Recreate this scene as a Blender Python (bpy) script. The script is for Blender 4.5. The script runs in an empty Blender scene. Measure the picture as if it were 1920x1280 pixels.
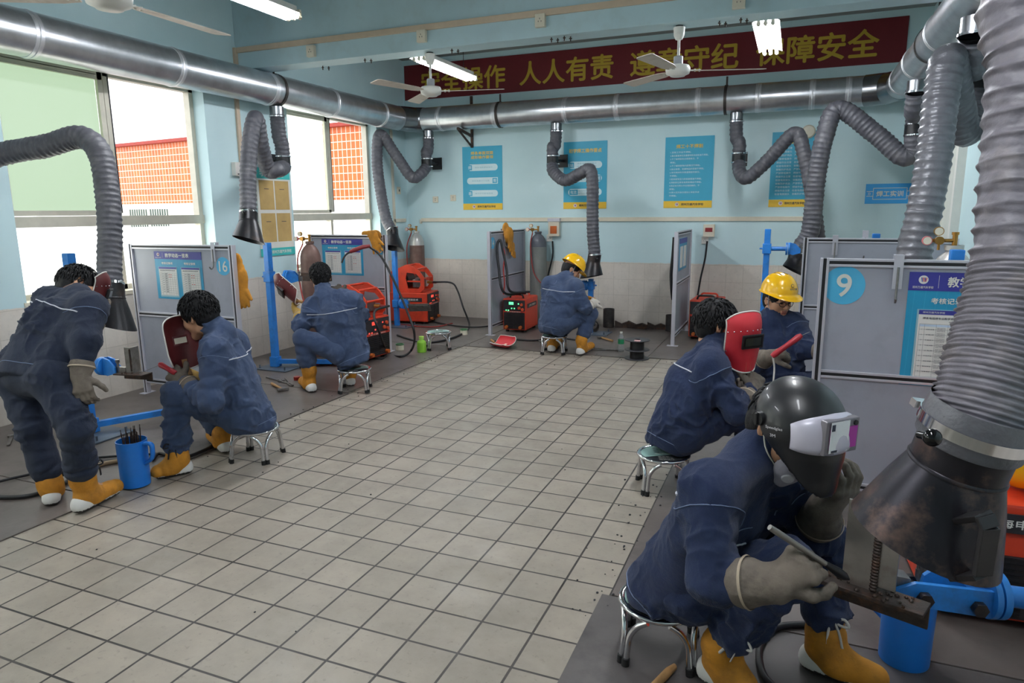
import bpy, bmesh, math, random
import numpy as np
from mathutils import Vector, Matrix
import openvdb as vdb

random.seed(7)
S = bpy.context.scene
COL = S.collection

# ------------------------------------------------------------------ camera
CAM_H, FPX = 1.5, 1280.0
YAW, PITCH, ROLL = .3898, .1890, -.0083


def _basis():
    cy, sy, cp, sp = math.cos(YAW), math.sin(YAW), math.cos(PITCH), math.sin(PITCH)
    f = Vector((-sy * cp, cy * cp, -sp))
    r = Vector((cy, sy, 0))
    u = r.cross(f)
    c, s = math.cos(ROLL), math.sin(ROLL)
    return r * c + u * s, u * c - r * s, f


CR, CU, CF = _basis()
CO = Vector((0, 0, CAM_H))
cam = bpy.data.cameras.new('camera')
cam.sensor_width = 36
cam.lens = 24
cam.clip_start = .05
cam_o = bpy.data.objects.new('camera', cam)
COL.objects.link(cam_o)
cam_o.matrix_world = Matrix((
    (CR.x, CU.x, -CF.x, 0), (CR.y, CU.y, -CF.y, 0), (CR.z, CU.z, -CF.z, CAM_H), (0, 0, 0, 1)))
S.camera = cam_o

# ------------------------------------------------------------------ view, sky
S.view_settings.view_transform = 'Standard'
S.view_settings.look = 'None'
S.view_settings.exposure = 1.5
S.view_settings.gamma = 1
S.view_settings.use_curve_mapping = False
world = bpy.data.worlds.new('overcast_sky')
S.world = world
world.use_nodes = True
world.node_tree.nodes['Background'].inputs[0].default_value = (.93, .97, 1, 1)
world.node_tree.nodes['Background'].inputs[1].default_value = .95
S.cycles.max_bounces = 8
S.cycles.sample_clamp_indirect = 6

TUBE_POWER = 30.0       # emission strength of the fluorescent tubes
GLASS_POWER = 1.0       # how bright the daylit frosted panes are


# ------------------------------------------------------------------ picture rays
def W(px, py, X=None, Y=None, Z=None, D=None):
    """the point of the room seen at a pixel of the 1920x1280 frame, on a wall / floor plane or at a depth"""
    d = CF + CR * ((px - 960) / FPX) + CU * ((640 - py) / FPX)
    if D is not None:
        t = D
    elif X is not None:
        t = (X - CO.x) / d.x
    elif Y is not None:
        t = (Y - CO.y) / d.y
    else:
        t = (Z - CO.z) / d.z
    return CO + d * t


def V(*a):
    return Vector(a[0]) if len(a) == 1 else Vector(a)


def frame(o, x, y):
    """matrix with axes x, y and x cross y at o"""
    x = V(x).normalized()
    y = V(y)
    z = x.cross(y).normalized()
    y = z.cross(x)
    return Matrix(((x.x, y.x, z.x, o[0]), (x.y, y.y, z.y, o[1]), (x.z, y.z, z.z, o[2]), (0, 0, 0, 1)))


def along(o, z, x=(1, 0, 0)):
    """matrix whose z axis points along z"""
    z = V(z).normalized()
    x = V(x)
    if abs(z.dot(x.normalized())) > .98:
        x = V(0, 1, 0)
    y = z.cross(x).normalized()
    x = y.cross(z)
    return Matrix(((x.x, y.x, z.x, o[0]), (x.y, y.y, z.y, o[1]), (x.z, y.z, z.z, o[2]), (0, 0, 0, 1)))


def at(x, y, z=0, rz=0):
    return Matrix.Translation((x, y, z)) @ Matrix.Rotation(rz, 4, 'Z')


# ------------------------------------------------------------------ materials
def srgb(r, g, b):
    f = lambda c: (c / 255 / 12.92) if c <= 10 else ((c / 255 + .055) / 1.055) ** 2.4
    return (f(r), f(g), f(b), 1)


class NT:
    def __init__(s, name):
        s.m = bpy.data.materials.new(name)
        s.m.use_nodes = True
        s.t = s.m.node_tree
        s.b = s.t.nodes['Principled BSDF']
        s.tc = s.t.nodes.new('ShaderNodeTexCoord')

    def n(s, kind, **kw):
        o = s.t.nodes.new('ShaderNode' + kind)
        for k, v in kw.items():
            if k.startswith('i_'):
                o.inputs[int(k[2:]) if k[2:].isdigit() else k[2:].replace('_', ' ')].default_value = v
            else:
                setattr(o, k, v)
        return o

    def l(s, a, b):
        s.t.links.new(a, b)

    def noise(s, scale, detail=4, rough=.6, vec=None, stretch=None):
        n = s.n('TexNoise')
        n.inputs['Scale'].default_value = scale
        n.inputs['Detail'].default_value = detail
        n.inputs['Roughness'].default_value = rough
        src = vec or s.tc.outputs['Object']
        if stretch:
            mp = s.n('Mapping')
            mp.inputs['Scale'].default_value = stretch
            s.l(src, mp.inputs[0])
            src = mp.outputs[0]
        s.l(src, n.inputs['Vector'])
        return n.outputs['Fac']

    def ramp(s, fac, stops):
        r = s.n('ValToRGB')
        e = r.color_ramp.elements
        while len(e) < len(stops):
            e.new(.5)
        for i, (p, c) in enumerate(stops):
            e[i].position = p
            e[i].color = c if len(c) == 4 else (*c, 1)
        s.l(fac, r.inputs[0])
        return r.outputs[0]

    def mix(s, fac, a, b, mode='MIX'):
        m = s.n('Mix', data_type='RGBA', blend_type=mode)
        for sock, v in ((0, fac), (6, a), (7, b)):
            if hasattr(v, 'is_linked') or hasattr(v, 'links'):
                s.l(v, m.inputs[sock])
            else:
                m.inputs[sock].default_value = v
        return m.outputs[2]

    def bump(s, h, strength, dist=.01):
        b = s.n('Bump')
        b.inputs['Strength'].default_value = strength
        b.inputs['Distance'].default_value = dist
        s.l(h, b.inputs['Height'])
        s.l(b.outputs[0], s.b.inputs['Normal'])


MATS = {}


def pm(name, col, rough=.5, metal=0., var=.12, vs=9., bump=0., bs=60., dirt=None, da=.5, ds=5., spec=None, coat=0., stretch=None):
    """plain procedural material: colour varied by noise, optional dirt patches and fine bump"""
    if name in MATS:
        return MATS[name]
    t = NT(name)
    c = srgb(*col)
    lo = tuple(x * (1 - var) for x in c[:3])
    hi = tuple(min(1, x * (1 + var)) for x in c[:3])
    out = t.ramp(t.noise(vs, stretch=stretch), [(.3, lo), (.7, hi)])
    if dirt:
        f = t.ramp(t.noise(ds, 6, .65), [(.5, (0, 0, 0)), (.72, (da, da, da))])
        out = t.mix(f, out, srgb(*dirt))
    t.l(out, t.b.inputs['Base Color'])
    t.b.inputs['Roughness'].default_value = rough
    t.b.inputs['Metallic'].default_value = metal
    if spec is not None:
        t.b.inputs['Specular IOR Level'].default_value = spec
    if coat:
        t.b.inputs['Coat Weight'].default_value = coat
    if bump:
        t.bump(t.noise(bs, 3), bump, .004)
    MATS[name] = t.m
    return t.m


def emat(name, col, strength):
    if name in MATS:
        return MATS[name]
    t = NT(name)
    t.b.inputs['Base Color'].default_value = (.1, .1, .1, 1)
    t.b.inputs['Emission Color'].default_value = srgb(*col)
    t.b.inputs['Emission Strength'].default_value = strength
    MATS[name] = t.m
    return t.m


def tiles_mat(name, w, h, off, plane, tile_a, tile_b, joint, msize, rough, blotch, bump=.4):
    """square ceramic tiles laid on a plane, worn and blotched"""
    t = NT(name)
    geo = t.n('NewGeometry')
    sep = t.n('SeparateXYZ')
    t.l(geo.outputs['Position'], sep.inputs[0])
    cmb = t.n('CombineXYZ')
    for k, ax in enumerate(plane):
        a = t.n('Math', operation='SUBTRACT')
        t.l(sep.outputs[ax], a.inputs[0])
        a.inputs[1].default_value = off[k]
        t.l(a.outputs[0], cmb.inputs[k])
    br = t.n('TexBrick', offset=0.0, squash=1.0)
    for k, v in (('Color1', srgb(*tile_a)), ('Color2', srgb(*tile_b)), ('Mortar', srgb(*joint)), ('Scale', 1.0), ('Mortar Size', msize),
                 ('Mortar Smooth', .2), ('Brick Width', w), ('Row Height', h), ('Bias', 0.0)):
        br.inputs[k].default_value = v
    t.l(cmb.outputs[0], br.inputs['Vector'])
    pos = geo.outputs['Position']
    f = t.ramp(t.noise(1.7, 8, .7, pos), [(.42, (0, 0, 0)), (.75, (blotch, blotch, blotch))])
    c = t.mix(f, br.outputs['Color'], srgb(*[x * .55 for x in tile_a]))
    f2 = t.ramp(t.noise(38, 5, .7, pos), [(.58, (0, 0, 0)), (.7, (blotch * .7,) * 3)])
    c = t.mix(f2, c, srgb(*[x * .5 for x in tile_a]))
    t.l(c, t.b.inputs['Base Color'])
    rr = t.ramp(t.noise(6, 5, .6, pos), [(.35, (rough - .1,) * 3), (.7, (rough + .15,) * 3)])
    t.l(rr, t.b.inputs['Roughness'])
    inv = t.n('Math', operation='SUBTRACT', i_0=1.0)
    t.l(br.outputs['Fac'], inv.inputs[1])
    nz = t.n('Math', operation='MULTIPLY_ADD', i_1=.25)
    t.l(t.noise(110, 3, .6, pos), nz.inputs[0])
    t.l(inv.outputs[0], nz.inputs[2])
    t.bump(nz.outputs[0], bump, .003)
    return t, sep, c, br


def wall_mat(name, plane_axis):
    """pale blue paint above a white tiled dado, flaking near the seam"""
    t, sep, tilec, br = tiles_mat(name, .2, .205, (.05, .0), (plane_axis, 2), (228, 220, 209), (223, 215, 204), (206, 198, 186), .003, .35, .35, .2)
    pos = [n for n in t.t.nodes if n.bl_idname == 'ShaderNodeNewGeometry'][0].outputs['Position']
    paint = t.ramp(t.noise(1.3, 6, .6, pos), [(.3, srgb(196, 224, 228)), (.7, srgb(208, 232, 235))])
    fl = t.ramp(t.noise(7, 8, .72, pos), [(.69, (0, 0, 0)), (.72, (.8, .8, .8))])
    paint = t.mix(fl, paint, srgb(200, 208, 200))
    wob = t.n('Math', operation='MULTIPLY_ADD', i_1=.03, i_2=-.015)
    t.l(t.noise(9, 4, .7, pos), wob.inputs[0])
    zz = t.n('Math', operation='ADD')
    t.l(sep.outputs[2], zz.inputs[0])
    t.l(wob.outputs[0], zz.inputs[1])
    up = t.n('Math', operation='GREATER_THAN', i_1=.835)
    t.l(zz.outputs[0], up.inputs[0])
    # grime that has climbed from the floor
    g = t.n('MapRange')
    g.inputs['From Min'].default_value = .0
    g.inputs['From Max'].default_value = .45
    g.inputs['To Min'].default_value = .45
    g.inputs['To Max'].default_value = 0
    t.l(sep.outputs[2], g.inputs[0])
    gm = t.n('Math', operation='MULTIPLY')
    t.l(g.outputs[0], gm.inputs[0])
    t.l(t.noise(5, 6, .7, pos), gm.inputs[1])
    low = t.mix(gm.outputs[0], tilec, srgb(120, 105, 90))
    c = t.mix(up.outputs[0], low, paint)
    t.l(c, t.b.inputs['Base Color'])
    for lk in list(t.b.inputs['Roughness'].links):
        t.t.links.remove(lk)
    t.b.inputs['Roughness'].default_value = .45
    MATS[name] = t.m
    return t.m


def denim(name, col, wear):
    if name in MATS:
        return MATS[name]
    t = NT(name)
    c = srgb(*col)
    base = t.ramp(t.noise(4, 6, .65), [(.3, tuple(x * .8 for x in c[:3])), (.75, tuple(x * 1.2 for x in c[:3]))])
    f = t.ramp(t.noise(11, 8, .75), [(.52, (0, 0, 0)), (.8, (.5, .5, .5))])
    base = t.mix(f, base, srgb(*wear))
    tw = t.n('TexWave', wave_type='BANDS', bands_direction='DIAGONAL')
    tw.inputs['Scale'].default_value = 160
    tw.inputs['Distortion'].default_value = 1.5
    t.l(t.tc.outputs['Object'], tw.inputs[0])
    base = t.mix(.12, base, tw.outputs['Color'], 'SOFT_LIGHT')
    t.l(base, t.b.inputs['Base Color'])
    t.b.inputs['Roughness'].default_value = .88
    t.b.inputs['Specular IOR Level'].default_value = .2
    t.b.inputs['Sheen Weight'].default_value = .12
    h = t.n('Math', operation='MULTIPLY_ADD', i_1=.12)
    t.l(tw.outputs['Fac'], h.inputs[0])
    wr = t.noise(16, 5, .62)
    t.l(wr, h.inputs[2])
    t.bump(h.outputs[0], .8, .014)
    MATS[name] = t.m
    return t.m


# ------------------------------------------------------------------ meshes
class MB:
    """collects shapes (in world metres, or through the matrix M) into ONE mesh"""

    def __init__(s, M=None):
        s.v, s.f, s.mi, s.sm = [], [], [], []
        s.M = M or Matrix.Identity(4)

    def add(s, vs, fs, mi=0, smooth=False, M=None):
        T = s.M @ M if M is not None else s.M
        o = len(s.v)
        s.v += [tuple(T @ Vector(v)) for v in vs]
        flip = T.determinant() < 0
        for f in fs:
            f = [o + i for i in f]
            s.f.append(f[::-1] if flip else f)
        s.mi += [mi] * len(fs)
        s.sm += [smooth] * len(fs)
        return s

    def raw(s, v, f, mi=0, smooth=True):
        o = len(s.v)
        s.v += [tuple(x) for x in v]
        s.f += [[o + int(i) for i in q] for q in f]
        s.mi += [mi] * len(f)
        s.sm += [smooth] * len(f)
        return s

    def box(s, c, d, M=None, mi=0, bev=0.):
        c, d = V(c), V(d) / 2
        if bev:
            bm = bmesh.new()
            bmesh.ops.create_cube(bm, size=2)
            for v in bm.verts:
                v.co = Vector((v.co.x * d.x, v.co.y * d.y, v.co.z * d.z)) + c
            bmesh.ops.bevel(bm, geom=bm.edges[:], offset=min(bev, min(d) * .95), segments=2, affect='EDGES', profile=.6)
            bm.verts.ensure_lookup_table()
            s.add([v.co.copy() for v in bm.verts], [[v.index for v in f.verts] for f in bm.faces], mi, False, M)
            bm.free()
            return s
        vs = [c + V(x * d.x, y * d.y, z * d.z) for x in (-1, 1) for y in (-1, 1) for z in (-1, 1)]
        return s.add(vs, [(0, 1, 3, 2), (4, 6, 7, 5), (0, 4, 5, 1), (2, 3, 7, 6), (0, 2, 6, 4), (1, 5, 7, 3)], mi, False, M)

    def beam(s, a, b, w, h, up=(0, 0, 1), mi=0, bev=0.):
        """bar of section w x h from a to b"""
        a, b = V(a), V(b)
        M = along((a + b) / 2, b - a, V(up).cross(b - a) if abs(V(up).normalized().dot((b - a).normalized())) < .98 else (1, 0, 0))
        return s.box((0, 0, 0), (w, h, (b - a).length), M, mi, bev)

    def lathe(s, prof, M=None, n=24, mi=0, smooth=True, split=True, arc=None):
        """profile of (r, z) turned about z; split keeps its corners crisp"""
        segs = [prof[i:i + 2] for i in range(len(prof) - 1)] if split else [prof]
        for pr in segs:
            vs, fs = [], []
            k = n if arc is None else n + 1
            for j in range(k):
                a = 2 * math.pi * j / n if arc is None else arc[0] + (arc[1] - arc[0]) * j / n
                vs += [(r * math.cos(a), r * math.sin(a), z) for r, z in pr]
            m = len(pr)
            for j in range(n):
                for i in range(m - 1):
                    p, q = j * m + i, ((j + 1) % k) * m + i
                    fs.append((p, q, q + 1, p + 1))
            s.add(vs, fs, mi, smooth, M)
        return s

    def cyl(s, a, b, r, r2=None, n=16, mi=0, cap=True):
        a, b = V(a), V(b)
        M = along(a, b - a)
        L = (b - a).length
        r2 = r if r2 is None else r2
        s.lathe([(r, 0), (r2, L)], M, n, mi)
        if cap:
            for rr, z, fl in ((r, 0, 1), (r2, L, 0)):
                if rr > 1e-5:
                    ring = [(rr * math.cos(2 * math.pi * j / n), rr * math.sin(2 * math.pi * j / n), z) for j in range(n)]
                    s.add(ring, [list(range(n))[::-1] if fl else list(range(n))], mi, False, M)
        return s

    def disc(s, c, nrm, r, n=24, mi=0, x=(1, 0, 0)):
        M = along(c, nrm, x)
        return s.add([(r * math.cos(2 * math.pi * j / n), r * math.sin(2 * math.pi * j / n), 0) for j in range(n)], [list(range(n))], mi, False, M)

    def tube(s, pts, r, n=8, mi=0, cap=True, smooth=True, flat=None):
        """sweep along a polyline; r a number or one per point; flat = (scale) squashes the section"""
        pts = [V(p) for p in pts]
        m = len(pts)
        rs = r if hasattr(r, '__len__') else [r] * m
        tang = [(pts[min(i + 1, m - 1)] - pts[max(i - 1, 0)]).normalized() for i in range(m)]
        u = tang[0].cross(V(0, 0, 1))
        if u.length < 1e-3:
            u = tang[0].cross(V(1, 0, 0))
        u.normalize()
        vs, fs = [], []
        for i in range(m):
            u = (u - tang[i] * u.dot(tang[i])).normalized()
            w = tang[i].cross(u)
            for j in range(n):
                a = 2 * math.pi * j / n
                vs.append(pts[i] + (u * math.cos(a) * (flat or 1) + w * math.sin(a)) * rs[i])
        for i in range(m - 1):
            for j in range(n):
                k = (j + 1) % n
                fs.append((i * n + j, i * n + k, (i + 1) * n + k, (i + 1) * n + j))
        s.add(vs, fs, mi, smooth)
        if cap:
            s.add(vs[:n], [list(range(n))[::-1]], mi, False)
            s.add(vs[-n:], [list(range(n))], mi, False)
        return s

    def prism(s, poly, depth, M=None, mi=0, z0=0.):
        """flat outline (x, y) given a thickness along z"""
        n = len(poly)
        area = sum(poly[i][0] * poly[(i + 1) % n][1] - poly[(i + 1) % n][0] * poly[i][1] for i in range(n))
        if area < 0:
            poly = poly[::-1]
        vs = [(x, y, z0) for x, y in poly] + [(x, y, z0 + depth) for x, y in poly]
        s.add(vs, [list(range(n))[::-1], list(range(n, 2 * n))] + [(i, (i + 1) % n, n + (i + 1) % n, n + i) for i in range(n)], mi, False, M)
        return s

    def plate(s, w, h, d, M, mi=0, z0=0., x=0., y=0.):
        return s.box((x, y, z0 + d / 2), (w, h, d), M, mi)

    def sphere(s, c, r, n=16, mi=0, sc=(1, 1, 1), M=None):
        pr = [(math.sin(math.pi * i / (n // 2)), -math.cos(math.pi * i / (n // 2))) for i in range(n // 2 + 1)]
        pr[0], pr[-1] = (1e-4, -1), (1e-4, 1)
        T = Matrix.Translation(c) @ Matrix.Diagonal((r * sc[0], r * sc[1], r * sc[2], 1))
        return s.lathe(pr, (M @ T) if M is not None else T, n, mi, True, False)

    def text(s, body, M, h, w=None, mi=0, bold=0., depth=.0008, align='C', vmid=True, gap=1.):
        """lettering h tall (squeezed to w when given), standing on the plane of M"""
        c = bpy.data.curves.new('lettering', 'FONT')
        c.body = body
        c.size = 1
        c.space_character = gap
        o = bpy.data.objects.new('lettering', c)
        COL.objects.link(o)
        dg = bpy.context.evaluated_depsgraph_get()
        dg.update()
        me = bpy.data.meshes.new_from_object(o.evaluated_get(dg))
        a = np.array([v.co[:] for v in me.vertices])
        fs = [tuple(p.vertices) for p in me.polygons]
        bpy.data.objects.remove(o)
        bpy.data.curves.remove(c)
        bpy.data.meshes.remove(me)
        if not len(a):
            return s
        lo, hi = a.min(0), a.max(0)
        ky = h / max(hi[1] - lo[1], 1e-6)
        kx = w / (hi[0] - lo[0]) if w else ky
        a[:, 0] = (a[:, 0] - {'C': (lo[0] + hi[0]) / 2, 'L': lo[0], 'R': hi[0]}[align]) * kx
        a[:, 1] = (a[:, 1] - ((lo[1] + hi[1]) / 2 if vmid else lo[1])) * ky
        a[:, 2] = depth
        if fs:
            p = a[list(fs[0])]
            nz = np.cross(p[1] - p[0], p[2] - p[0])[2]
            if nz < 0:
                fs = [f[::-1] for f in fs]
        e = bold * ky
        for k, (dx, dy) in enumerate(((0, 0), (e, 0), (-e, 0), (0, e), (0, -e)) if bold > .004 else ((0, 0),)):
            s.add((a + np.array([dx, dy, k * .00004])).tolist(), fs, mi, False, M)
        return s

    def build(s, name, mats, parent=None, loc=None):
        me = bpy.data.meshes.new(name)
        a = np.array(s.v, dtype=float)
        if parent is not None:
            org = ORG[parent]
        elif loc is not None:
            org = V(loc)
        else:
            lo, hi = a.min(0), a.max(0)
            org = V((lo[0] + hi[0]) / 2, (lo[1] + hi[1]) / 2, lo[2])
        me.from_pydata((a - np.array(org[:])).tolist(), [], s.f)
        if not isinstance(mats, (list, tuple)):
            mats = [mats]
        for m in mats:
            me.materials.append(m)
        me.polygons.foreach_set('material_index', s.mi)
        me.polygons.foreach_set('use_smooth', s.sm)
        me.update()
        o = bpy.data.objects.new(name, me)
        COL.objects.link(o)
        if parent is not None:
            o.parent = parent
        else:
            o.location = org
        ORG[o] = org
        return o


ORG = {}


def tag(o, label, cat, group=None):
    o['label'] = label
    o['category'] = cat
    if group:
        o['group'] = group
    return o


def thing(name, label, cat, loc, group=None):
    o = bpy.data.objects.new(name, None)
    o.empty_display_size = .1
    COL.objects.link(o)
    o.location = loc
    ORG[o] = V(loc)
    return tag(o, label, cat, group)


def structure(o):
    o['kind'] = 'structure'
    return o


def smooth_path(pts, sub=8):
    """Catmull-Rom through the points"""
    pts = [V(p) for p in pts]
    P = [pts[0] * 2 - pts[1]] + pts + [pts[-1] * 2 - pts[-2]]
    out = []
    for i in range(1, len(P) - 2):
        a, b, c, d = P[i - 1], P[i], P[i + 1], P[i + 2]
        for k in range(sub):
            t = k / sub
            out.append(.5 * ((2 * b) + (c - a) * t + (2 * a - 5 * b + 4 * c - d) * t * t + (3 * b - a - 3 * c + d) * t ** 3))
    out.append(pts[-1])
    return out


def resample(pts, step):
    pts = [V(p) for p in pts]
    out, carry = [pts[0]], 0.
    for a, b in zip(pts, pts[1:]):
        L = (b - a).length
        t = step - carry
        while t <= L:
            out.append(a + (b - a) * (t / L))
            t += step
        carry = L - (t - step)
    if (out[-1] - pts[-1]).length > step * .3:
        out.append(pts[-1])
    return out


def fillet(pts, r, sub=6):
    """polyline with rounded corners of radius about r"""
    pts = [V(p) for p in pts]
    out = [pts[0]]
    for a, b, c in zip(pts, pts[1:], pts[2:]):
        u, w = (a - b), (c - b)
        k = min(r, u.length * .49, w.length * .49)
        p, q = b + u.normalized() * k, b + w.normalized() * k
        for i in range(sub + 1):
            t = i / sub
            out.append(p * (1 - t) ** 2 + b * 2 * t * (1 - t) + q * t * t)
    out.append(pts[-1])
    return out


# ------------------------------------------------------------------ smooth solids (one continuous skin from many blended limbs)
def _hash(i, j, k):
    n = (i * 374761393 + j * 668265263 + k * 2147483647) & 0xffffffff
    n = ((n ^ (n >> 13)) * 1274126177) & 0xffffffff
    return ((n ^ (n >> 16)) & 0xffff) / 32767.5 - 1


def vnoise(p):
    """value noise of an (..., 3) array, -1..1"""
    f = np.floor(p).astype(np.int64)
    t = p - f
    t = t * t * (3 - 2 * t)
    out = 0
    for a in (0, 1):
        for b in (0, 1):
            for c in (0, 1):
                w = (t[..., 0] if a else 1 - t[..., 0]) * (t[..., 1] if b else 1 - t[..., 1]) * (t[..., 2] if c else 1 - t[..., 2])
                out = out + w * _hash(f[..., 0] + a, f[..., 1] + b, f[..., 2] + c)
    return out


class Field:
    def __init__(s, h):
        s.h = h
        s.ops = []

    def _put(s, op, fn, lo, hi, k):
        s.ops.append((op, fn, np.array(lo), np.array(hi), k))
        return s

    def cap(s, a, b, ra, rb=None, k=.02, op='u', flat=None, fold=None):
        """tapered limb from a to b; flat = (axis, factor) thins it along an axis; fold = (height, spacing) rings of creases"""
        a, b = np.array(a[:], float), np.array(b[:], float)
        rb = ra if rb is None else rb
        ba = b - a
        L2 = max(ba @ ba, 1e-9)
        L = math.sqrt(L2)
        ax = None
        if flat:
            ax = np.array(V(flat[0]).normalized()[:])

        def fn(P):
            q = P - a
            if ax is not None:
                c = q @ ax
                q = q + (c * (1 / flat[1] - 1))[..., None] * ax
            t = np.clip((q @ ba) / L2, 0, 1)
            r = ra + (rb - ra) * t
            if fold:
                ph = 2 * math.pi * t * L / fold[1] + 2.6 * vnoise(P * 11 + a * 7)
                env = np.clip(.25 + vnoise(P * 7 + b * 5), 0, 1)
                r = r + fold[0] * (np.abs(np.sin(ph * .5)) * 2 - 1) * env
            d = np.sqrt(((q - t[..., None] * ba) ** 2).sum(-1)) - r
            return d * (flat[1] if flat and flat[1] < 1 else 1)
        R = max(ra, rb) * max(1, flat[1] if flat else 1) + (fold[0] if fold else 0)
        return s._put(op, fn, np.minimum(a, b) - R, np.maximum(a, b) + R, k)

    def ell(s, c, r, M=None, k=.02, op='u'):
        """ellipsoid; M (4x4) gives its axes"""
        T = M or Matrix.Identity(4)
        c = np.array((T @ V(c))[:])
        R = np.array(T.to_3x3().normalized())
        sc = T.to_3x3().col[0].length
        r = np.array(r, float) * sc

        def fn(P):
            q = (P - c) @ R
            k0 = np.sqrt(((q / r) ** 2).sum(-1))
            k1 = np.sqrt(((q / r ** 2) ** 2).sum(-1)) + 1e-9
            return k0 * (k0 - 1) / k1
        m = max(r)
        return s._put(op, fn, c - m, c + m, k)

    def box(s, c, half, M=None, rad=.005, k=.01, op='u'):
        T = M or Matrix.Identity(4)
        c = np.array((T @ V(c))[:])
        R = np.array(T.to_3x3().normalized())
        sc = T.to_3x3().col[0].length
        hf = np.array(half, float) * sc - rad

        def fn(P):
            q = np.abs((P - c) @ R) - hf
            return np.sqrt((np.maximum(q, 0) ** 2).sum(-1)) + np.minimum(q.max(-1), 0) - rad
        m = np.linalg.norm(hf) + rad
        return s._put(op, fn, c - m, c + m, k)

    def half(s, p, n):
        """keep only what lies behind the plane (p, outward n)"""
        p, n = np.array(p[:], float), np.array(V(n).normalized()[:])
        return s._put('i', lambda P: (P - p) @ n, (0, 0, 0), (0, 0, 0), 0)

    def fn(s, op, f, lo=(0, 0, 0), hi=(0, 0, 0), k=0):
        return s._put(op, f, lo, hi, k)

    def mesh(s, lap=1):
        h = s.h
        us = [o for o in s.ops if o[0] == 'u']
        lo = np.min([o[2] - o[4] for o in us], 0) - 4 * h
        hi = np.max([o[3] + o[4] for o in us], 0) + 4 * h
        n = np.ceil((hi - lo) / h).astype(int) + 1
        g = np.full(n, 1., np.float32)

        def pts(sl):
            ax = [lo[i] + h * np.arange(sl[i].start, sl[i].stop) for i in range(3)]
            return np.stack(np.meshgrid(*ax, indexing='ij'), -1)
        full = tuple(slice(0, int(m)) for m in n)
        for op, fn, a, b, k in s.ops:
            if op in 'us':
                pad = k + 4 * h
                i0 = np.clip(np.floor((a - pad - lo) / h).astype(int), 0, n)
                i1 = np.clip(np.ceil((b + pad - lo) / h).astype(int) + 1, 0, n)
                if (i1 <= i0).any():
                    continue
                sl = tuple(slice(int(x), int(y)) for x, y in zip(i0, i1))
            else:
                sl = full
            d2 = fn(pts(sl))
            d1 = g[sl]
            if op == 'u':
                if k > 0:
                    w = np.clip(.5 + .5 * (d2 - d1) / k, 0, 1)
                    g[sl] = d2 * (1 - w) + d1 * w - k * w * (1 - w)
                else:
                    g[sl] = np.minimum(d1, d2)
            elif op == 's':
                if k > 0:
                    d2 = -d2
                    w = np.clip(.5 - .5 * (d2 - d1) / k, 0, 1)
                    g[sl] = d2 * (1 - w) + d1 * w + k * w * (1 - w)
                else:
                    g[sl] = np.maximum(d1, -d2)
            else:
                g[sl] = np.maximum(d1, d2)
        g = np.clip(g, -3 * h, 3 * h)
        grid = vdb.FloatGrid(3 * h)
        grid.copyFromArray(g)
        v, q = grid.convertToQuads(0.0)
        v = v.astype(float)
        q = q.astype(np.int64)
        # openvdb may wind inwards: test against the volume's sign
        p = v[q]
        vol = np.einsum('ij,ij->i', p[:, 0], np.cross(p[:, 1], p[:, 2])).sum() + np.einsum('ij,ij->i', p[:, 0], np.cross(p[:, 2], p[:, 3])).sum()
        if vol < 0:
            q = q[:, ::-1]
        for _ in range(lap):
            acc = np.zeros_like(v)
            cnt = np.zeros(len(v))
            for i in range(4):
                a, b = q[:, i], q[:, (i + 1) % 4]
                np.add.at(acc, a, v[b])
                np.add.at(cnt, a, 1)
            v = v * .5 + acc / np.maximum(cnt, 1)[:, None] * .5
        return v * h + lo, q

    def build(s, name, mats, parent, lap=1, pick=None, crumple=0.):
        """pick(centres) gives the material number of each face; crumple = height of cloth creases"""
        v, q = s.mesh(lap)
        if crumple:
            nn = np.zeros_like(v)
            fnm = np.cross(v[q[:, 2]] - v[q[:, 0]], v[q[:, 3]] - v[q[:, 1]])
            for i in range(4):
                np.add.at(nn, q[:, i], fnm)
            nn /= np.linalg.norm(nn, axis=1)[:, None] + 1e-9
            wp = v + .035 * np.stack([vnoise(v * 9 + k * 17.3) for k in range(3)], -1)
            ridge = (1 - np.abs(vnoise(wp * np.array([13., 13., 17.])))) ** 3
            fine = (1 - np.abs(vnoise(wp * np.array([30., 30., 24.]) + 5.1))) ** 3
            amp = np.clip(.55 + vnoise(v * 5.5 + 3.7), .15, 1.3)
            v = v + nn * (crumple * amp * (1.5 * (ridge - .35) + .6 * (fine - .35)))[:, None]
        mb = MB()
        mb.raw(v, q)
        if pick is not None:
            mb.mi = pick(v[q].mean(1)).astype(int).tolist()
        o = mb.build(name, mats, parent)
        return o, v, q


from mathutils.bvhtree import BVHTree


class Skin:
    """surface to lay seams, ties and tapes on"""

    def __init__(s, v, q):
        s.t = BVHTree.FromPolygons([tuple(x) for x in v], [tuple(int(i) for i in f) for f in q])

    def cast(s, p, d, off=.002):
        h, n, _, _ = s.t.ray_cast(V(p), V(d).normalized(), 1.2)
        return None if h is None else h + n * off

    def near(s, p, off=.002):
        h, n, _, _ = s.t.find_nearest(V(p))
        return h + n * off

    def line(s, pts, d=None, off=.002, step=.012):
        out = []
        for p in resample(smooth_path(pts, 10), step):
            h = s.cast(p - V(d).normalized() * .4, d, off) if d is not None else s.near(p, off)
            if h is not None:
                out.append(h)
        return out


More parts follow.
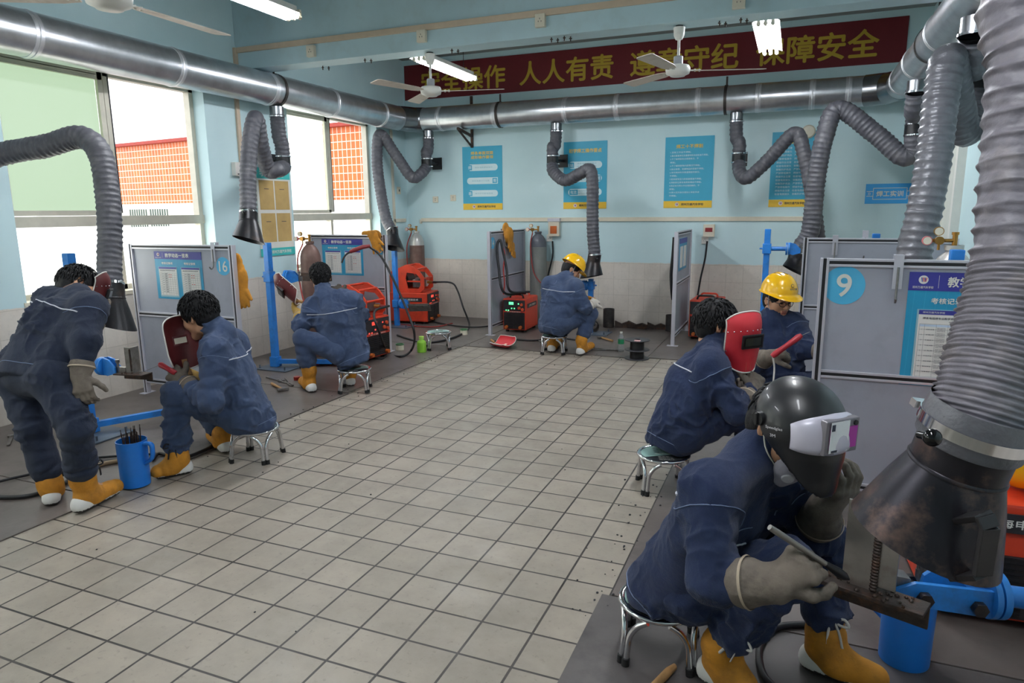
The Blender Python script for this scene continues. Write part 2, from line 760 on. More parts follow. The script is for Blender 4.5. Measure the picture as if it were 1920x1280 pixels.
# ------------------------------------------------------------------ palette
XL, XR, YB, YF, ZC = -5.21, 1.20, 8.745, -3.2, 3.56
M_floor = tiles_mat('floor_tile', .2, .2, (.0146, .0822), (0, 1), (164, 154, 141), (152, 143, 131), (50, 46, 44), .005, .42, .5, .5)[0].m
M_wback = wall_mat('paint_and_tile_back', 0)
M_wside = wall_mat('paint_and_tile_side', 1)
M_paint = pm('blue_paint', (184, 211, 218), .5, var=.06, vs=1.5, dirt=(170, 190, 190), da=.4)
M_ceil = pm('ceiling_paint', (146, 152, 150), .7, var=.05, vs=2)
M_alu = pm('aluminium', (200, 199, 208), .35, .3, var=.05)
M_alub = pm('beige_aluminium', (206, 200, 184), .4, .25, var=.07)
M_dark = pm('dark_gasket', (28, 28, 32), .6, var=.1)
M_board = pm('grey_board', (162, 165, 177), .45, var=.05, vs=3, dirt=(120, 122, 130), da=.3, ds=4)
M_galv = pm('galvanised_sheet', (206, 208, 212), .3, .92, var=.14, vs=7, bump=.12, bs=18)
M_galvd = pm('galvanised_seam', (150, 152, 156), .26, 1., var=.1)
M_hose = pm('ribbed_grey_hose', (84, 84, 91), .5, 0, var=.18, vs=14, bump=.5, bs=55, dirt=(120, 116, 114), da=.4, ds=14)
M_hoseb = pm('ribbed_silver_hose', (104, 104, 110), .34, .15, var=.16, vs=14, bump=.8, bs=38)
M_hosen = pm('near_grey_hose', (112, 108, 116), .5, 0, var=.2, vs=12, bump=.8, bs=34, dirt=(150, 140, 136), da=.45, ds=11)
M_black = pm('black_steel', (30, 30, 34), .35, .3, var=.2, vs=10, dirt=(95, 75, 66), da=.5, ds=7)
M_blackp = pm('black_plastic', (24, 24, 27), .42, var=.15)
M_rubber = pm('black_rubber', (20, 20, 22), .6, var=.15)
M_chrome = pm('chrome', (218, 218, 222), .12, 1., var=.03)
M_steel = pm('bare_steel', (140, 138, 136), .38, .9, var=.2, vs=20, dirt=(92, 72, 58), da=.6, ds=12)
M_rust = pm('burnt_steel', (70, 60, 56), .55, .6, var=.3, vs=25, dirt=(120, 80, 55), da=.7, ds=16, bump=.4, bs=80)
M_blue = pm('blue_paint_steel', (38, 124, 206), .38, var=.1, vs=14, dirt=(50, 62, 80), da=.55, ds=9)
M_blueb = pm('blue_bucket_paint', (28, 120, 214), .32, var=.06)
M_red = pm('red_machine', (214, 66, 38), .4, var=.07, dirt=(120, 44, 32), da=.4, ds=8)
M_redw = pm('red_banner_cloth', (112, 24, 32), .6, var=.08, vs=3)
M_gold = pm('gold_lettering', (196, 164, 50), .6, var=.05)
M_white = pm('white_paint', (228, 226, 218), .4, var=.04)
M_cream = pm('cream_plastic', (220, 212, 192), .45, var=.05)
M_yellow = pm('yellow_helmet', (248, 190, 18), .22, var=.04, coat=.4)
M_teal = pm('poster_blue', (66, 172, 204), .5, var=.03)
M_navy = pm('poster_navy', (58, 58, 150), .45, var=.04)
M_posty = pm('poster_yellow', (240, 196, 60), .5, var=.04)
M_paper = pm('paper', (228, 226, 222), .7, var=.03)
M_ink = pm('ink', (52, 56, 72), .7, var=.1)
M_inkred = pm('red_ink', (208, 70, 74), .7, var=.1)
M_pale = pm('pale_print', (214, 236, 240), .6, var=.03)
M_kraft = pm('kraft_paper', (196, 164, 104), .75, var=.12, vs=5)
M_leath = pm('yellow_leather', (196, 132, 36), .75, var=.2, vs=12, bump=.4, bs=70, dirt=(92, 66, 38), da=.55, ds=7)
M_sticker = pm('cyan_sticker', (84, 184, 226), .4, var=.03)
M_wood = pm('worn_wood', (170, 130, 84), .6, var=.2, vs=20, stretch=(1, 1, .1))
M_brass = pm('brass', (176, 128, 66), .3, .9, var=.1)
M_cable = pm('black_cable', (26, 26, 30), .5, var=.1)
M_hosered = pm('red_gas_hose', (150, 44, 40), .5, var=.1)
M_plate = pm('steel_floor_plate', (104, 96, 92), .4, .12, var=.16, vs=3, dirt=(62, 52, 48), da=.6, ds=3.5, bump=.15, bs=40)
M_copper = pm('orange_switch', (190, 96, 40), .4, var=.1)
M_tube = emat('tube_light', (244, 248, 255), TUBE_POWER)


# ------------------------------------------------------------------ room shell
b = MB()
b.box(((XL + XR) / 2, (YF + YB) / 2, -.1), (XR - XL + .6, YB - YF + .6, .2))
structure(b.build('floor', M_floor))
b = MB()
b.box(((XL + XR) / 2, YB + .12, ZC / 2), (XR - XL + .48, .24, ZC))
structure(b.build('wall_back', M_wback))
b = MB()
b.box(((XL + XR) / 2, YF - .12, ZC / 2), (XR - XL + .48, .24, ZC))
structure(b.build('wall_front', M_wback))
b = MB()
b.box(((XL + XR) / 2, (YF + YB) / 2, ZC + .1), (XR - XL + .48, YB - YF + .48, .2))
structure(b.build('ceiling', M_ceil))

WIN = [(3.27, 5.12), (6.27, 8.02), (.2, 2.1), (-2.6, -.7)]      # openings along the left wall; the last two are unseen, added as light sources
SILL, HEAD, TR0, TR1 = .86, 2.66, 1.405, 1.486
b = MB()
T = .24
ys = sorted(WIN)
edges = [YF] + [y for w in ys for y in w] + [YB]
for y0, y1 in zip(edges[::2], edges[1::2]):
    b.box((XL - T / 2, (y0 + y1) / 2, ZC / 2), (T, y1 - y0, ZC))
for y0, y1 in ys:
    b.box((XL - T / 2, (y0 + y1) / 2, SILL / 2), (T, y1 - y0, SILL))
    b.box((XL - T / 2, (y0 + y1) / 2, (HEAD + ZC) / 2), (T, y1 - y0, ZC - HEAD))
structure(b.build('wall_left', M_wside))

# right wall with its own daylit windows towards the camera end
RW = []
b = MB()
edges = [YF] + [y for w in RW for y in w] + [YB]
for y0, y1 in zip(edges[::2], edges[1::2]):
    b.box((XR + T / 2, (y0 + y1) / 2, ZC / 2), (T, y1 - y0, ZC))
for y0, y1 in RW:
    b.box((XR + T / 2, (y0 + y1) / 2, .7), (T, y1 - y0, 1.4))
    b.box((XR + T / 2, (y0 + y1) / 2, (HEAD + ZC) / 2), (T, y1 - y0, ZC - HEAD))
structure(b.build('wall_right', M_wside))

G_green = emat('frosted_pane_green', (200, 228, 192), .31 * GLASS_POWER)
G_pale = emat('frosted_pane_pale', (240, 250, 238), .85 * GLASS_POWER)
G_white = emat('frosted_pane_white', (250, 253, 244), 1.5 * GLASS_POWER)


def window(n, x, y0, y1, sgn, upper, open_right=True, sill=SILL, tr0=TR0, tr1=TR1):
    """aluminium sash window in a wall opening; its far upper half slid open"""
    w = thing('window_%d' % n, 'x', 'window', (x, (y0 + y1) / 2, sill))
    del w['label'], w['category']
    w['kind'] = 'structure'
    fr = MB()
    c, t = .045, .07
    yc, ym = (y0 + y1) / 2, (y0 + y1) / 2
    for y in (y0 + c / 2, y1 - c / 2):
        fr.box((x, y, (sill + HEAD) / 2), (t, c, HEAD - sill))
    for z in (sill + c / 2, HEAD - c / 2):
        fr.box((x, yc, z), (t, y1 - y0, c))
    fr.box((x, yc, (tr0 + tr1) / 2), (t + .03, y1 - y0, tr1 - tr0))
    fr.box((x, ym, (sill + tr0) / 2), (t, c, tr0 - sill))
    fr.build('window_frame', M_alub, w)
    sa = MB()
    for y in (y0 + c + .02, ym - .02, ym + .03):
        sa.box((x + sgn * .02, y, (tr1 + HEAD) / 2), (.03, .045, HEAD - tr1 - .04))
    for z in (tr1 + .025, HEAD - .06):
        sa.box((x + sgn * .02, (y0 + ym) / 2, z), (.03, ym - y0, .04))
    sa.box((x + sgn * .03, ym + .052, (tr1 + HEAD) / 2), (.012, .012, HEAD - tr1 - .05), mi=1)
    sa.build('sash', [M_alub, M_dark], w)
    p = MB()
    p.box((x - sgn * .004, (y0 + ym) / 2, (tr1 + HEAD) / 2), (.006, ym - y0 - .08, HEAD - tr1 - .08))
    p.build('pane', upper, w)
    if not open_right:
        p = MB()
        p.box((x - sgn * .012, (y1 + ym) / 2, (tr1 + HEAD) / 2), (.006, y1 - ym - .08, HEAD - tr1 - .08))
        p.build('pane', upper, w)
    for a, e in ((y0 + c, ym - c / 2), (ym + c / 2, y1 - c)):
        p = MB()
        p.box((x - sgn * .004, (a + e) / 2, (sill + tr0) / 2), (.006, e - a, tr0 - sill - .04))
        p.build('pane', G_white, w)
    s_ = MB()
    s_.box((x + sgn * .085, yc, sill - .012), (.19, y1 - y0 + .04, .03))
    s_.build('sill', M_cream, w)


for k, (y0, y1) in enumerate(WIN):
    window(k + 1, XL - .17, y0, y1, 1, (G_green, G_pale, G_pale, G_pale)[k], k < 2)
for k, (y0, y1) in enumerate(RW):
    window(k + 5, XR + .17, y0, y1, -1, G_pale, False, 1.4, 1.75, 1.8)

# outside: the wall opposite, clad in orange tiles
t, _, _, _ = tiles_mat('orange_cladding', .115, .15, (0, 0), (0, 2), (220, 104, 40), (232, 122, 52), (246, 226, 206), .009, .4, .12, .1)
o0, o1 = W(215, 277, Y=12.6), W(700, 232, Y=11.4)
d = (V(o1.x, o1.y, 0) - V(o0.x, o0.y, 0)).normalized()
p0, p1 = V(o0.x, o0.y, 0) - d * 4, V(o1.x, o1.y, 0) + d * 2.2
zt = W(280, 271, Y=12.4).z
nb = thing('neighbouring_building', 'orange tiled building outside, seen through the open window sashes', 'building', ((p0.x + p1.x) / 2, (p0.y + p1.y) / 2, 0))
bb = MB()
L = (p1 - p0).length
Mb = frame(p0, d, (0, 0, 1))
bb.box((L / 2, zt / 2 - .5, -1.5), (L, zt + 1, 3), Mb)
bb.build('facade', t.m, nb)
bb = MB()
bb.box((L / 2, zt + .03, -1.4), (L, .07, 3.1), Mb)
bb.build('coping', pm('red_coping', (170, 62, 50), .6), nb)
zz = W(285, 382, Y=12.4).z
bb = MB()
bb.box((L / 2, zz - .85, .06), (L, 1.7, .1), Mb)
bb.build('render_band', pm('white_render', (236, 232, 226), .7), nb)
cx = (W(285, 395, Y=12.4) - p0).dot(d)
for k in (-1, 1):
    g = MB()
    g.box((cx + k * .42, zz - .38, .115), (.7, .5, .02), Mb)
    q = g.build('grilled_window', pm('dark_glass', (70, 92, 84), .2), nb)
    g = MB()
    for i in range(8):
        g.box((cx + k * .42 - .33 + i * .094, zz - .38, .135), (.018, .5, .02), Mb)
    g.build('grille', M_white, q)
bb = MB()
bb.box((-14, 8, -.14), (17, 26, .2))
structure(bb.build('ground_outside', pm('outside_paving', (170, 166, 160), .8)))

# beams under the ceiling
for y, nm in ((5.687, 'beam'), (2.28, 'beam'), (-1.2, 'beam')):
    b = MB()
    b.box(((XL + XR) / 2, y, (2.887 + ZC) / 2), (XR - XL, .226, ZC - 2.887), bev=.006)
    structure(b.build('ceiling_beam', M_paint))


def trim(n, m, *boxes):
    b = MB()
    for c, d in boxes:
        b.box(c, d, bev=.004)
    return structure(b.build('trim_%d' % n, m))


M_trunk = pm('beige_trunking', (204, 184, 160), .5, var=.06)
trim(1, M_trunk, (((XL + XR) / 2, 5.562, 3.065), (XR - XL, .024, .05)), ((XL + .018, 5.555, 2.97), (.034, .036, .24)))
trim(2, M_cream, ((-2.38, YB - .012, 1.383), (5.2, .024, .052)), ((-4.99, YB - .012, 1.36), (.03, .024, .06)))
trim(3, M_trunk, ((XL + .012, 5.53, 2.15), (.024, .045, 1.5)))
trim(4, M_cream, ((XL + .012, 8.36, 1.9), (.024, .04, 1.4)), ((XL + .012, 8.5, 1.38), (.024, .32, .05)))

# white door in the right wall, half hidden by the hoses
dr = thing('door_1', 'x', 'door', (XR, 7.4, 0))
del dr['label'], dr['category']
dr['kind'] = 'structure'
g = MB()
for y in (6.45, 8.42):
    g.box((XR - .03, y, 1.05), (.06, .07, 2.1))
g.box((XR - .03, 7.43, 2.1), (.06, 2.05, .07))
g.box((XR - .03, 7.0, 1.05), (.05, .06, 2.1))
g.build('door_frame', M_white, dr)
g = MB()
g.box((XR - .015, 7.7, 1.05), (.028, 1.4, 2.04), bev=.004)
g.box((XR - .015, 6.73, 1.05), (.028, .5, 2.04), bev=.004)
g.build('door_leaf', pm('pale_door', (214, 216, 206), .4, var=.04), dr)
g = MB()
g.cyl((XR - .06, 7.12, 1.0), (XR - .06, 7.12, 1.12), .012)
g.cyl((XR - .03, 7.12, 1.02), (XR - .06, 7.12, 1.02), .008)
g.cyl((XR - .03, 7.12, 1.1), (XR - .06, 7.12, 1.1), .008)
g.build('door_handle', M_chrome, dr)


# ------------------------------------------------------------------ exhaust ducts
def duct(label, a, b, r, seams, hang, elbow=None):
    a, b = V(a), V(b)
    t = thing('exhaust_duct', label, 'duct', (a + b) / 2, 'galvanised exhaust ducts round the room')
    g = MB()
    g.cyl(a, b, r, n=40)
    g.build('pipe', M_galv, t)
    d = (b - a).normalized()
    for s in seams:
        q = MB()
        c = a + d * s
        M = along(c, d)
        q.lathe([(r, -.03), (r + .003, -.029), (r + .003, -.005), (r + .007, 0), (r + .003, .005), (r + .003, .029), (r, .03)], M, 40)
        q.build('seam_band', pm('bright_seam', (232, 232, 236), .38, .8, var=.03), t)
    for s in hang:
        q = MB()
        c = a + d * s
        M = along(c, d)
        q.lathe([(r + .004, -.016), (r + .008, -.016), (r + .008, .016), (r + .004, .016)], M, 40)
        q.beam((c.x, c.y, c.z + r), (c.x, c.y, ZC if abs(d.x) < .5 else c.z + r + .1), .022, .006)
        q.build('hanger_strap', pm('rusty_strap', (78, 72, 70), .5, .7, var=.2), t)
    if elbow:
        for e0, e1, r0, r1 in elbow:
            q = MB()
            q.cyl(e0, e1, r0, r1, 40, cap=True)
            q.build('elbow', M_galvd, t)
    return t


RD, ZD = .155, 2.72
duct('long galvanised duct along the window wall, above both windows', (-4.98, YF + .02, ZD), (-4.98, 8.24, ZD), RD,
     [1.0, 2.4, 3.8, 5.2, 6.55, 7.75, 8.9, 9.9, 10.9], [3.2, 6.2, 9.02],
     [((-4.98, 8.2, ZD), (-4.86, 8.44, ZD), RD + .006, RD + .006)])
duct('galvanised duct running across the back wall under the red banner', (-4.82, 8.48, ZD), (.66, 8.48, ZD), RD,
     [.35, 1.15, 2.1, 2.75, 3.7, 4.35, 4.9, 5.25], [1.2, 4.0],
     [((-4.92, 8.40, ZD), (-4.74, 8.5, ZD), RD + .006, RD + .006), ((.6, 8.48, ZD), (.78, 8.42, ZD), RD + .006, RD + .006)])
duct('galvanised duct on the right, coming forward overhead from the back corner', (.9, 8.2, ZD), (.9, YF + .02, ZD), RD * .92,
     [.3, 1.2, 2.3, 3.6, 5.0, 6.4], [1.9, 6, 9.5], [((.9, 8.2, ZD), (.8, 8.4, ZD), RD * .95, RD + .004)])
q = MB()
for x in (-4.15,):
    q.beam((x, YB - .002, 2.5), (x, 8.3, 2.56), .03, .03)
    q.beam((x, YB - .015, 2.35), (x, YB - .015, 3.02), .03, .03)
    q.beam((x, YB - .02, 2.36), (x - .02, 8.36, 2.55), .02, .02)
tag(q.build('duct_bracket', M_rust), 'rusty angle bracket holding up the back duct near the first wall poster', 'bracket')


# ------------------------------------------------------------------ lights, fans, wall fittings
def tube_light(x, y0, y1, z, label):
    t = thing('tube_light', label, 'ceiling light', (x, (y0 + y1) / 2, z), 'fluorescent tube fixtures')
    g = MB()
    g.box((x, (y0 + y1) / 2, z + .06), (.05, y1 - y0, .045))
    g.add([(x - .025, y0, z + .045), (x + .025, y0, z + .045), (x + .1, y0, z + .012), (x - .1, y0, z + .012),
           (x - .025, y1, z + .045), (x + .025, y1, z + .045), (x + .1, y1, z + .012), (x - .1, y1, z + .012)],
          [(0, 4, 7, 3), (1, 2, 6, 5), (0, 1, 5, 4)])
    g.build('reflector', M_white, t)
    for dx in (-.052, 0, .052):
        g = MB()
        g.cyl((x + dx, y0 + .03, z), (x + dx, y1 - .03, z), .0135, n=12)
        tb = g.build('tube', M_tube, t)
        for y, e in ((y0, 1), (y1, -1)):
            g = MB()
            g.cyl((x + dx, y, z), (x + dx, y + e * .035, z), .016, n=12)
            g.box((x + dx, y + e * .012, z + .025), (.024, .022, .05))
            g.build('lamp_holder', M_cream, tb)
    g = MB()
    for y in (y0 + .2, y1 - .2):
        g.tube([(x, y, z + .08), (x, y, ZC)], .003, 6)
    g.build('suspension_wire', M_dark, t)


tube_light(-3.355, 5.93, 7.08, 2.9, 'lit tube light hanging slantwise in front of the left end of the red banner')
tube_light(-.31, 5.93, 7.08, 2.9, 'lit tube light seen end-on before the right end of the red banner')
tube_light(-3.5, 3.22, 4.37, 2.9, 'lit tube light at the top edge of the photo, above the left duct')
tube_light(-.31, 3.0, 4.15, 2.9, 'tube light overhead between the beams on the right, above the photo')
tube_light(-.31, .2, 1.35, 2.9, 'added unseen tube light overhead directly above the camera')  # unseen tube, added to brighten the right side
tube_light(-3.4, .2, 1.35, 2.9, 'tube light overhead by the window wall, near the camera')


def fan(c, ztop, angs, label, R=.66):
    """white ceiling fan; c is the motor's centre"""
    x, y, z = c
    t = thing('ceiling_fan', label, 'ceiling fan', (x, y, ztop), 'white ceiling fans under the beams')
    g = MB()
    M = at(x, y, z)
    g.lathe([(.0, -.05), (.055, -.048), (.06, -.042), (.088, -.03), (.093, -.012), (.095, .0), (.093, .012), (.085, .03), (.05, .038), (.0, .04)], M, 32, split=False)
    g.build('motor', M_white, t)
    g = MB()
    g.lathe([(.036, .035), (.036, .095), (.03, .1), (.0, .1)], M, 20)
    g.build('motor_cap', pm('grey_plastic', (160, 162, 166), .4), t)
    g = MB()
    g.cyl((x, y, z + .09), (x, y, ztop - .02), .0105, n=12)
    g.build('down_rod', M_white, t)
    g = MB()
    g.lathe([(.0, ztop - z - .1), (.026, ztop - z - .1), (.04, ztop - z - .07), (.045, ztop - z - .012), (.0, ztop - z - .012)], M, 20)
    g.build('canopy', M_white, t)
    g = MB()
    g.cyl((x, y, ztop - .014), (x, y, ztop), .03)
    g.build('hook_plate', M_dark, t)
    for a in angs:
        g = MB()
        Mb = M @ Matrix.Rotation(math.radians(a), 4, 'Z') @ Matrix.Rotation(math.radians(9), 4, 'X')
        pr = [(.12, -.032), (.2, -.05), (R - .02, -.062), (R, -.05), (R, .05), (R - .02, .062), (.2, .05), (.12, .032)]
        g.prism(pr, .005, Mb, z0=-.01)
        bl = g.build('blade', pm('dusty_blade', (216, 204, 190), .5, var=.1, vs=6, dirt=(140, 112, 88), da=.6, ds=6), t)
        g = MB()
        Mb = M @ Matrix.Rotation(math.radians(a), 4, 'Z')
        g.box((.12, 0, -.006), (.11, .03, .006), Mb)
        for dx in (.13, .165):
            g.cyl(Mb @ V(dx, 0, -.016), Mb @ V(dx, 0, .004), .006, n=8)
        g.build('blade_bracket', M_white, bl)
    return t


f1 = W(808, 170, Y=5.69)
fan((f1.x, f1.y, f1.z), 2.887, (14, 134, 254), 'white ceiling fan under the beam, in front of the left end of the red banner')
f2 = W(1271, 131, Y=5.69)
fan((f2.x, f2.y, f2.z), 2.887, (18, 138, 258), 'white ceiling fan under the beam, before the middle of the red banner')
f3 = W(205, -4, D=2.95)
p = W(372, 48, Z=f3.z)
a3 = math.degrees(math.atan2(p.y - 2.28, p.x - f3.x))
fan((f3.x, 2.28, f3.z), 2.887, (a3, a3 + 120, a3 + 240), 'ceiling fan cut by the top edge of the photo, above the left duct')


def wall_box(name, label, cat, M, w, h, d, mats, holes=(), group=None, face=None):
    """small fitting on a wall plane: back body, front plate, dark holes"""
    t = thing(name, label, cat, M.translation, group)
    g = MB(M)
    g.box((0, 0, d / 2), (w, h, d), bev=.003)
    g.build('housing', mats[0], t)
    if face:
        g = MB(M)
        g.box((face[0], face[1], d + .002), (face[2], face[3], .006), bev=.001)
        g.build('cover', mats[1], t)
    if holes:
        g = MB(M)
        for hx, hy, hw, hh in holes:
            g.box((hx, hy, d + .001), (hw, hh, .002))
        g.build('pin_holes', M_dark, t)
    return t


def backM(p):
    return frame((p.x, YB, p.z), (1, 0, 0), (0, 0, 1))


def leftM(p):
    return frame((XL, p.y, p.z), (0, 1, 0), (0, 0, 1))


holes3 = ((0, .012, .004, .01), (-.012, -.008, .004, .01), (.012, -.008, .004, .01))
for (px, py), w_, nm in (((586, 97), .085, 'nearest the window wall'), ((793, 69), .085, 'directly above the left ceiling fan'),
                         ((1015, 40), .085, 'above the middle of the red banner'), ((1386, 4), .09, 'cut by the top edge, left of the end-on tube light')):
    p = W(px, py, Y=5.574)
    wall_box('power_socket', 'cream socket on the beam, ' + nm, 'socket', frame((p.x, 5.574, p.z), (1, 0, 0), (0, 0, 1)), w_, .1, .04, [M_cream], holes3, 'sockets on the beam')
for (px, py), nm in (((817, 374), 'left of the two beside the first poster'), ((850, 371), 'touching distance from the first poster')):
    wall_box('power_socket', 'small cream socket plate on the back wall, ' + nm, 'socket', backM(W(px, py, Y=YB)), .085, .085, .012, [M_cream], ((0, .01, .02, .006), (0, -.012, .012, .006)), 'socket plates on the back wall')
wall_box('light_switch', 'yellowed switch plate on the window wall close to the back corner', 'switch', leftM(W(747, 357, X=XL)), .08, .1, .014, [M_cream], ((0, 0, .02, .03),))
wall_box('junction_box', 'white box with short cables on the window wall, right of the first window', 'box', leftM(W(442, 317, X=XL)), .11, .13, .05, [M_white], ((0, -.05, .06, .01),))
bx = W(1041, 429, Y=YB)
wall_box('breaker_box', 'cream breaker box with orange switch, left of the middle hood', 'breaker box', backM(bx), .15, .19, .07, [M_cream, M_copper], (), 'breaker boxes on the back wall', (0, -.01, .09, .1))
g = MB(backM(bx))
g.box((0, .118, .035), (.17, .045, .08), bev=.004)
tag(g.build('metal_cover_box', M_alu), 'grey metal box standing on top of the breaker box with orange switch', 'box')
bx2 = W(1330, 432, Y=YB)
wall_box('breaker_box', 'cream breaker box with red switch, above the right back welding machine', 'breaker box', backM(bx2), .13, .15, .06, [M_cream, pm('maroon_switch', (140, 40, 44), .4)], (), 'breaker boxes on the back wall', (0, .01, .085, .05))
for p_, nm in ((W(1031, 446, Y=YB), 'under the box with orange switch'), (W(1322, 450, Y=YB), 'under the box with red switch')):
    wall_box('power_socket', 'white socket on the back wall ' + nm, 'socket', backM(p_), .08, .09, .02, [M_white], holes3)
for pts, nm in (([W(1036, 452, Y=YB - .03), W(1036, 480, Y=YB - .04), W(1028, 515, Y=YB - .04), W(1022, 550, Y=YB - .05), W(1018, 596, Y=YB - .06)], 'orange'),
                ([W(1326, 452, Y=YB - .03), W(1322, 485, Y=YB - .04), W(1314, 520, Y=YB - .05), W(1308, 555, Y=YB - .06), W(1300, 600, Y=YB - .06)], 'red')):
    g = MB()
    g.tube(smooth_path(pts), .011, 8)
    tag(g.build('power_cable', M_cable), 'black cable hanging down the back wall from the breaker box with %s switch' % nm, 'cable')
for i, px in enumerate(((611, 124), (690, 110), (853, 92), (1040, 71), (1064, 68), (1355, 40), (1395, 34))):
    p = W(*px, Z=2.887)
    g = MB()
    y_ = min(5.78, max(5.6, p.y))
    for dx in (-.02, .02):
        g.cyl((p.x + dx, y_ + dx, 2.887), (p.x + dx, y_ + dx, 2.85), .005, n=8)
        g.box((p.x + dx, y_ + dx, 2.872), (.022, .012, .006))
    tag(g.build('ceiling_hook', M_rust), ('rusty hook pair under the beam, left of the first fan', 'rusty hook pair under the beam between the first socket and the left fan',
        'rusty hook pair under the beam just right of the left fan', 'left of two close hook pairs under the beam, above the banner middle', 'right of two close hook pairs under the beam, above the banner middle',
        'rusty hook pair under the beam just right of the middle fan', 'rusty hook pair under the beam beside the end-on tube light')[i], 'hook', 'rusty hooks under the beam')

# red banner
bt, bl_ = 3.488, 3.03
bn = thing('safety_banner', 'long red banner with yellow Chinese safety slogan high on the back wall', 'banner', (-2.1, YB, bl_))
g = MB()
g.box(((XL + .03 + .975) / 2, YB - .006, (bt + bl_) / 2), (.975 - XL - .03, .01, bt - bl_))
g.build('cloth', M_redw, bn)
for s, x0, x1, in (('安全操作', 790, 947), ('人人有责', 975, 1150), ('遵章守纪', 1183, 1384), ('保障安全', 1418, 1645)):
    g = MB()
    a, c = W(x0, 110, Y=YB).x, W(x1, 110, Y=YB).x
    g.text(s, frame(((a + c) / 2, YB - .012, (bt + bl_) / 2 - .01), (1, 0, 0), (0, 0, 1)), .285, c - a, bold=.022)
    g.build('lettering', M_gold, bn)


def logo(g, M, x, y, r, white, blue, red):
    """round emblem with a two-tone W"""
    n = 24
    g.prism([(x + r * math.cos(i * 2 * math.pi / n), y + r * math.sin(i * 2 * math.pi / n)) for i in range(n)], .0006, M, white, .0)
    for k, (dx, mi) in enumerate(((-.36, blue), (-.02, red), (.3, blue))):
        h = r * .5
        g.prism([(x + r * dx - r * .16, y + h), (x + r * dx + r * .06, y + h), (x + r * dx + r * .22, y - h), (x + r * dx + r * .04, y - h)], .0006, M, mi, .0008)
    g.prism([(x + r * .34, y - r * .5), (x + r * .5, y - r * .5), (x + r * .72, y + r * .5), (x + r * .52, y + r * .5)], .0006, M, red, .0009)


# four blue posters
def poster(label, x0, x1, z1, z0, kind):
    M = frame(((x0 + x1) / 2, YB, (z0 + z1) / 2), (1, 0, 0), (0, 0, 1))
    w, h = x1 - x0, z1 - z0
    t = thing('wall_poster', label, 'poster', ((x0 + x1) / 2, YB, z0), 'blue welding posters on the back wall')
    g = MB(M)
    g.plate(w, h, .006, Matrix.Identity(4))
    g.build('board', M_teal, t)
    g = MB(M)
    g.plate(w, h * .1, .001, Matrix.Identity(4), 0, .0065, 0, -h * .45)
    logo(g, Matrix.Translation((0, 0, .008)), -w * .22, -h * .45, h * .027, 1, 2, 3)
    g.text('郑州万通汽车学校', Matrix.Translation((w * .1, -h * .45, .0085)), h * .035, w * .46, 4, .02)
    g.build('footer', [M_posty, M_paper, M_navy, M_inkred, M_ink], t)
    g = MB(M)
    T_ = lambda s, x, y, hh, ww: g.text(s, Matrix.Translation((x, y, .007)), hh, ww, 0, .02)
    if kind == 0:
        T_('焊条单面双面', 0, h * .395, h * .05, w * .56)
        T_('成形操作要领', 0, h * .33, h * .05, w * .56)
    elif kind == 1:
        T_('初学焊工操作要点', 0, h * .365, h * .06, w * .75)
    elif kind == 2:
        T_('焊工十不焊割', 0, h * .365, h * .055, w * .54)
    else:
        T_('安全操作规程', 0, h * .365, h * .055, w * .5)
    g.build('title', M_posty, t)
    g = MB(M)
    if kind < 2:
        for i, yy in enumerate((.17, -.04, -.24) if kind == 0 else (.155, -.045, -.25)):
            rr = h * .052
            hw = w * .39
            pill = [(hw - rr + rr * math.cos(a), rr * math.sin(a)) for a in np.linspace(-1.57, 1.57, 10)] + [(-hw + rr - rr * math.cos(a) * (1 if kind or i == 1 else .05), rr * math.sin(a)) for a in np.linspace(1.57, -1.57, 10)]
            if kind == 0 and i == 1:
                pill = [(-x, y) for x, y in pill[::-1]]
                pill = [(hw if x > hw - rr * 1.0 else x, y) for x, y in pill]
            g.prism(pill, .0008, Matrix.Translation((0, h * yy, .0065)), 0)
            sx = (-1 if not (i == 1) else 1)
            bw = rr * (1.5 if i < 2 or kind == 0 else 2.6)
            g.plate(bw, rr * 1.55, .0006, Matrix.Identity(4), 1, .0076, sx * (hw - bw * .62 - .004), h * yy)
            g.text((('焊', '看', '稳'), ('站', '握', '电流'))[kind][i], Matrix.Translation((sx * (hw - bw * .62 - .004), h * yy, .0086)), rr * 1.0, bw * .7, 0, .01)
            for dy in (.25, -.25) if kind else (0,):
                g.text(('焊条电弧焊接操作', '焊条角度均匀运条', '操作中不断电弧稳')[i], Matrix.Translation((-sx * bw * .35, h * yy + dy * rr * 1.6, .0078)), rr * .42, hw * 1.15, 2, 0)
    else:
        rows = ['1.没有工作证不焊割。', '2.重点要害单位及重要场所未经批准不焊割。', '3.不了解焊割地点周围情况，不', '焊割。', '4.不了解焊割物内部情况不焊割。', '5.装过易燃、易爆物品的容器不焊割。', '6.用可燃材料作保温隔音的部位，', '不焊割。',
                '7.密闭或有压力的容器管道不焊割。', '8.焊割部位旁有易燃易爆品不焊割。', '9.附近有与明火作业相抵触的，不', '焊割。', '10.禁火区内未办理动火审批手续', '不焊割。']
        for i, s in enumerate(rows):
            full = len(s) / 20
            y = h * (.285 - i * .047)
            if kind == 2:
                g.text(s, Matrix.Translation((-w * .39, y, .0072)), h * .026, w * .78 * min(1, full), 0, .01, align='L')
            else:
                for c in (-.2, .2):
                    g.text(('焊接作业注意', '检查电缆接头', '穿戴防护用品', '严禁带电操作')[(i + (c > 0)) % 4], Matrix.Translation((w * c, y, .0072)), h * .028, w * .34, 0, .01)
    g.build('printed_text', [M_pale, M_teal, pm('grey_print', (140, 190, 200), .6)], t)


def wx(px, py):
    p = W(px, py, Y=YB)
    return p.x, p.z


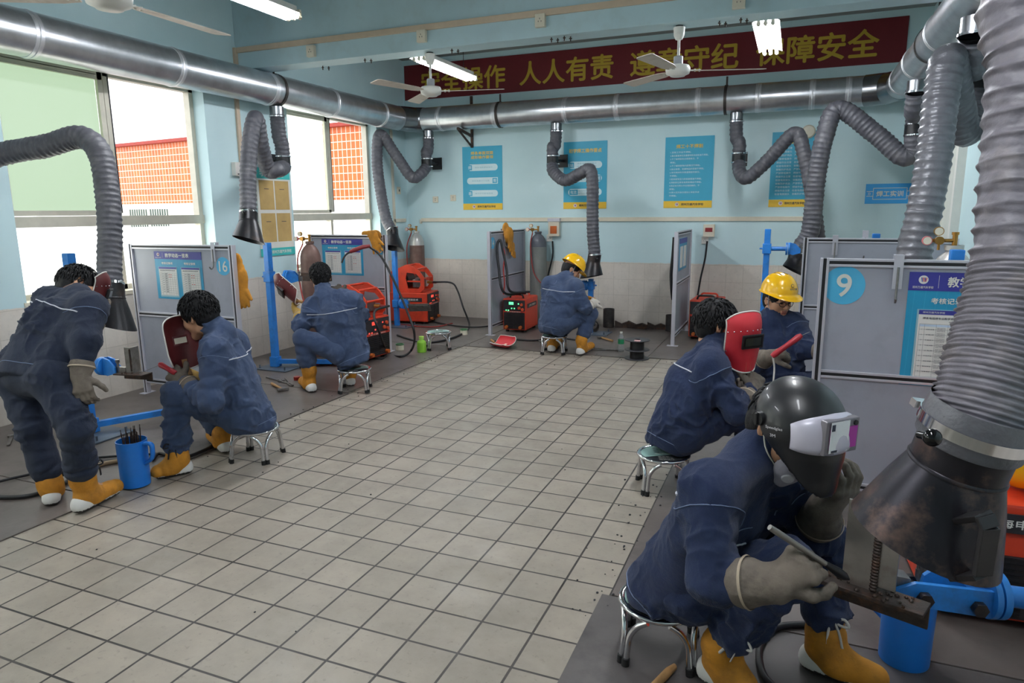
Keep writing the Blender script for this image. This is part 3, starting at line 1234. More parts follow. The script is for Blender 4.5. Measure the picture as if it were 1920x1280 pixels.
pz1, pz0 = wx(905, 274)[1], wx(905, 393)[1]
for lab, xa, xb, k in (('blue poster with three cream bars and square icons, left of the middle hose', 868, 942, 0), ('blue poster with rounded cream bars, crossed by the middle hose', 1057, 1138, 1),
                       ('blue poster of plain text lines between two hoses, nothing in front of it', 1246, 1337, 2), ('blue poster with two text columns, mostly hidden by the right hoses', 1444, 1526, 3)):
    poster(lab, wx(xa, 330)[0], wx(xb, 330)[0], pz1, pz0, k)
# small blue sign
sx0, sz1 = wx(1624, 345)
sx1, sz0 = wx(1714, 381)
sx1 = min(sx1, XR - .012)
M = frame(((sx0 + sx1) / 2, YB, (sz0 + sz1) / 2), (1, 0, 0), (0, 0, 1))
w, h = sx1 - sx0, sz1 - sz0
sg = thing('room_sign', 'small bright blue sign with white frame and Chinese writing by the back right corner', 'sign', (M.translation.x, YB, sz0))
g = MB(M)
g.plate(w, h, .006, Matrix.Identity(4))
g.build('board', pm('bright_blue', (64, 170, 236), .4, var=.02), sg)
g = MB(M)
for s in (-1, 1):
    g.plate(w * .68, h * .03, .001, Matrix.Identity(4), 0, .0062, 0, s * h * .28)
    g.plate(w * .012, h * .58, .001, Matrix.Identity(4), 0, .0062, s * w * .34, 0)
    g.plate(w * .13, h * .03, .001, Matrix.Identity(4), 0, .0062, s * w * .41, h * .12)
    g.plate(w * .13, h * .03, .001, Matrix.Identity(4), 0, .0062, s * w * .41, -h * .12)
    g.text('»' if s < 0 else '«', Matrix.Translation((s * w * .42, 0, .0064)), h * .14, None, 0)
g.text('焊工实训', Matrix.Translation((0, 0, .0066)), h * .28, w * .54, 0, .03)
g.build('lettering', M_white, sg)
# smoke detector disc above the last poster
p = W(1516, 247, Y=YB)
g = MB()
g.lathe([(.075, 0), (.075, .02), (.06, .04), (.0, .045)], along((p.x, YB, p.z), (0, -1, 0)), 24)
tag(g.build('wall_alarm', M_cream), 'round cream disc on the back wall above the right-hand text poster', 'alarm')

# notice board with four kraft sheets on the window wall
a, c = W(481, 318, X=XL), W(547, 472, X=XL)
M = frame((XL, (a.y + c.y) / 2, (a.z + c.z) / 2), (0, 1, 0), (0, 0, 1))
w, h = c.y - a.y + .06, a.z - c.z + .05
nbd = thing('notice_board', 'white board with four brown paper sheets between the two windows', 'notice board', (XL, M.translation.y, c.z))
g = MB(M)
g.plate(w, h, .012, Matrix.Identity(4))
g.build('board', M_white, nbd)
g = MB(M)
g.plate(w, h * .12, .002, Matrix.Identity(4), 0, .0125, 0, h * .44)
g.text('学习园地', Matrix.Translation((-w * .05, h * .44, .015)), h * .07, w * .7, 1, .02)
g.build('header', [pm('teal_print', (64, 190, 186), .5, var=.03), M_white], nbd)
g = MB(M)
g.plate(w * 1.04, h * .09, .002, Matrix.Identity(4), 0, .0125, 0, -h * .455)
g.text('郑州万通汽车学校', Matrix.Translation((w * .1, -h * .455, .015)), h * .04, w * .6, 1, .02)
g.build('footer', [pm('teal_print', (64, 190, 186), .5, var=.03), M_white], nbd)
for i in (-1, 1):
    for j in (-1, 1):
        g = MB(M)
        g.plate(w * .42, h * .33, .002, Matrix.Identity(4), 0, .0125, i * w * .23, j * h * .185 + .01)
        g.plate(w * .14, .006, .0006, Matrix.Identity(4), 1, .0146, i * w * .23, j * h * .185 + h * .08)
        g.build('kraft_sheet', [M_kraft, M_ink], nbd)


# ------------------------------------------------------------------ steel plates on the floor
def floor_plate(x0, x1, y0, y1, label, grp, m=None):
    g = MB()
    g.box(((x0 + x1) / 2, (y0 + y1) / 2, .004), (x1 - x0 - .008, y1 - y0 - .008, .007), bev=.002)
    return tag(g.build('floor_plate', m or M_plate), label, 'floor plate', grp)


floor_plate(XL + .02, -3.34, .2, 2.35, 'steel floor plate nearest the camera along the window wall', 'steel plates along the window wall')
floor_plate(XL + .02, -3.38, 2.35, 4.62, 'steel floor plate under the bending worker and the blue electrode bucket', 'steel plates along the window wall')
floor_plate(XL + .02, -3.4, 4.62, 6.72, 'steel floor plate under the worker crouched at the number 15 panel', 'steel plates along the window wall')
floor_plate(XL + .02, -3.38, 6.72, 8.72, 'steel floor plate in the back left corner, under the empty stool', 'steel plates along the window wall')
floor_plate(-3.38, -1.32, 6.8, 8.72, 'dark steel plate along the back wall under the worker in the yellow helmet', 'steel plates along the back wall')
floor_plate(-1.32, XR - .02, 6.88, 8.72, 'dark steel plate along the back wall on the right, behind the black spool', 'steel plates along the back wall')
floor_plate(-.585, XR - .02, 2.42, 4.6, 'steel floor plate behind the near stool, under the worker with the red mask', 'steel plates along the right side')
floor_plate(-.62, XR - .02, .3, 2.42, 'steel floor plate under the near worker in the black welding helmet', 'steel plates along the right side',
            pm('sooty_shaded_plate', (88, 83, 82), .5, .1, var=.2, vs=3, dirt=(38, 36, 38), da=.85, ds=2.2, bump=.15, bs=40))  # soot and shadow are both put into this darker plate colour
floor_plate(-.56, XR - .02, 4.6, 6.88, 'steel floor plate on the right, under the worker in glasses', 'steel plates along the right side')


# ------------------------------------------------------------------ booth panels
def panel(label, o, d, w, number, h=1.262, numpos=None, numr=.06, group='grey booth panels in aluminium frames'):
    """o = floor corner at the viewer's left of the visible face, d = direction along it"""
    M = frame(o, d, (0, 0, 1))
    t = thing('booth_panel', label, 'partition panel', o, group)
    for x in (.02, w - .02):
        g = MB(M)
        for dx in (-.0135, .0135):
            g.box((x + dx, h / 2, -.01), (.012, h, .04), bev=.002)
        g.box((x, h / 2, -.01), (.018, h - .004, .03), mi=1)
        g.box((x, .006, -.01), (.06, .012, .12), mi=0)
        g.build('post', [M_alu, M_dark], t)
    for y0 in (h - .02, .69, .12):
        g = MB(M)
        for dy in (-.0135, .0135):
            g.box((w / 2, y0 + dy, -.01), (w - .08, .012, .036), bev=.002)
        g.box((w / 2, y0, -.01), (w - .08, .018, .028), mi=1)
        g.build('rail', [M_alu, M_dark], t)
    for y0, y1 in ((.145, .665), (.715, h - .045)):
        g = MB(M)
        g.box((w / 2, (y0 + y1) / 2, -.012), (w - .075, y1 - y0 + .01, .012))
        g.build('board', M_board, t)
    if number:
        g = MB(M)
        x, y = numpos
        n = 40
        g.prism([(x + numr * math.cos(i * 2 * math.pi / n), y + numr * math.sin(i * 2 * math.pi / n)) for i in range(n)], .001, None, 0, -.0055)
        g.text(number, Matrix.Translation((x, y, -.003)), numr * 1.15, numr * (.68 if len(number) == 1 else 1.15), 1, .012)
        g.build('number_sticker', [M_sticker, M_white], t)
    return t, M


def record_poster(t, M, x0, x1, y0, y1, near=False):
    """blue sheet with a navy heading and two record forms in sleeves"""
    w, h = x1 - x0, y1 - y0
    T = M @ Matrix.Translation((x0, y0, -.005))
    g = MB(T)
    g.box((w / 2, h / 2, .001), (w, h, .002))
    g.box((w / 2, h * .92, .0024), (w, h * .16, .0012), mi=1)
    for k in range(14):
        x = w * (k + .4) / 14.5
        g.add([(x, 0, .0023), (x + .0015, 0, .0023), (x + h * .02, h * .84, .0023), (x + h * .02 - .0015, h * .84, .0023)], [(0, 1, 2, 3)], 2)
    ps = g.build('record_poster', [pm('record_blue', (36, 150, 192), .4, var=.04), M_navy, pm('record_stripe', (60, 166, 204), .4)], t)
    g = MB(T)
    logo(g, Matrix.Translation((0, 0, .0034)), w * .09, h * .935, h * .037, 0, 1, 2)
    g.text('郑州万通汽车学校', Matrix.Translation((w * .09, h * .87, .0036)), h * .022, w * .13, 0, .01)
    g.box((w * .185, h * .92, .0036), (.0014, h * .11, .0006))
    g.text('教学动态一览表', Matrix.Translation((w * .49, h * .92, .0036)), h * .085, w * .5, 0, .025)
    for x in (.27, .75):
        g.text('考核记录表', Matrix.Translation((w * x, h * .755, .0036)), h * .05, w * .24, 0, .025)
    g.build('heading', [M_white, M_navy, M_inkred], ps)
    for i, x in enumerate((.27, .755)):
        sw, sh = w * .4, h * .64
        S_ = T @ Matrix.Translation((w * x - sw / 2, h * .04, .003))
        g = MB(S_)
        g.box((sw / 2, sh / 2, .0005), (sw, sh, .001), mi=4)
        g.box((sw / 2, sh * .515, .0014), (sw * .94, sh * .93, .0008), mi=0)
        g.box((sw / 2, sh * .96, .0021), (sw * .94, sh * .06, .0006), mi=1)
        g.text('焊条电弧焊专业教学项目达标考核记录', Matrix.Translation((sw * .5, sh * .88, .0022)), sh * .03, sw * .8, 2, .015)
        if near:
            g.text('郑州万通汽车学校', Matrix.Translation((sw * .26, sh * .96, .0026)), sh * .026, sw * .34, 0, .01)
            g.text('考核日期', Matrix.Translation((sw * .6, sh * .835, .0022)), sh * .018, sw * .2, 2, .0)
        rows = 10
        for k in range(rows + 1):
            y = sh * (.8 - k * .073)
            g.box((sw / 2, y, .002), (sw * .88, .0008, .0004), mi=2)
        for c in (.06, .14, .32, .5, .6, .72, .84, .94):
            g.box((sw * c, sh * .435, .002), (.0007, sh * .73, .0004), mi=2)
        rr = random.Random(3 + i)
        if near:
            g.box((sw * .5, sh * .78, .0019), (sw * .88, sh * .03, .0003), mi=5)
            names = ['焊前准备', '平敷焊', '引弧练习', '平板对接', '立角焊', '平角焊缝', '仰焊', '管板焊接', '设备维护']
            for k in range(9):
                y = sh * (.727 - k * .073)
                g.text(str(k + 1), Matrix.Translation((sw * .1, y, .0022)), sh * .016, None, 2)
                g.text(names[k], Matrix.Translation((sw * .23, y, .0022)), sh * .016, sw * .13, 2)
                for q in (-1, 0, 1):
                    g.text(('焊条角度选择', '电弧长度控制', '焊缝外观检查')[(q + k) % 3], Matrix.Translation((sw * .335, y + q * sh * .02, .0022)), sh * .013, sw * .13, 2, align='L')
        else:
            for k in range(9):
                y = sh * (.765 - k * .073)
                g.box((sw * .23, y, .0021), (sw * .11, .003, .0003), mi=2)
                for q in (-.018, .0, .018):
                    g.box((sw * (.33 + .07), y + q * sh, .0021), (sw * .12, .002, .0003), mi=2)
        for k in range(5 if near or i else 2):
            y = sh * (.74 - k * .073)
            if near or rr.random() < .8:
                for e in ((.555, .05), (.66, .06)):
                    g.box((sw * (e[0] + rr.uniform(-.01, .01)), y, .0023), (sw * e[1], sh * .02, .0003), mi=3)
                if near:
                    g.text('合格', Matrix.Translation((sw * .555, y, .0027)), sh * .016, sw * .045, 0)
        g.build('record_form', [M_paper, M_navy, M_ink, M_inkred, pm('clear_sleeve', (150, 190, 205), .25, var=.02), pm('pale_blue_row', (196, 214, 234), .6)], ps)
    return ps


p16, M16 = panel('grey booth panel with number 16 sticker, behind the seated worker with the maroon mask', (-5.03, 4.02, 0), (1, 0, 0), 1.1, '16', numpos=(.985, 1.1), numr=.07)
record_poster(p16, M16, .27, .77, .825, 1.205)
p15, M15 = panel('grey booth panel with number 15 sticker and record poster, gas cylinder at its left edge', (-4.98, 6.22, 0), (1, 0, 0), 1.0, '15', numpos=(.905, 1.11), numr=.065)
record_poster(p15, M15, .17, .7, .825, 1.215)
p14, M14 = panel('grey booth panel with number 14 sticker, edge-on, orange gloves hung on it', (-3.36, 7.49, 0), (0, 1, 0), 1.17, '14', numpos=(.115, 1.12), numr=.07)
p13, M13 = panel('grey booth panel seen almost edge-on, cyan poster on it, black cable on its left', (-1.173, 7.57, 0), (0, 1, 0), 1.1, None)
g = MB(M13)
g.box((.5, 1.0, -.003), (.56, .36, .003))
g.box((.5, 1.15, -.001), (.56, .055, .002), mi=1)
for dx in (-.13, .13):
    g.box((.5 + dx, .97, -.001), (.2, .24, .002), mi=2)
g.build('record_poster', [pm('record_blue', (36, 150, 192), .4), M_navy, M_paper], p13)
p9, M9 = panel('grey booth panel with number 9 sticker, right behind the near worker in the black helmet', (.125, 3.66, 0), (1, 0, 0), 1.06, '9', numpos=(.112, 1.132), numr=.093)
record_poster(p9, M9, .385, 1.04, .665, 1.205, True)
p10, M10 = panel('grey booth panel just visible above and behind the number 9 panel', (.07, 6.19, 0), (1, 0, 0), 1.1, None)


def hook(label, M, x, y, s=1.):
    t = thing('panel_hook', label, 'hook', M @ V(x, y, 0), 'steel hooks over the booth panels')
    g = MB(M)
    g.box((x, y - .05 * s, .012), (.034 * s, .13 * s, .003))
    g.box((x, y + .0165 * s, -.011), (.034 * s, .003, .049))
    g.box((x, y - .01 * s, -.034), (.034 * s, .05 * s, .003))
    g.build('bracket', M_alu, t)
    g = MB(M)
    g.tube(smooth_path([(x, y - .03 * s, .016), (x, y - .12 * s, .016), (x - .002, y - .155 * s, .022), (x - .004, y - .165 * s, .04), (x - .004, y - .15 * s, .055)]), .0045 * s, 8)
    g.build('wire_hook', M_steel, t)
    return t


hook('bright steel hook hung over the top rail of the number 9 panel', M9, .335, 1.262, 1.2)
hook('steel hook over the top of the panel behind the number 9 panel', M10, .24, 1.262, 1.2)
hook('bent steel hook over the top right of the number 16 panel', M16, .91, 1.262, 1.1)
hook('thin steel hook hung over the top rail of the number 14 panel', M14, .45, 1.262, 1.2)
hook('steel strap end sticking up behind the far right panel top', M10 @ Matrix.Translation((0, .1, -.05)), .46, 1.2, 1.2)


# ------------------------------------------------------------------ blue work stands
def angle_iron(label, c, h, w, yaw, tray=True, group=None, tilt=0, length=.17):
    """welding test piece: upright angle on a short angle tray"""
    t = thing('test_piece', label, 'test piece', c, group)
    M = at(*c, yaw) @ Matrix.Rotation(tilt, 4, 'X')
    g = MB(M)
    g.box((0, 0, h / 2), (w, .007, h))
    g.box((w / 2, .03, h / 2), (.007, .066, h))
    g.build('upright_angle', M_steel, t)
    if tray:
        g = MB(M)
        g.box((.02, .0, -.006), (length, .1, .008))
        g.box((.02, .045, -.03), (length, .008, .05))
        for k in range(9):
            g.sphere((random.uniform(-.05, .08), random.uniform(-.045, .04), 0), random.uniform(.004, .008), 8)
        g.build('tray_angle', M_rust, t)
    g = MB(M)
    for k in range(14):
        g.sphere((w / 2 - .008, -.004, h * (.1 + .8 * k / 13)), .007, 8, sc=(1, .8, 1.1))
    g.build('weld_bead', M_rust, t)
    return t


def stand(label, x, y, top, armz, d, arm=.13, foot=None, plate=True, foot_z=.07):
    """square blue post on a plate with a clamping arm; d = arm direction"""
    t = thing('work_stand', label, 'welding stand', (x, y, 0), 'blue welding stands')
    d = V(d).normalized()
    g = MB()
    g.box((x, y, top / 2 + .006), (.058, .058, top - .012), bev=.006)
    g.build('post', M_blue, t)
    if plate:
        g = MB()
        g.box((x + .05, y, .013), (.38, .3, .01), bev=.002)
        for dx, dy in ((-.1, -.11), (.2, -.11), (.2, .11)):
            g.cyl((x + dx, y + dy, .018), (x + dx, y + dy, .05), .008, n=8)
        g.build('base_plate', pm('plate_grey', (92, 104, 118), .45, .4, var=.15), t)
    g = MB()
    g.box((x, y, armz), (.082, .082, .1), bev=.006)
    g.cyl((x - d.x * .07 + d.y * .0, y - d.y * .07, armz), (x - d.x * .03, y - d.y * .03, armz), .009, n=8)
    col = g.build('collar', M_blue, t)
    a0, a1 = V(x, y, armz) + d * .04, V(x, y, armz) + d * (.04 + arm)
    g = MB()
    g.cyl(a0, a1, .021)
    ar = g.build('arm', M_blue, t)
    g = MB()
    g.cyl(a1 - d * .004, a1 + d * .014, .062, n=28)
    g.cyl(a1 + d * .018, a1 + d * .034, .062, n=28)
    up = V(0, 0, 1)
    sd = d.cross(up)
    Mq = frame(a1 + d * .034, d, up)
    g.prism([(0, -.05), (.0, .062), (.05, .05), (.1, .0), (.1, -.04), (.03, -.06)], .012, Mq, z0=.012)
    g.prism([(0, -.05), (.0, .062), (.05, .05), (.1, .0), (.1, -.04), (.03, -.06)], .012, Mq, z0=-.03)
    g.build('swivel_head', M_blue, ar)
    g = MB(Mq)
    g.box((.12, -.02, -.004), (.1, .045, .022))
    g.cyl((.1, -.05, -.004), (.1, .045, -.004), .008, n=8)
    g.cyl((.1, .03, -.004), (.1, .05, -.004), .014, n=6)
    g.build('clamp_jaw', M_steel, ar)
    if foot:
        g = MB()
        g.beam((x, y, foot_z), foot, .04, .04)
        g.box((x, y, foot_z), (.08, .08, .1), bev=.005)
        g.build('foot_bar', M_blue, t)
    return a1 + d * .2


def stand_at(label, base_px, top, armz, d, **k):
    b = W(*base_px, Z=0) if len(base_px) == 2 else V(*base_px)
    return stand(label, b.x, b.y, top, armz, d, **k)


qA = W(172, 815, Z=0)
eA = stand('blue stand hidden at its top by the bending worker, nearest the left edge', qA.x, qA.y, 1.25, .5, (1, .08, 0), arm=.13, foot=(-4.12, 3.5, .09))
angle_iron('rusty upright steel angle clamped to the stand of the bending worker', (eA.x + .04, eA.y, .47), .17, .05, .15, group='steel test pieces on the stands', length=.22)
qC = W(518, 690, Z=0)
eC = stand('tall blue stand left of the worker crouched at the number 15 panel', qC.x, qC.y, 1.222, .9, (1, .3, 0), arm=.12, foot=(qC.x + .62, qC.y + .3, .05))
g = MB()
g.box((eC.x + .1, eC.y + .02, .885), (.32, .07, .05), at(0, 0))
g.box((eC.x + .1, eC.y - .0, .9), (.3, .012, .075), at(0, 0))
tag(g.build('test_plate', M_rust), 'dark burnt steel plate clamped on the tall blue stand, in front of the gas cylinder', 'test piece')
q5 = W(745, 612, Z=0)
e5 = stand('blue stand beside the right edge of the number 15 panel, under a hood', q5.x, q5.y, 1.0, .31, (1, -.2, 0), arm=.05, plate=True)
g = MB()
Mp = frame((e5.x + .13, e5.y - .06, .29), (1, -.1, .08), (0, -.3, 1))
g.box((0, 0, 0), (.34, .1, .012), Mp)
g.box((0, .02, .012), (.3, .03, .014), Mp)
tag(g.build('test_plate', M_steel), 'bright ground steel plate clamped in front of the corner welding machine', 'test piece')
eD = stand('blue stand in front of the helmeted worker at the back wall', W(1108, 540, Y=8.05).x, 8.05, .68, .6, (-1, -.35, 0), arm=.01, plate=True)
eF = stand('blue stand behind the worker in glasses, its arm reaching right', W(1438, 465, Y=7.4).x, 7.4, 1.3, 1.105, (1, 0, 0), arm=.14)
eb = W(1795, 470, Y=3.86)
stand('blue stand whose square top shows behind the number 9 panel', eb.x, 3.86, 1.3, .6, (-1, 0, 0), arm=.05)
eb = W(1643, 440, Y=6.45)
stand('blue stand whose top just shows over the panel behind number 9', eb.x, 6.45, 1.29, .6, (-1, .2, 0), arm=.05)

# near stand: arm coming in from the right edge of the photo
pF = V(.60, 2.165, .415)
ns = thing('work_stand', 'near blue stand whose arm and flange come in from the right edge', 'welding stand', (1.02, 2.2, 0), 'blue welding stands')
g = MB()
g.box((1.02, 2.2, .62), (.058, .058, 1.2), bev=.006)
g.build('post', M_blue, ns)
g = MB()
g.box((1.02, 2.2, .013), (.26, .3, .01), bev=.002)
g.build('base_plate', pm('plate_grey', (92, 104, 118), .45, .4), ns)
g = MB()
g.box((1.02, 2.2, .415), (.082, .082, .1), bev=.006)
g.build('collar', M_blue, ns)
g = MB()
g.cyl((1.0, 2.195, .415), pF, .03, n=24)
ar = g.build('arm', M_blue, ns)
d = V(-1, -.28, .0).normalized()
M = frame(pF, d, (0, 0, 1))
g = MB()
g.cyl(pF - d * .006, pF + d * .012, .068, n=36)
g.cyl(pF + d * .018, pF + d * .034, .068, n=36)
for k in range(6):
    a = k * math.pi / 3
    c = M @ V(-.01, .05 * math.cos(a), .05 * math.sin(a))
    g.cyl(c, c + d * .01, .009, n=6)
g.build('flange', M_blue, ar)
g = MB(M)
out = [(.03, -.05), (.03, .075), (.075, .09), (.13, .085), (.19, .035), (.2, -.02), (.14, -.045)]
g.prism(out, .014, None, z0=.02)
g.prism([(.03, -.05), (.03, .03), (.24, .045), (.3, .02), (.3, -.01), (.2, -.03)], .014, None, z0=-.045)
g.box((.05, -.01, -.005), (.06, .05, .06))
g.build('swivel_bracket', M_blue, ar)
for x, y in ((.075, -.015), (.22, .005)):
    g = MB(M)
    g.cyl((x, y, .06), (x, y, -.066), .011, n=12)
    g.cyl((x, y, .034), (x, y, .052), .021, n=6)
    g.cyl((x, y, -.05), (x, y, -.07), .021, n=6)
    g.build('bolt', M_black, ar)
g = MB(M)
g.prism([(.25, -.03), (.25, .05), (.31, .06), (.33, .02), (.36, .0), (.36, -.03)], .05, None, z0=-.03)
g.build('clamp_jaw', M_steel, ar)
g = MB(M)
g.cyl((.345, .0, .0), (.345, .09, .0), .012, n=10)
g.cyl((.345, .05, .0), (.345, .066, .0), .024, n=6)
g.cyl((.345, .085, .0), (.345, .115, .0), .021, n=6)
g.build('clamp_bolt', M_steel, ar)

tp = thing('test_piece', 'near upright steel angle with burnt weld, clamped to the near blue stand', 'test piece', (.215, 1.93, .4), 'steel test pieces on the stands')
M = frame((.262, 1.955, .475), (.93, -.36, 0), (.03, .02, 1))
g = MB(M)
g.box((-.045, .115, 0), (.075, .245, .007), bev=.0015)
g.box((-.007, .115, -.034), (.007, .245, .07), bev=.0015)
g.box((.028, .12, .0), (.05, .22, .006), bev=.0015)
g.build('upright_angle', pm('ground_steel', (176, 170, 164), .3, .9, var=.12, vs=12, dirt=(120, 92, 70), da=.6, ds=9), tp)
g = MB(M)
for k in range(26):
    g.sphere((.0, .0 + .009 * k, .006), .0085, 10, sc=(1.3, .8, .8))
g.build('weld_bead', M_rust, tp)
g = MB(M)
g.box((.0, -.012, .0), (.26, .012, .085), bev=.002)
g.box((.0, -.045, -.036), (.26, .07, .01), bev=.002)
for k in range(26):
    g.sphere((random.uniform(-.12, .12), -.004, random.uniform(-.035, .04)), random.uniform(.003, .007), 8)
g.build('tray_angle', M_rust, tp)


# ------------------------------------------------------------------ gas cylinders
def cylinder(label, x, y, body, shoulder, h=1.17, r=.105, hose=None, reg=-1, gauge=True):
    t = thing('gas_cylinder', label, 'gas cylinder', (x, y, 0), 'gas cylinders behind the booths')
    M = at(x, y)
    g = MB()
    g.lathe([(.0, .008), (r * .9, .008), (r, .03), (r, h - .17)], M, 32, 0)
    g.lathe([(r, h - .17), (r * .97, h - .12), (r * .84, h - .07), (r * .6, h - .03), (r * .36, h - .005), (r * .3, h + .01)], M, 32, 1, split=False)
    g.lathe([(r * .3, h + .0), (r * .42, h + .005), (r * .42, h + .03), (r * .3, h + .03)], M, 24, 1)
    g.build('body', [body, shoulder], t)
    g = MB()
    g.cyl((x, y, h + .02), (x, y, h + .085), .013, n=12)
    g.cyl((x, y, h + .055), (x + reg * .05, y - .01, h + .055), .01, n=10)
    g.cyl((x, y, h + .085), (x, y, h + .1), .018, n=10)
    g.build('valve', M_brass, t)
    if gauge:
        rg = MB()
        c = V(x + reg * .075, y - .015, h + .055)
        rg.cyl(c + V(0, .02, 0), c - V(0, .02, 0), .022, n=16)
        rg.cyl(c, c + V(reg * .045, 0, 0), .01, n=10)
        rg.cyl(c, c + V(0, 0, -.05), .007, n=8)
        rb = rg.build('regulator', M_brass, t)
        for dx, dz, m in ((reg * .01, .05, M_brass), (reg * .06, .0, pm('pink_gauge', (206, 110, 110), .4))):
            q = MB()
            p = c + V(dx, -.012, dz)
            q.cyl(p, p - V(0, .022, 0), .024, n=20)
            q.disc(p - V(0, .0225, 0), (0, -1, 0), .02, 20, 1)
            q.build('gauge', [m, M_cream], rb)
        if hose:
            q = MB()
            q.tube(smooth_path([c + V(0, 0, -.05)] + hose), .0075, 8)
            q.build('gas_hose', M_hosered, t)
    return t


M_cbrown = pm('rusty_brown_cylinder', (112, 86, 78), .45, .2, var=.18, vs=8, dirt=(150, 130, 120), da=.4, ds=6)
M_cgrey = pm('grey_cylinder', (126, 130, 126), .5, .1, var=.12, vs=6, dirt=(96, 98, 96), da=.4)
M_csil = pm('silver_shoulder', (190, 188, 184), .35, .5, var=.1)
cylinder('rusty brown gas cylinder left of the number 15 panel', -4.62, 5.78, M_cbrown, M_cbrown, 1.18, .105, [V(-4.74, 5.72, 1.0), V(-4.62, 5.63, .6), V(-4.45, 5.6, .3), V(-4.4, 5.65, .05)])
cylinder('brown gas cylinder with silver shoulder in the back left corner', -4.98, 8.58, M_cbrown, M_csil, 1.2, .105, [V(-5.08, 8.47, 1.0), V(-5.07, 8.46, .6), V(-5.06, 8.46, .2), V(-5.08, 8.45, .02)])
cylinder('tall grey gas cylinder against the back wall behind the number 14 panel', -3.14, 8.585, M_cgrey, pm('dark_grey_shoulder', (92, 96, 104), .45), 1.2, .112, [V(-3.2, 8.46, 1.05), V(-3.14, 8.42, .7), V(-2.95, 8.36, .5), V(-2.8, 8.32, .3), V(-2.82, 8.36, .03)])
cylinder('silver gas cylinder whose shoulder shows behind the number 9 panel', W(1790, 455, Y=4.3).x, 4.3, M_csil, M_csil, 1.27, .11, None, -1)


# ------------------------------------------------------------------ welding machines
LED_G = emat('green_led', (90, 255, 150), .7)
LED_R = emat('red_led', (255, 70, 50), .35)
M_face = pm('dark_face', (44, 42, 46), .45, var=.1)


def machine(label, M, w, d, h, led, handles=2, words=None, strip=True):
    """inverter welding machine, front = -y of M, standing on z=0 of M"""
    t = thing('welding_machine', label, 'welding machine', M.translation, 'red welding machines')
    g = MB(M)
    g.box((0, 0, .03 + (h - .03) / 2), (w, d, h - .03), bev=.012)
    g.build('casing', M_red, t)
    g = MB(M)
    g.box((0, -d / 2 - .004, .035 + h * .27), (w * .92, .012, h * .5), bev=.003)
    for k in range(11):
        for sx in (-.23, .23):
            g.box((sx * w, -d / 2 - .012, .06 + h * .045 * k), (w * .4, .008, h * .02), mi=1)
    g.build('vent_grille', [M_face, M_black], t)
    g = MB(M)
    g.box((0, -d / 2 - .005, h * .8), (w * .94, .014, h * .33), bev=.003)
    fp = g.build('control_panel', M_face, t)
    g = MB(M)
    g.box((-w * .12, -d / 2 - .013, h * .87), (w * .2, .004, h * .08))
    for sx, sz in ((.2, .86), (-.1, .72), (-.34, .66), (-.24, .66), (.02, .72)):
        g.box((sx * w, -d / 2 - .013, sz * h), (w * .05, .004, h * .035))
    g.build('display', led, fp)
    for sx, sz in ((.24, .74), (.38, .7), (.34, .84)):
        q = MB(M)
        q.cyl((sx * w, -d / 2 - .012, sz * h), (sx * w, -d / 2 - .03, sz * h), .018 if w > .25 else .015, n=14)
        q.build('knob', pm('orange_knob', (214, 84, 50), .4), fp)
    g = MB(M)
    g.box((0, -d / 2 - .012, h * .62), (w * .94, .006, h * .05))
    g.text('申工逆变焊机', M_txt(0, -d / 2 - .0155, h * .62), h * .03, w * .6, 1, .01)
    g.build('front_strip', [pm('red_strip', (196, 60, 44), .4), M_white], t)
    for sx in (-.32, .3):
        q = MB(M)
        q.cyl((sx * w, -d / 2 - .01, .07), (sx * w, -d / 2 - .05, .07), .02, n=14)
        q.build('socket', M_copper, t)
    if strip:
        for s in (-1, 1):
            g = MB(M)
            g.box((s * (w / 2 + .001), 0, h * .78), (.004, d * .74, h * .13))
            Mt = frame((s * (w / 2 + .004), 0, h * .78), (0, s, 0), (0, 0, 1))
            g.text(words or '上海申工焊接技术', Mt, h * .065, d * .55, 1, .015)
            g.build('name_strip', [M_face, M_white], t)
    for k in range(handles):
        q = MB(M)
        y = -d * .3 + k * d * .5
        q.tube(fillet([(-w * .3, y, h - .01), (-w * .26, y, h + .045), (w * .26, y, h + .045), (w * .3, y, h - .01)], .05), .011, 8)
        q.build('handle', M_red if k else M_rubber, t)
    q = MB(M)
    for sx in (-1, 1):
        for sy in (-1, 1):
            q.cyl((sx * w * .38, sy * d * .38, 0), (sx * w * .38, sy * d * .38, .035), .022, n=12)
    q.build('rubber_feet', M_rubber, t)
    return t


def M_txt(x, y, z):
    return Matrix.Translation((x, y, z)) @ Matrix.Rotation(math.pi / 2, 4, 'X')


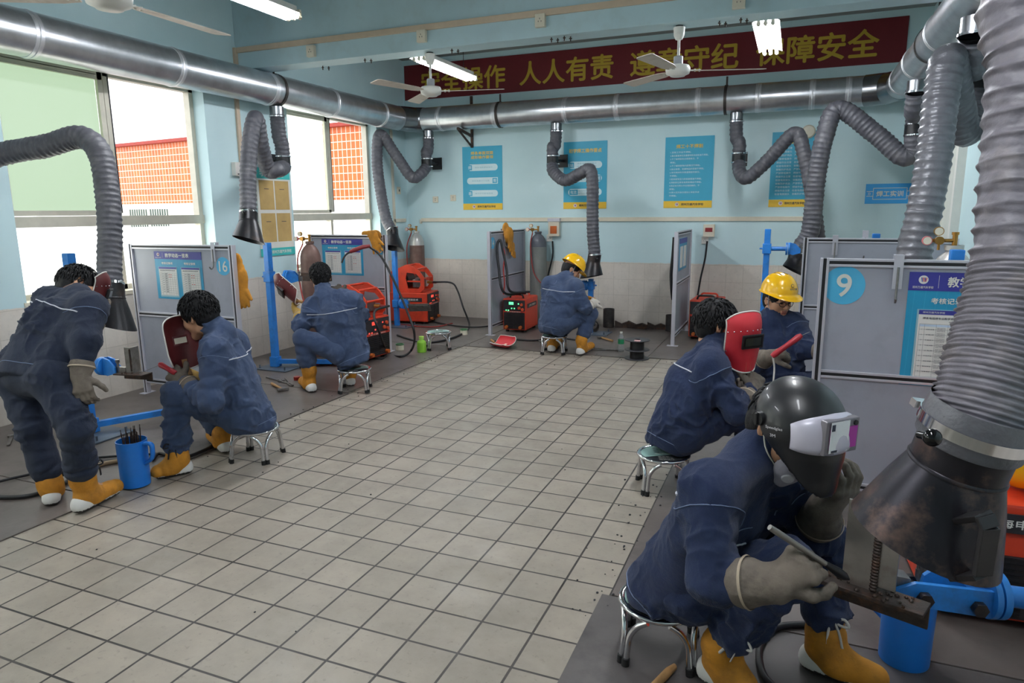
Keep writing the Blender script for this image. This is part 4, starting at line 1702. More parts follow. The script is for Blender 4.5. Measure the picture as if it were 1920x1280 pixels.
def feeder(label, M, w, d, h):
    """wire feeder: red side cheeks with openings, bars between, spool inside; its cheeks face -y and +y"""
    t = thing('wire_feeder', label, 'wire feeder', M.translation, 'red wire feeders')
    outer = [(-w / 2 + .01, 0), (w * .38, 0), (w / 2, .05), (w / 2, h * .55), (w * .36, h * .8), (w * .1, h), (-w * .02, h), (-w / 2, h * .72)]
    inner = [(w * .02, h * .14), (w * .34, h * .14), (w * .4, h * .26), (w * .4, h * .5), (w * .28, h * .68), (w * .0, h * .72), (-.04 * w, h * .5)]
    for s in (-1, 1):
        bm = bmesh.new()
        vo = [bm.verts.new((x, 0, z)) for x, z in outer]
        vi = [bm.verts.new((x, 0, z)) for x, z in inner]
        eo = [bm.edges.new((vo[i], vo[(i + 1) % len(vo)])) for i in range(len(vo))]
        ei = [bm.edges.new((vi[i], vi[(i + 1) % len(vi)])) for i in range(len(vi))]
        bmesh.ops.triangle_fill(bm, edges=eo + ei, use_beauty=True)
        bmesh.ops.solidify(bm, geom=bm.faces[:], thickness=.02)
        bmesh.ops.recalc_face_normals(bm, faces=bm.faces[:])
        bm.verts.index_update()
        g = MB(M)
        g.add([v.co + V(0, s * d / 2, 0) for v in bm.verts], [[v.index for v in f.verts] for f in bm.faces])
        bm.free()
        g.box((w * .2, s * d / 2 - .004, h * .4), (w * .38, .022, .018))
        g.build('side_cheek', M_red, t)
    g = MB(M)
    for x, z in ((w * .3, h * .84), (-w * .02, h - .012), (-w / 2 + .02, h * .7), (w / 2 - .015, h * .5)):
        g.cyl((x, -d / 2, z), (x, d / 2, z), .012, n=10)
    g.box((0, 0, .012), (w * .86, d, .022))
    g.build('cross_bar', M_red, t)
    g = MB(M)
    g.cyl((-w * .22, -d * .38, h * .42), (-w * .22, d * .38, h * .42), h * .3, n=28)
    g.build('wire_spool', M_blackp, t)
    g = MB(M)
    g.box((w * .22, 0, h * .3), (w * .26, d * .6, h * .3), bev=.01)
    g.cyl((w * .24, -d * .36, h * .45), (w * .24, -d * .1, h * .45), .03, n=16)
    g.build('drive_unit', M_steel, t)
    g = MB(M)
    g.cyl((w / 2 - .02, 0, h * .34), (w / 2 + .05, 0, h * .34), .02, n=14)
    g.cyl((w / 2 + .04, 0, h * .34), (w / 2 + .11, 0, h * .34), .016, n=14, mi=1)
    g.build('torch_socket', [M_brass, pm('maroon_plastic', (136, 44, 48), .4)], t)
    return t


def mrow(o, a):      # machine matrix: origin and heading of its front
    return at(o[0], o[1], .008, a)


m14 = machine('red welding machine with green digits beside the number 14 panel', mrow((-3.175, 8.03), math.radians(2)), .3, .48, .42, LED_G)
m13 = machine('red welding machine with green digits, half hidden behind the worker with the red mask', mrow((-.9, 8.3), math.radians(-2)), .34, .5, .46, LED_G)
m15 = machine('red welding machine in the back left corner, under a wire feeder', mrow((-4.8, 8.14), math.radians(97)), .42, .56, .42, LED_R, 0)
feeder('red wire feeder standing on the corner welding machine', at(-4.82, 8.14, .43, math.radians(6)), .5, .3, .37)
mC = machine('red welding machine hidden behind the worker crouched at the number 15 panel', mrow((-4.17, 5.87), math.radians(84)), .4, .56, .44, LED_R, 0)
feeder('red wire feeder mostly hidden behind the crouched worker', at(-4.15, 5.87, .45, math.radians(-4)), .52, .3, .33)
mG = machine('big red welding machine at the lower right edge, under the near hood', at(.83, 2.98, .008, math.radians(3)), .6, .5, .47, LED_R, 0, strip=False)
g = MB(at(.83, 2.98, .008, math.radians(3)))
g.box((0.03, -.262, .405), (.46, .006, .07))
g.text('上海申工焊接技术', M_txt(.03, -.266, .405), .034, .4, 1, .015)
g.text('SHENGONG', M_txt(.08, -.2665, .12), .036, .33, 2, .01)
g.build('name_strip', [M_face, M_white, M_black], mG)
for f in list(mG.children):
    if f.name.split('.')[0] in ('control_panel', 'front_strip', 'socket'):
        for c in list(f.children):
            bpy.data.objects.remove(c)
        bpy.data.objects.remove(f)


# ------------------------------------------------------------------ fume extraction arms
def hose_mesh(g, path, r, pitch, depth=.09, n=22, mi=0, seed=0):
    """corrugated hose; pitch a number or a function of the fraction along it; r may vary too"""
    pts = resample(path, .007 if not callable(pitch) else .0032)
    m = len(pts)
    ph, rs = 0., []
    for i in range(m):
        t = i / (m - 1)
        if i:
            ph += (pts[i] - pts[i - 1]).length / (pitch(t) if callable(pitch) else pitch)
        c = abs(math.sin(math.pi * ph))
        rr = r(t) if callable(r) else r
        rs.append(rr * (1 - depth * c ** .7))
    u = None
    vs, fs = [], []
    rnd = random.Random(seed)
    for i in range(m):
        tg = (pts[min(i + 1, m - 1)] - pts[max(i - 1, 0)]).normalized()
        if u is None:
            u = tg.cross(V(0, 0, 1))
            if u.length < .01:
                u = tg.cross(V(1, 0, 0))
        u = (u - tg * u.dot(tg)).normalized()
        w = tg.cross(u)
        for j in range(n):
            a = 2 * math.pi * j / n
            k = rs[i] * (1 + .012 * math.sin(3 * a + i * .9 + seed) + .010 * math.sin(7 * a - i * .37))
            vs.append(pts[i] + (u * math.cos(a) + w * math.sin(a)) * k)
    # slack cloth between the wire turns creases at random
    A = np.array([x[:] for x in vs])
    C = np.repeat(np.array([p[:] for p in pts]), n, 0)
    cr = vnoise(A * 42 + seed) * .6 + vnoise(A * 95 + seed) * .4
    A = A + (A - C) * (cr * .035)[:, None]
    vs = A.tolist()
    for i in range(m - 1):
        for j in range(n):
            k = (j + 1) % n
            fs.append((i * n + j, i * n + k, (i + 1) * n + k, (i + 1) * n + j))
    g.add(vs, fs, mi, True)


def hood(t, c, d, tiltdir, r0=.078, r1=.135, l0=.10, l1=.17, slant=.045, knob=True, handle=False):
    """black funnel: neck at c along d, flared, mouth cut on a slant; real wall thickness"""
    M = along(c, d, tiltdir)
    n = 40
    rings = [(r0, 0, 0), (r0, l0, 0), (r0 + (r1 - r0) * .4, l0 + l1 * .36, .3), (r1, l0 + l1, 1)]
    prof = rings + [(r - .004, z - .001, s) for r, z, s in rings[::-1]]
    g = MB(M)
    m = len(prof)
    for grp in ((0, 1), (1, 2, 3), (3, 4), (4, 5, 6), (6, 7), (7, 0)):
        vs, fs = [], []
        for j in range(n):
            a = 2 * math.pi * j / n
            for i in grp:
                r, z, s = prof[i]
                vs.append((r * math.cos(a), r * math.sin(a), z + s * slant * math.cos(a)))
        q = len(grp)
        for j in range(n):
            k = (j + 1) % n
            for i in range(q - 1):
                fs.append((j * q + i, k * q + i, k * q + i + 1, j * q + i + 1))
        g.add(vs, fs, 0, True)
    g.lathe([(r0 + .0005, l0 - .006), (r0 + .004, l0 - .002), (r0 + .0035, l0 + .002)], None, n, split=False)
    hd = g.build('hood', M_black, t)
    if knob:
        for a in (1.2, 4.1) if not handle else ():
            q = MB(M)
            p = V(math.cos(a), math.sin(a), 0)
            q.cyl(p * r0 + V(0, 0, l0 * .5), p * (r0 + .03) + V(0, 0, l0 * .5), .007, n=8)
            q.sphere(p * (r0 + .03) + V(0, 0, l0 * .5), .014, 12)
            q.build('knob', M_blackp, hd)
    return hd, M


def clamp_ring(t, c, d, r, w=.016, mat=None, bolt=True):
    g = MB()
    M = along(c, d)
    g.lathe([(r, -w / 2), (r + .004, -w / 2), (r + .004, w / 2), (r, w / 2)], M, 32)
    if bolt:
        g.box((r + .008, 0, 0), (.014, .026, w), M)
    return g.build('clamp_ring', mat or M_chrome, t)


def arm(label, spigot, joint, path, mouth_dir, r=.076, mat=None, bracket_dir=None, pitch=.04, seed=0, joint_path=None, hd=None, tilt=(1, 0, 0), spig=True):
    """spigot = top under the duct, joint = point of the swivel, path = from joint to the hood"""
    mat = mat or M_hose
    sp = V(spigot)
    t = thing('fume_extraction_arm', label, 'extraction arm', sp, 'grey fume extraction hoses with black hoods')
    if spig:
        g = MB()
        g.cyl(sp + V(0, 0, .05), sp - V(0, 0, .05), r * .92, n=28)
        g.build('spigot', M_galvd, t)
        clamp_ring(t, sp - V(0, 0, .045), (0, 0, 1), r, .014)
    up = joint_path or [sp - V(0, 0, .03), (sp - V(0, 0, .15)) * .75 + V(joint) * .25, V(joint) + V(0, 0, .16), V(joint) + V(0, 0, .03)]
    g = MB()
    hose_mesh(g, smooth_path(up, 10), r, pitch, seed=seed)
    g.build('upper_hose', mat, t)
    j = V(joint)
    g = MB()
    g.cyl(j + V(0, 0, .045), j - V(0, 0, .045), r * .97, n=28)
    jt = g.build('swivel_joint', M_blackp, t)
    for s in (1, -1):
        clamp_ring(t, j + V(0, 0, s * .05), (0, 0, 1), r, .012)
    if bracket_dir is not None:
        q = MB()
        bd = V(bracket_dir)
        e = j + bd
        q.beam(j + bd.normalized() * r * .8, e, .05, .03)
        Mx = along(e, bd)
        q.box((0, 0, 0), (.16, .16, .014), Mx)
        q.build('wall_bracket', M_blackp, jt)
    pts = smooth_path(path, 12)
    g = MB()
    hose_mesh(g, pts, r, pitch, seed=seed + 3)
    g.build('hose', mat, t)
    e, d = pts[-1], V(mouth_dir).normalized()
    clamp_ring(t, e, (pts[-1] - pts[-4]), r, .016)
    hood(t, e - d * .01, d, tilt, r0=r + .003, **(hd or {}))
    return t


# station 17 at the left edge
arm('long hose arching in from the left edge over the bending worker', (-4.98, 2.2, 2.51), (-5.0, 2.2, 2.15),
    [V(-5.0, 2.2, 2.1), V(-4.98, 2.25, 1.95), W(-140, 335, D=4.5), W(0, 290, D=4.5), W(85, 274, D=4.45), W(150, 257, D=4.4), W(186, 285, D=4.38), W(200, 350, D=4.36), W(206, 430, D=4.34), W(205, 490, D=4.32), W(207, 533, D=4.3)],
    (.12, -.16, -1), bracket_dir=(-.14, 0, 0), pitch=.036, seed=1, tilt=(1, .3, 0))
# station 16, hanging before the notice board
sp = W(522, 212, X=-4.95)
arm('looped hose hanging in front of the notice board between the windows', (-4.97, sp.y, 2.51), (-4.95, sp.y + .02, 2.02),
    [V(-4.95, sp.y + .02, 1.96)] + [W(520, 318, D=6.55), W(503, 318, D=6.5), W(490, 275, D=6.3), W(480, 222, D=6.15), W(470, 260, D=6.1), W(465, 330, D=6.08), W(466, 398, D=6.05)],
    (.22, -.34, -1), bracket_dir=(-.14, 0, 0), pitch=.042, seed=2, tilt=(1, 0, 0))
# station 15, over the corner
sp = W(803, 250, Y=8.46)
jt = W(800, 305, Y=8.44)
arm('hose from the back corner looping beside the second window, hood over the number 15 panel', (sp.x, 8.46, 2.52), jt,
    [jt - V(0, 0, .05), W(789, 326, Y=8.3), W(772, 332, Y=8.2), W(745, 295, Y=8.1), W(713, 252, Y=8.0), W(707, 300, Y=7.95), W(714, 360, Y=7.9), W(724, 410, Y=7.85), W(735, 432, Y=7.8)],
    (.34, -.42, -1), bracket_dir=(.03, .24, 0), pitch=.046, seed=3, tilt=(1, 0, 0))
# station 14, middle of the back wall
sp = W(1043, 235, Y=8.46)
jt = W(1036, 300, Y=8.44)
arm('hose in the middle of the back wall, crossing the second poster above the helmeted worker', (sp.x, 8.46, 2.52), jt,
    [jt - V(0, 0, .05), W(1038, 322, Y=8.35), W(1060, 338, Y=8.22), W(1088, 325, Y=8.1), W(1106, 318, Y=8.05), W(1111, 345, Y=8.03), W(1111, 400, Y=8.02), W(1112, 440, Y=8.0), W(1115, 478, Y=7.98)],
    (-.12, -.1, -1), bracket_dir=(.05, .24, 0), pitch=.046, seed=4, tilt=(-1, 0, 0))
# station 13
sp = W(1381, 218, Y=8.46)
jt = W(1385, 296, Y=8.44)
arm('hose with a pointed loop over the right-hand text poster', (sp.x, 8.46, 2.52), jt,
    [jt - V(0, 0, .05), W(1388, 325, Y=8.3), W(1402, 333, Y=8.2), W(1440, 300, Y=8.1), W(1490, 250, Y=8.0), W(1508, 290, Y=7.95), W(1522, 360, Y=7.9), W(1532, 430, Y=7.85), W(1536, 480, Y=7.85)],
    (0, -.1, -1), bracket_dir=(0, .24, 0), pitch=.05, seed=5)
# station 10
jt = W(1716, 243, D=6.4)
arm('hose swinging left from the right duct, arching above the panel behind number 9', (.9, 7.05, 2.52), jt,
    [jt - V(0, 0, .05), W(1712, 285, D=6.45), W(1690, 292, D=6.5), W(1640, 250, D=6.6), W(1572, 205, D=6.7), W(1545, 260, D=6.75), W(1530, 340, D=6.85), W(1520, 430, D=6.95), W(1503, 462, D=7.0), W(1497, 478, D=7.0)],
    (-.12, -.2, -1), r=.094, bracket_dir=(.2, 0, 0), pitch=.046, seed=6, hd=dict(l0=.06, l1=.12, r1=.13))
# station 9
jt = W(1826, 165, D=4.7)
arm('broad silvery hose hanging behind the number 9 panel from a sharp bend', (.9, 4.9, 2.52), jt,
    [jt - V(0, 0, .05), W(1824, 230, D=4.55), W(1806, 245, D=4.45), W(1793, 180, D=4.2), W(1778, 112, D=4.0), W(1765, 180, D=3.98), W(1750, 300, D=3.97), W(1732, 400, D=3.98), W(1715, 470, D=4.0), W(1708, 560, D=4.0)],
    (-.1, 0, -1), r=.1, mat=M_hoseb, bracket_dir=(.17, 0, 0), pitch=.05, seed=7)

# the near arm, hood over the near worker's test piece
na = thing('fume_extraction_arm', 'huge near grey hose at the right edge with a black scratched hood', 'extraction arm', W(1890, -60, D=1.42), 'grey fume extraction hoses with black hoods')
top = V(.9, 1.75, 2.52)
hp = [top, V(.88, 1.76, 2.35), V(.66, 1.76, 2.2), W(1938, -40, D=1.42), W(1930, 120, D=1.42), W(1918, 300, D=1.42), W(1904, 470, D=1.42), W(1880, 620, D=1.41), W(1850, 730, D=1.40), W(1828, 800, D=1.40)]
g = MB()
hose_mesh(g, smooth_path(hp, 14), lambda t: .082 + .014 * max(0, min(1, (t - .78) * 9)), lambda t: .047 if t < .8 else .0115, depth=.1, n=64, seed=9)
g.build('hose', M_hosen, na)
g = MB()
g.cyl(top + V(0, 0, .06), top - V(0, 0, .05), .08, n=28)
g.build('spigot', M_galvd, na)
e = W(1828, 800, D=1.40)
hd_ = (W(1735, 1000, D=1.5) - e).normalized()
g = MB()
M = along(e, hd_, CR)
g.lathe([(.098, -.05), (.101, -.03), (.102, .0), (.1, .035), (.097, .04)], M, 48, split=False)
g.build('hose_cuff', M_hoseb, na)
g = MB()
g.lathe([(.1025, -.012), (.1055, -.012), (.1055, .012), (.1025, .012)], M, 48)
g.box((0, -.108, 0), (.05, .012, .02), M)
g.box((-.07, -.085, .0), (.03, .02, .016), M)
g.build('clamp_ring', M_chrome, na)
hd, MH = hood(na, e + hd_ * .01, hd_, CR * -1 - CF * .3, r0=.092, r1=.155, l0=.085, l1=.185, slant=-.02, handle=True)
hd.data.materials[0] = pm('scratched_black_steel', (46, 44, 50), .34, .65, var=.2, vs=6, dirt=(128, 100, 88), da=.7, ds=9, stretch=(1, 1, .35), bump=.1, bs=30)
q = MB()
kp = W(1748, 820, D=1.285)
q.sphere(kp, .017, 16)
q.cyl(kp, kp + CF * .04, .008)
q.build('knob', pm('glossy_black', (14, 14, 16), .1), hd)
hh = [W(1818, 955, D=1.335), W(1848, 965, D=1.30), W(1850, 1000, D=1.30), W(1835, 1075, D=1.32), W(1815, 1078, D=1.36)]
hh = [W(1800, 972, D=1.36), W(1846, 966, D=1.27), W(1856, 990, D=1.265), W(1842, 1078, D=1.29), W(1792, 1080, D=1.39)]
q = MB()
for a, c in zip(hh, hh[1:]):
    q.beam(a, c, .034, .012, up=CF, bev=.002)
q.build('handle', pm('dark_bar', (52, 50, 52), .4, .5), hd)


# ------------------------------------------------------------------ stools
M_print = pm('stool_print', (150, 186, 178), .35, var=.1)
M_printd = pm('stool_print_dark', (44, 48, 52), .35, var=.1)
SEAT_Z = .2


def stool(x, y, rot, label, z=.0, printed=True):
    t = thing('stool', label, 'stool', (x, y, z), 'low chrome stools')
    M = at(x, y, z, rot)
    h = SEAT_Z - z
    g = MB(M)
    g.lathe([(.0, h - .022), (.118, h - .022), (.138, h - .018), (.145, h - .009), (.143, h - .002), (.136, h), (.124, h - .002), (.122, h - .004)], None, 40, split=False)
    g.build('seat_rim', M_chrome, t)
    g = MB(M)
    n = 40
    for k, (a0, a1) in enumerate(((0, math.pi * 1.15), (math.pi * 1.15, 2 * math.pi))):
        arc = [(.123 * math.cos(a), .123 * math.sin(a)) for a in np.linspace(a0, a1, 24)]
        g.prism(arc, .004, None, k, h - .008)
    for i in range(5):
        g.text(('焊工实训安全', '正确佩戴面罩', '规范操作焊机', '注意防火防电', '保持场地整洁')[i], Matrix.Translation((.0, .08 - i * .022, h - .0035)), .011, .1, 2 if i < 4 else 3, .01)
    for i in range(3):
        g.text(('安全第一', '预防为主', '规范操作')[i], Matrix.Translation((.0, -.055 - i * .022, h - .0035)), .011, .08, 3, .01)
    g.build('printed_seat_top', [M_print, M_printd, M_ink, M_white], t)
    for k in range(4):
        a = k * math.pi / 2 + math.pi / 4
        Mk = M @ Matrix.Rotation(a, 4, 'Z')
        g = MB(Mk)
        for s in (-1, 1):
            g.tube(fillet([(.112, s * .062, h - .024), (.13, s * .034, h - .045), (.145, s * .0125, h - .085), (.159, s * .0115, .006)], .04), .0105, 10)
        lg = g.build('leg', M_chrome, t)
        g = MB(Mk)
        for s in (-1, 1):
            g.cyl((.1595, s * .0115, 0), (.157, s * .0115, .026), .0135, n=12)
        g.build('rubber_foot', M_rubber, lg)
    return t


ST = {'B': (-3.02, 3.15), 'C': (-3.39, 4.72), 'D': (-2.3, 6.78), 'E': (-.585, 3.585), 'F': (-.07, 4.97), 'G': (-.343, 2.155), '0': (-3.573, 6.56)}
stool(*ST['B'], .25, 'chrome stool standing on bare tiles under the worker with the maroon mask at panel 16')
stool(*ST['C'], .5, 'chrome stool under the worker crouched before panel 15', .008)
stool(*ST['D'], .2, 'chrome stool under the helmeted worker at the back wall', .008)
stool(*ST['E'], .35, 'chrome stool with printed top under the worker with the red mask')
stool(*ST['F'], .8, 'chrome stool mostly hidden under the worker in glasses', .008)
stool(*ST['G'], .12, 'nearest chrome stool, under the worker in the black welding helmet', .008)
stool(*ST['0'], .55, 'empty chrome stool on the steel plate near the green bottle', .008)


# ------------------------------------------------------------------ welding hand masks
def mask(M, mat, label, edge=None, s=1., window=True):
    """curved fibre hand shield; z of M is its outer side, y its top"""
    t = thing('welding_mask', label, 'welding mask', M.translation, 'hand-held welding masks')
    M = M @ Matrix.Diagonal((s, s, s, 1))
    nu, nv = 28, 26

    def pt(u, v, off=0.):
        # u -1..1 across, v 0..1 from bottom to top
        top = .158 - .05 * abs(u) ** 2.2
        bot = -.165 + .045 * abs(u) ** 3
        y = bot + (top - bot) * v
        w = 1 - .2 * max(0, (-y - .06) / .1) ** 1.2
        R = .112 + off
        a = u * 1.25
        z = R * math.cos(a) * 1.02
        if y > .07:
            z -= ((y - .07) / .09) ** 2 * .05
        return V(R * 1.0 * math.sin(a) * w, y, z - .06)
    g = MB(M)
    vs, fs = [], []
    for off in (0., -.003):
        for i in range(nu + 1):
            for j in range(nv + 1):
                vs.append(pt(-1 + 2 * i / nu, j / nv, off))
    N = (nu + 1) * (nv + 1)
    for i in range(nu):
        for j in range(nv):
            q = [i * (nv + 1) + j, (i + 1) * (nv + 1) + j, (i + 1) * (nv + 1) + j + 1, i * (nv + 1) + j + 1]
            fs.append(q)
            fs.append([k + N for k in q[::-1]])
    g.add(vs, fs, 0, True)
    g.build('shell', mat, t)
    rim = [pt(-1 + 2 * i / nu, 0) for i in range(nu + 1)] + [pt(1, j / nv) for j in range(1, nv + 1)] + [pt(1 - 2 * i / nu, 1) for i in range(1, nu + 1)] + [pt(-1, 1 - j / nv) for j in range(1, nv + 1)]
    g = MB(M)
    g.tube(rim, .0042, 8, cap=False)
    g.build('edge_binding', edge or M_white, t)
    if window:
        g = MB(M)
        g.box((0, .01, .06), (.118, .066, .018), bev=.004)
        g.box((0, .01, .064), (.128, .076, .01), bev=.004)
        wd = g.build('window_frame', M_blackp, t)
        g = MB(M)
        g.box((0, .01, .069), (.098, .045, .003))
        g.build('window_glass', pm('dark_green_glass', (16, 26, 20), .05), wd)
    g = MB(M)
    g.box((0, .01, .044), (.1, .06, .004))
    g.box((0, .01, .0415), (.07, .034, .002), mi=1)
    g.build('window_clip', [mat, M_cream], t)
    g = MB(M)
    for i in range(9):
        p = pt(-.9 + 1.8 * i / 8, .72, .001)
        g.sphere(p, .0045, 8)
    for v in (.16, .3):
        for u in (-.92, .92):
            g.sphere(pt(u, v, .001), .0045, 8)
    g.build('rivets', M_chrome, t)
    g = MB(M)
    g.cyl((0, -.15, .03), (0, -.2, -.0), .013, .015, 12)
    g.box((0, -.13, .05), (.03, .05, .006))
    g.build('grip', M_wood, t)
    return t


M_maroon = pm('maroon_fibre', (96, 34, 36), .45, var=.12, vs=10, dirt=(60, 26, 28), da=.4)
M_redf = pm('red_fibre', (206, 44, 56), .5, var=.07, vs=8, dirt=(150, 30, 44), da=.3)


def face(c, n, up):
    n, up = V(n).normalized(), V(up)
    x = up.cross(n).normalized()
    return frame(c, x, n.cross(x))


cE = W(1397, 637, D=3.62)
mask(face(cE, (.62, -.74, -.12), (-.03, 0, 1)), M_redf, 'bright red hand mask with black window held up by the worker in front', s=1.0)
cB = W(344, 641, D=4.1)
mask(face(cB, (-.84, .34, -.12), (-.16, 0, 1)), M_maroon, 'maroon hand mask seen from inside, held before the face of the worker at panel 16', s=1.02)
cC = W(538, 541, D=6.02)
mask(face(cC, (-.35, -.72, -.52), (-.8, .06, .62)), M_maroon, 'maroon hand mask held out tilted by the crouched worker at panel 15', s=.98)
cA = W(187, 549, D=3.93)
mask(face(cA, (.72, .64, -.3), (.1, .2, 1)), M_maroon, 'maroon hand mask, only its edge showing beyond the bending worker\'s head', s=.8)
mask(face((-2.93, 6.87, .069), (.12, .32, -1), (.9, -.38, .1)), M_redf, 'red hand mask lying on its back on the floor by panel 14', s=.95)


# ------------------------------------------------------------------ small things on the floor
def bucket(x, y, label, h=.26, r=.079, ha=0.):
    t = thing('electrode_bucket', label, 'bucket', (x, y, .008), 'blue electrode buckets')
    M = at(x, y, .008, ha)
    g = MB(M)
    g.lathe([(.0, .0), (r * .94, .0), (r * .95, .004), (r, h), (r - .003, h), (r * .93, .006), (.0, .006)], None, 40)
    g.build('body', M_blueb, t)
    g = MB(M)
    g.tube(fillet([(r - .01, 0, h - .02), (r + .05, 0, h - .01), (r + .048, 0, h - .1), (r - .01, 0, h - .135)], .03), .011, 10, flat=1.4)
    g.build('handle', M_blueb, t)
    return t


def electrodes(x, y, n, label, grp, L=.33, r=.0034, lean=(0, 0), spread=.05, m=None):
    rr = random.Random(n)
    for k in range(n):
        a, q = rr.uniform(0, 6.28), rr.uniform(0, spread)
        g = MB()
        p = V(x + q * math.cos(a), y + q * math.sin(a), .018)
        e = p + V(lean[0] + rr.uniform(-.02, .02) + q * .25 * math.cos(a), lean[1] + rr.uniform(-.02, .02) + q * .25 * math.sin(a), L + rr.uniform(-.03, .02))
        g.cyl(p, p + (e - p) * .94, r, n=7)
        g.cyl(p + (e - p) * .94, e, r * .6, n=6)
        tag(g.build('welding_electrode', m or M_rust), label, 'welding electrode', grp)


wb = W(250, 912, Z=0)
bucket(wb.x, wb.y + .02, 'bright blue mug-like bucket with handle on the plate edge, left of the seated worker', ha=.2)
electrodes(wb.x, wb.y + .02, 22, 'thin burnt welding electrode standing in the left blue bucket', 'electrodes in the left blue bucket', .3)
bucket(.43, 2.4, 'blue bucket on the floor under the near test piece', .25, .08, 2.6)
electrodes(.455, 2.43, 7, 'steel welding electrode standing in the blue bucket by the near welding machine', 'electrodes in the near blue bucket', .36, .006, (.0, .02), .04, M_steel)


def wrench(x, y, a, L, label, z=.009):
    g = MB(at(x, y, z, a))
    g.prism([(-L / 2, -.009), (L * .3, -.011), (L * .34, -.026), (L * .46, -.026), (L * .5, -.014), (L * .4, -.01), (L * .4, .008), (L * .5, .012), (L * .47, .024), (L * .34, .024), (L * .3, .011), (-L / 2, .009), (-L * .53, 0)], .01)
    g.cyl((L * .32, -.012, .012), (L * .32, .012, .012), .007, n=8)
    return tag(g.build('wrench', M_steel), label, 'wrench')


def tongs(x, y, a, L, label, m=None, z=.009):
    t = thing('tongs', label, 'tongs', (x, y, z))
    for s in (-1, 1):
        g = MB(at(x, y, z, a))
        g.tube(smooth_path([(-L / 2, s * .035, .008), (-.02, s * .018, .008), (.02, -s * .004, .008), (L * .22, -s * .012, .008), (L * .4, -s * .006, .008)], 6), .0065, 6)
        g.build('jaw', m or M_steel, t)
    return t


def hammer(x, y, a, label, L=.3, z=.009, wood=M_wood):
    t = thing('hammer', label, 'hammer', (x, y, z))
    M = at(x, y, z, a)
    g = MB(M)
    g.cyl((-L / 2, 0, .014), (L / 2, 0, .014), .0125, .01, 12)
    g.build('handle', wood, t)
    g = MB(M)
    g.box((L / 2, 0, .014), (.026, .1, .026), bev=.005)
    g.build('head', M_steel, t)
    return t


wrench(*W(20, 828, Z=0).xy, 2.5, .26, 'steel adjustable wrench on the floor at the left edge')
p = W(520, 729, Z=0)
hammer(p.x, p.y, -.5, 'wooden-handled hammer on the floor behind the seated worker at panel 16', .26)
p = W(530, 722, Z=0)
tongs(p.x + .02, p.y + .04, -.55, .34, 'steel tongs on the floor beside the wooden-handled hammer')
p = W(508, 716, Z=0)
wrench(p.x, p.y + .05, -.3, .26, 'bright steel wrench on the floor beside the tongs by the tall blue stand')
p = W(540, 718, Z=0)
g = MB()
g.lathe([(.0, .0), (.03, .0), (.03, .03), (.0, .03)], at(p.x + .02, p.y + .1, .009), 20)
tag(g.build('tape_roll', pm('red_tin', (150, 40, 34), .4)), 'small red tin on the floor beside the tongs', 'tin')
p = W(604, 692, Z=0)
g = MB()
g.cyl((p.x - .1, p.y + .1, .035), (p.x + .2, p.y + .15, .035), .024, n=12)
g.cyl((p.x - .16, p.y + .09, .035), (p.x - .1, p.y + .1, .035), .026, n=12, mi=1)
tag(g.build('angle_grinder', [M_blackp, pm('pink_plastic', (206, 70, 96), .4)]), 'black grinder with pink end on the floor between the crouched worker\'s feet', 'grinder')
p = W(1012, 644, Z=0)
tongs(p.x, p.y + .05, 2.2, .26, 'steel pliers on the floor between the red mask and the back stool')
wrench(p.x + .14, p.y + .06, 2.4, .2, 'short steel wrench on the floor left of the back stool')
p = W(1140, 640, Z=0)
hammer(p.x - .02, p.y + .02, 2.4, 'small hammer on the dark plate behind the water bottle', .24)
p = W(1135, 661, Z=0)
tongs(p.x, p.y + .1, .1, .4, 'steel tongs on the dark plate left of the water bottle')
p = W(180, 806, Z=0)
# chipping hammer handle under the near stool
t = thing('wire_brush', 'worn wooden brush handle on the floor at the foot of the near stool', 'wire brush', (-.29, 2.02, .008))
g = MB()
g.tube([(-.345, 1.86, .022), (-.32, 1.93, .024), (-.29, 2.02, .024), (-.275, 2.055, .022)], [.014, .017, .0165, .012], 12, flat=.75)
g.build('handle', M_wood, t)
g = MB()
g.tube([(-.43, 1.62, .016), (-.39, 1.74, .02), (-.345, 1.86, .022)], [.016, .017, .015], 12, flat=.9)
g.build('brush_head', M_rust, t)

# green bottle, tins, water bottle, spool
p = W(791, 661, Z=0)
t = thing('plastic_bottle', 'bright green translucent plastic bottle on the floor before the empty stool', 'bottle', (p.x, p.y, .008))
gm = pm('green_liquid', (170, 236, 80), .2, var=.05)
gm.node_tree.nodes['Principled BSDF'].inputs['Transmission Weight'].default_value = .35
g = MB()
g.lathe([(.0, .0), (.047, .0), (.05, .006), (.05, .1), (.044, .12), (.024, .135), (.022, .145)], at(p.x, p.y, .008), 28, split=False)
g.build('body', gm, t)
g = MB()
g.lathe([(.026, .142), (.027, .172), (.0, .172)], at(p.x, p.y, .008), 20)
g.build('cap', pm('lime_cap', (186, 240, 110), .35), t)
for (px, nm) in (((750, 657), 'small pale tin with green rim at the foot of the number 15 panel'), ((870, 628), 'small pale tin with green rim on the plate before the back wall')):
    p = W(*px, Z=0)
    t = thing('tin_can', nm, 'tin', (p.x, p.y, .008), 'pale tins with green rims')
    g = MB()
    g.lathe([(.0, .0), (.044, .0), (.044, .055)], at(p.x, p.y, .008), 24)
    g.build('body', M_cream, t)
    g = MB()
    g.lathe([(.044, .055), (.046, .056), (.046, .07), (.038, .07), (.038, .058), (.0, .058)], at(p.x, p.y, .008), 24)
    g.build('rim', pm('green_rim', (84, 128, 90), .4), t)
p = W(1164, 660, Z=0)
t = thing('water_bottle', 'clear water bottle with green label standing beside the black spool', 'bottle', (p.x, p.y, .008))
cl = pm('clear_plastic', (236, 240, 242), .06, var=.02)
cl.node_tree.nodes['Principled BSDF'].inputs['Transmission Weight'].default_value = .8
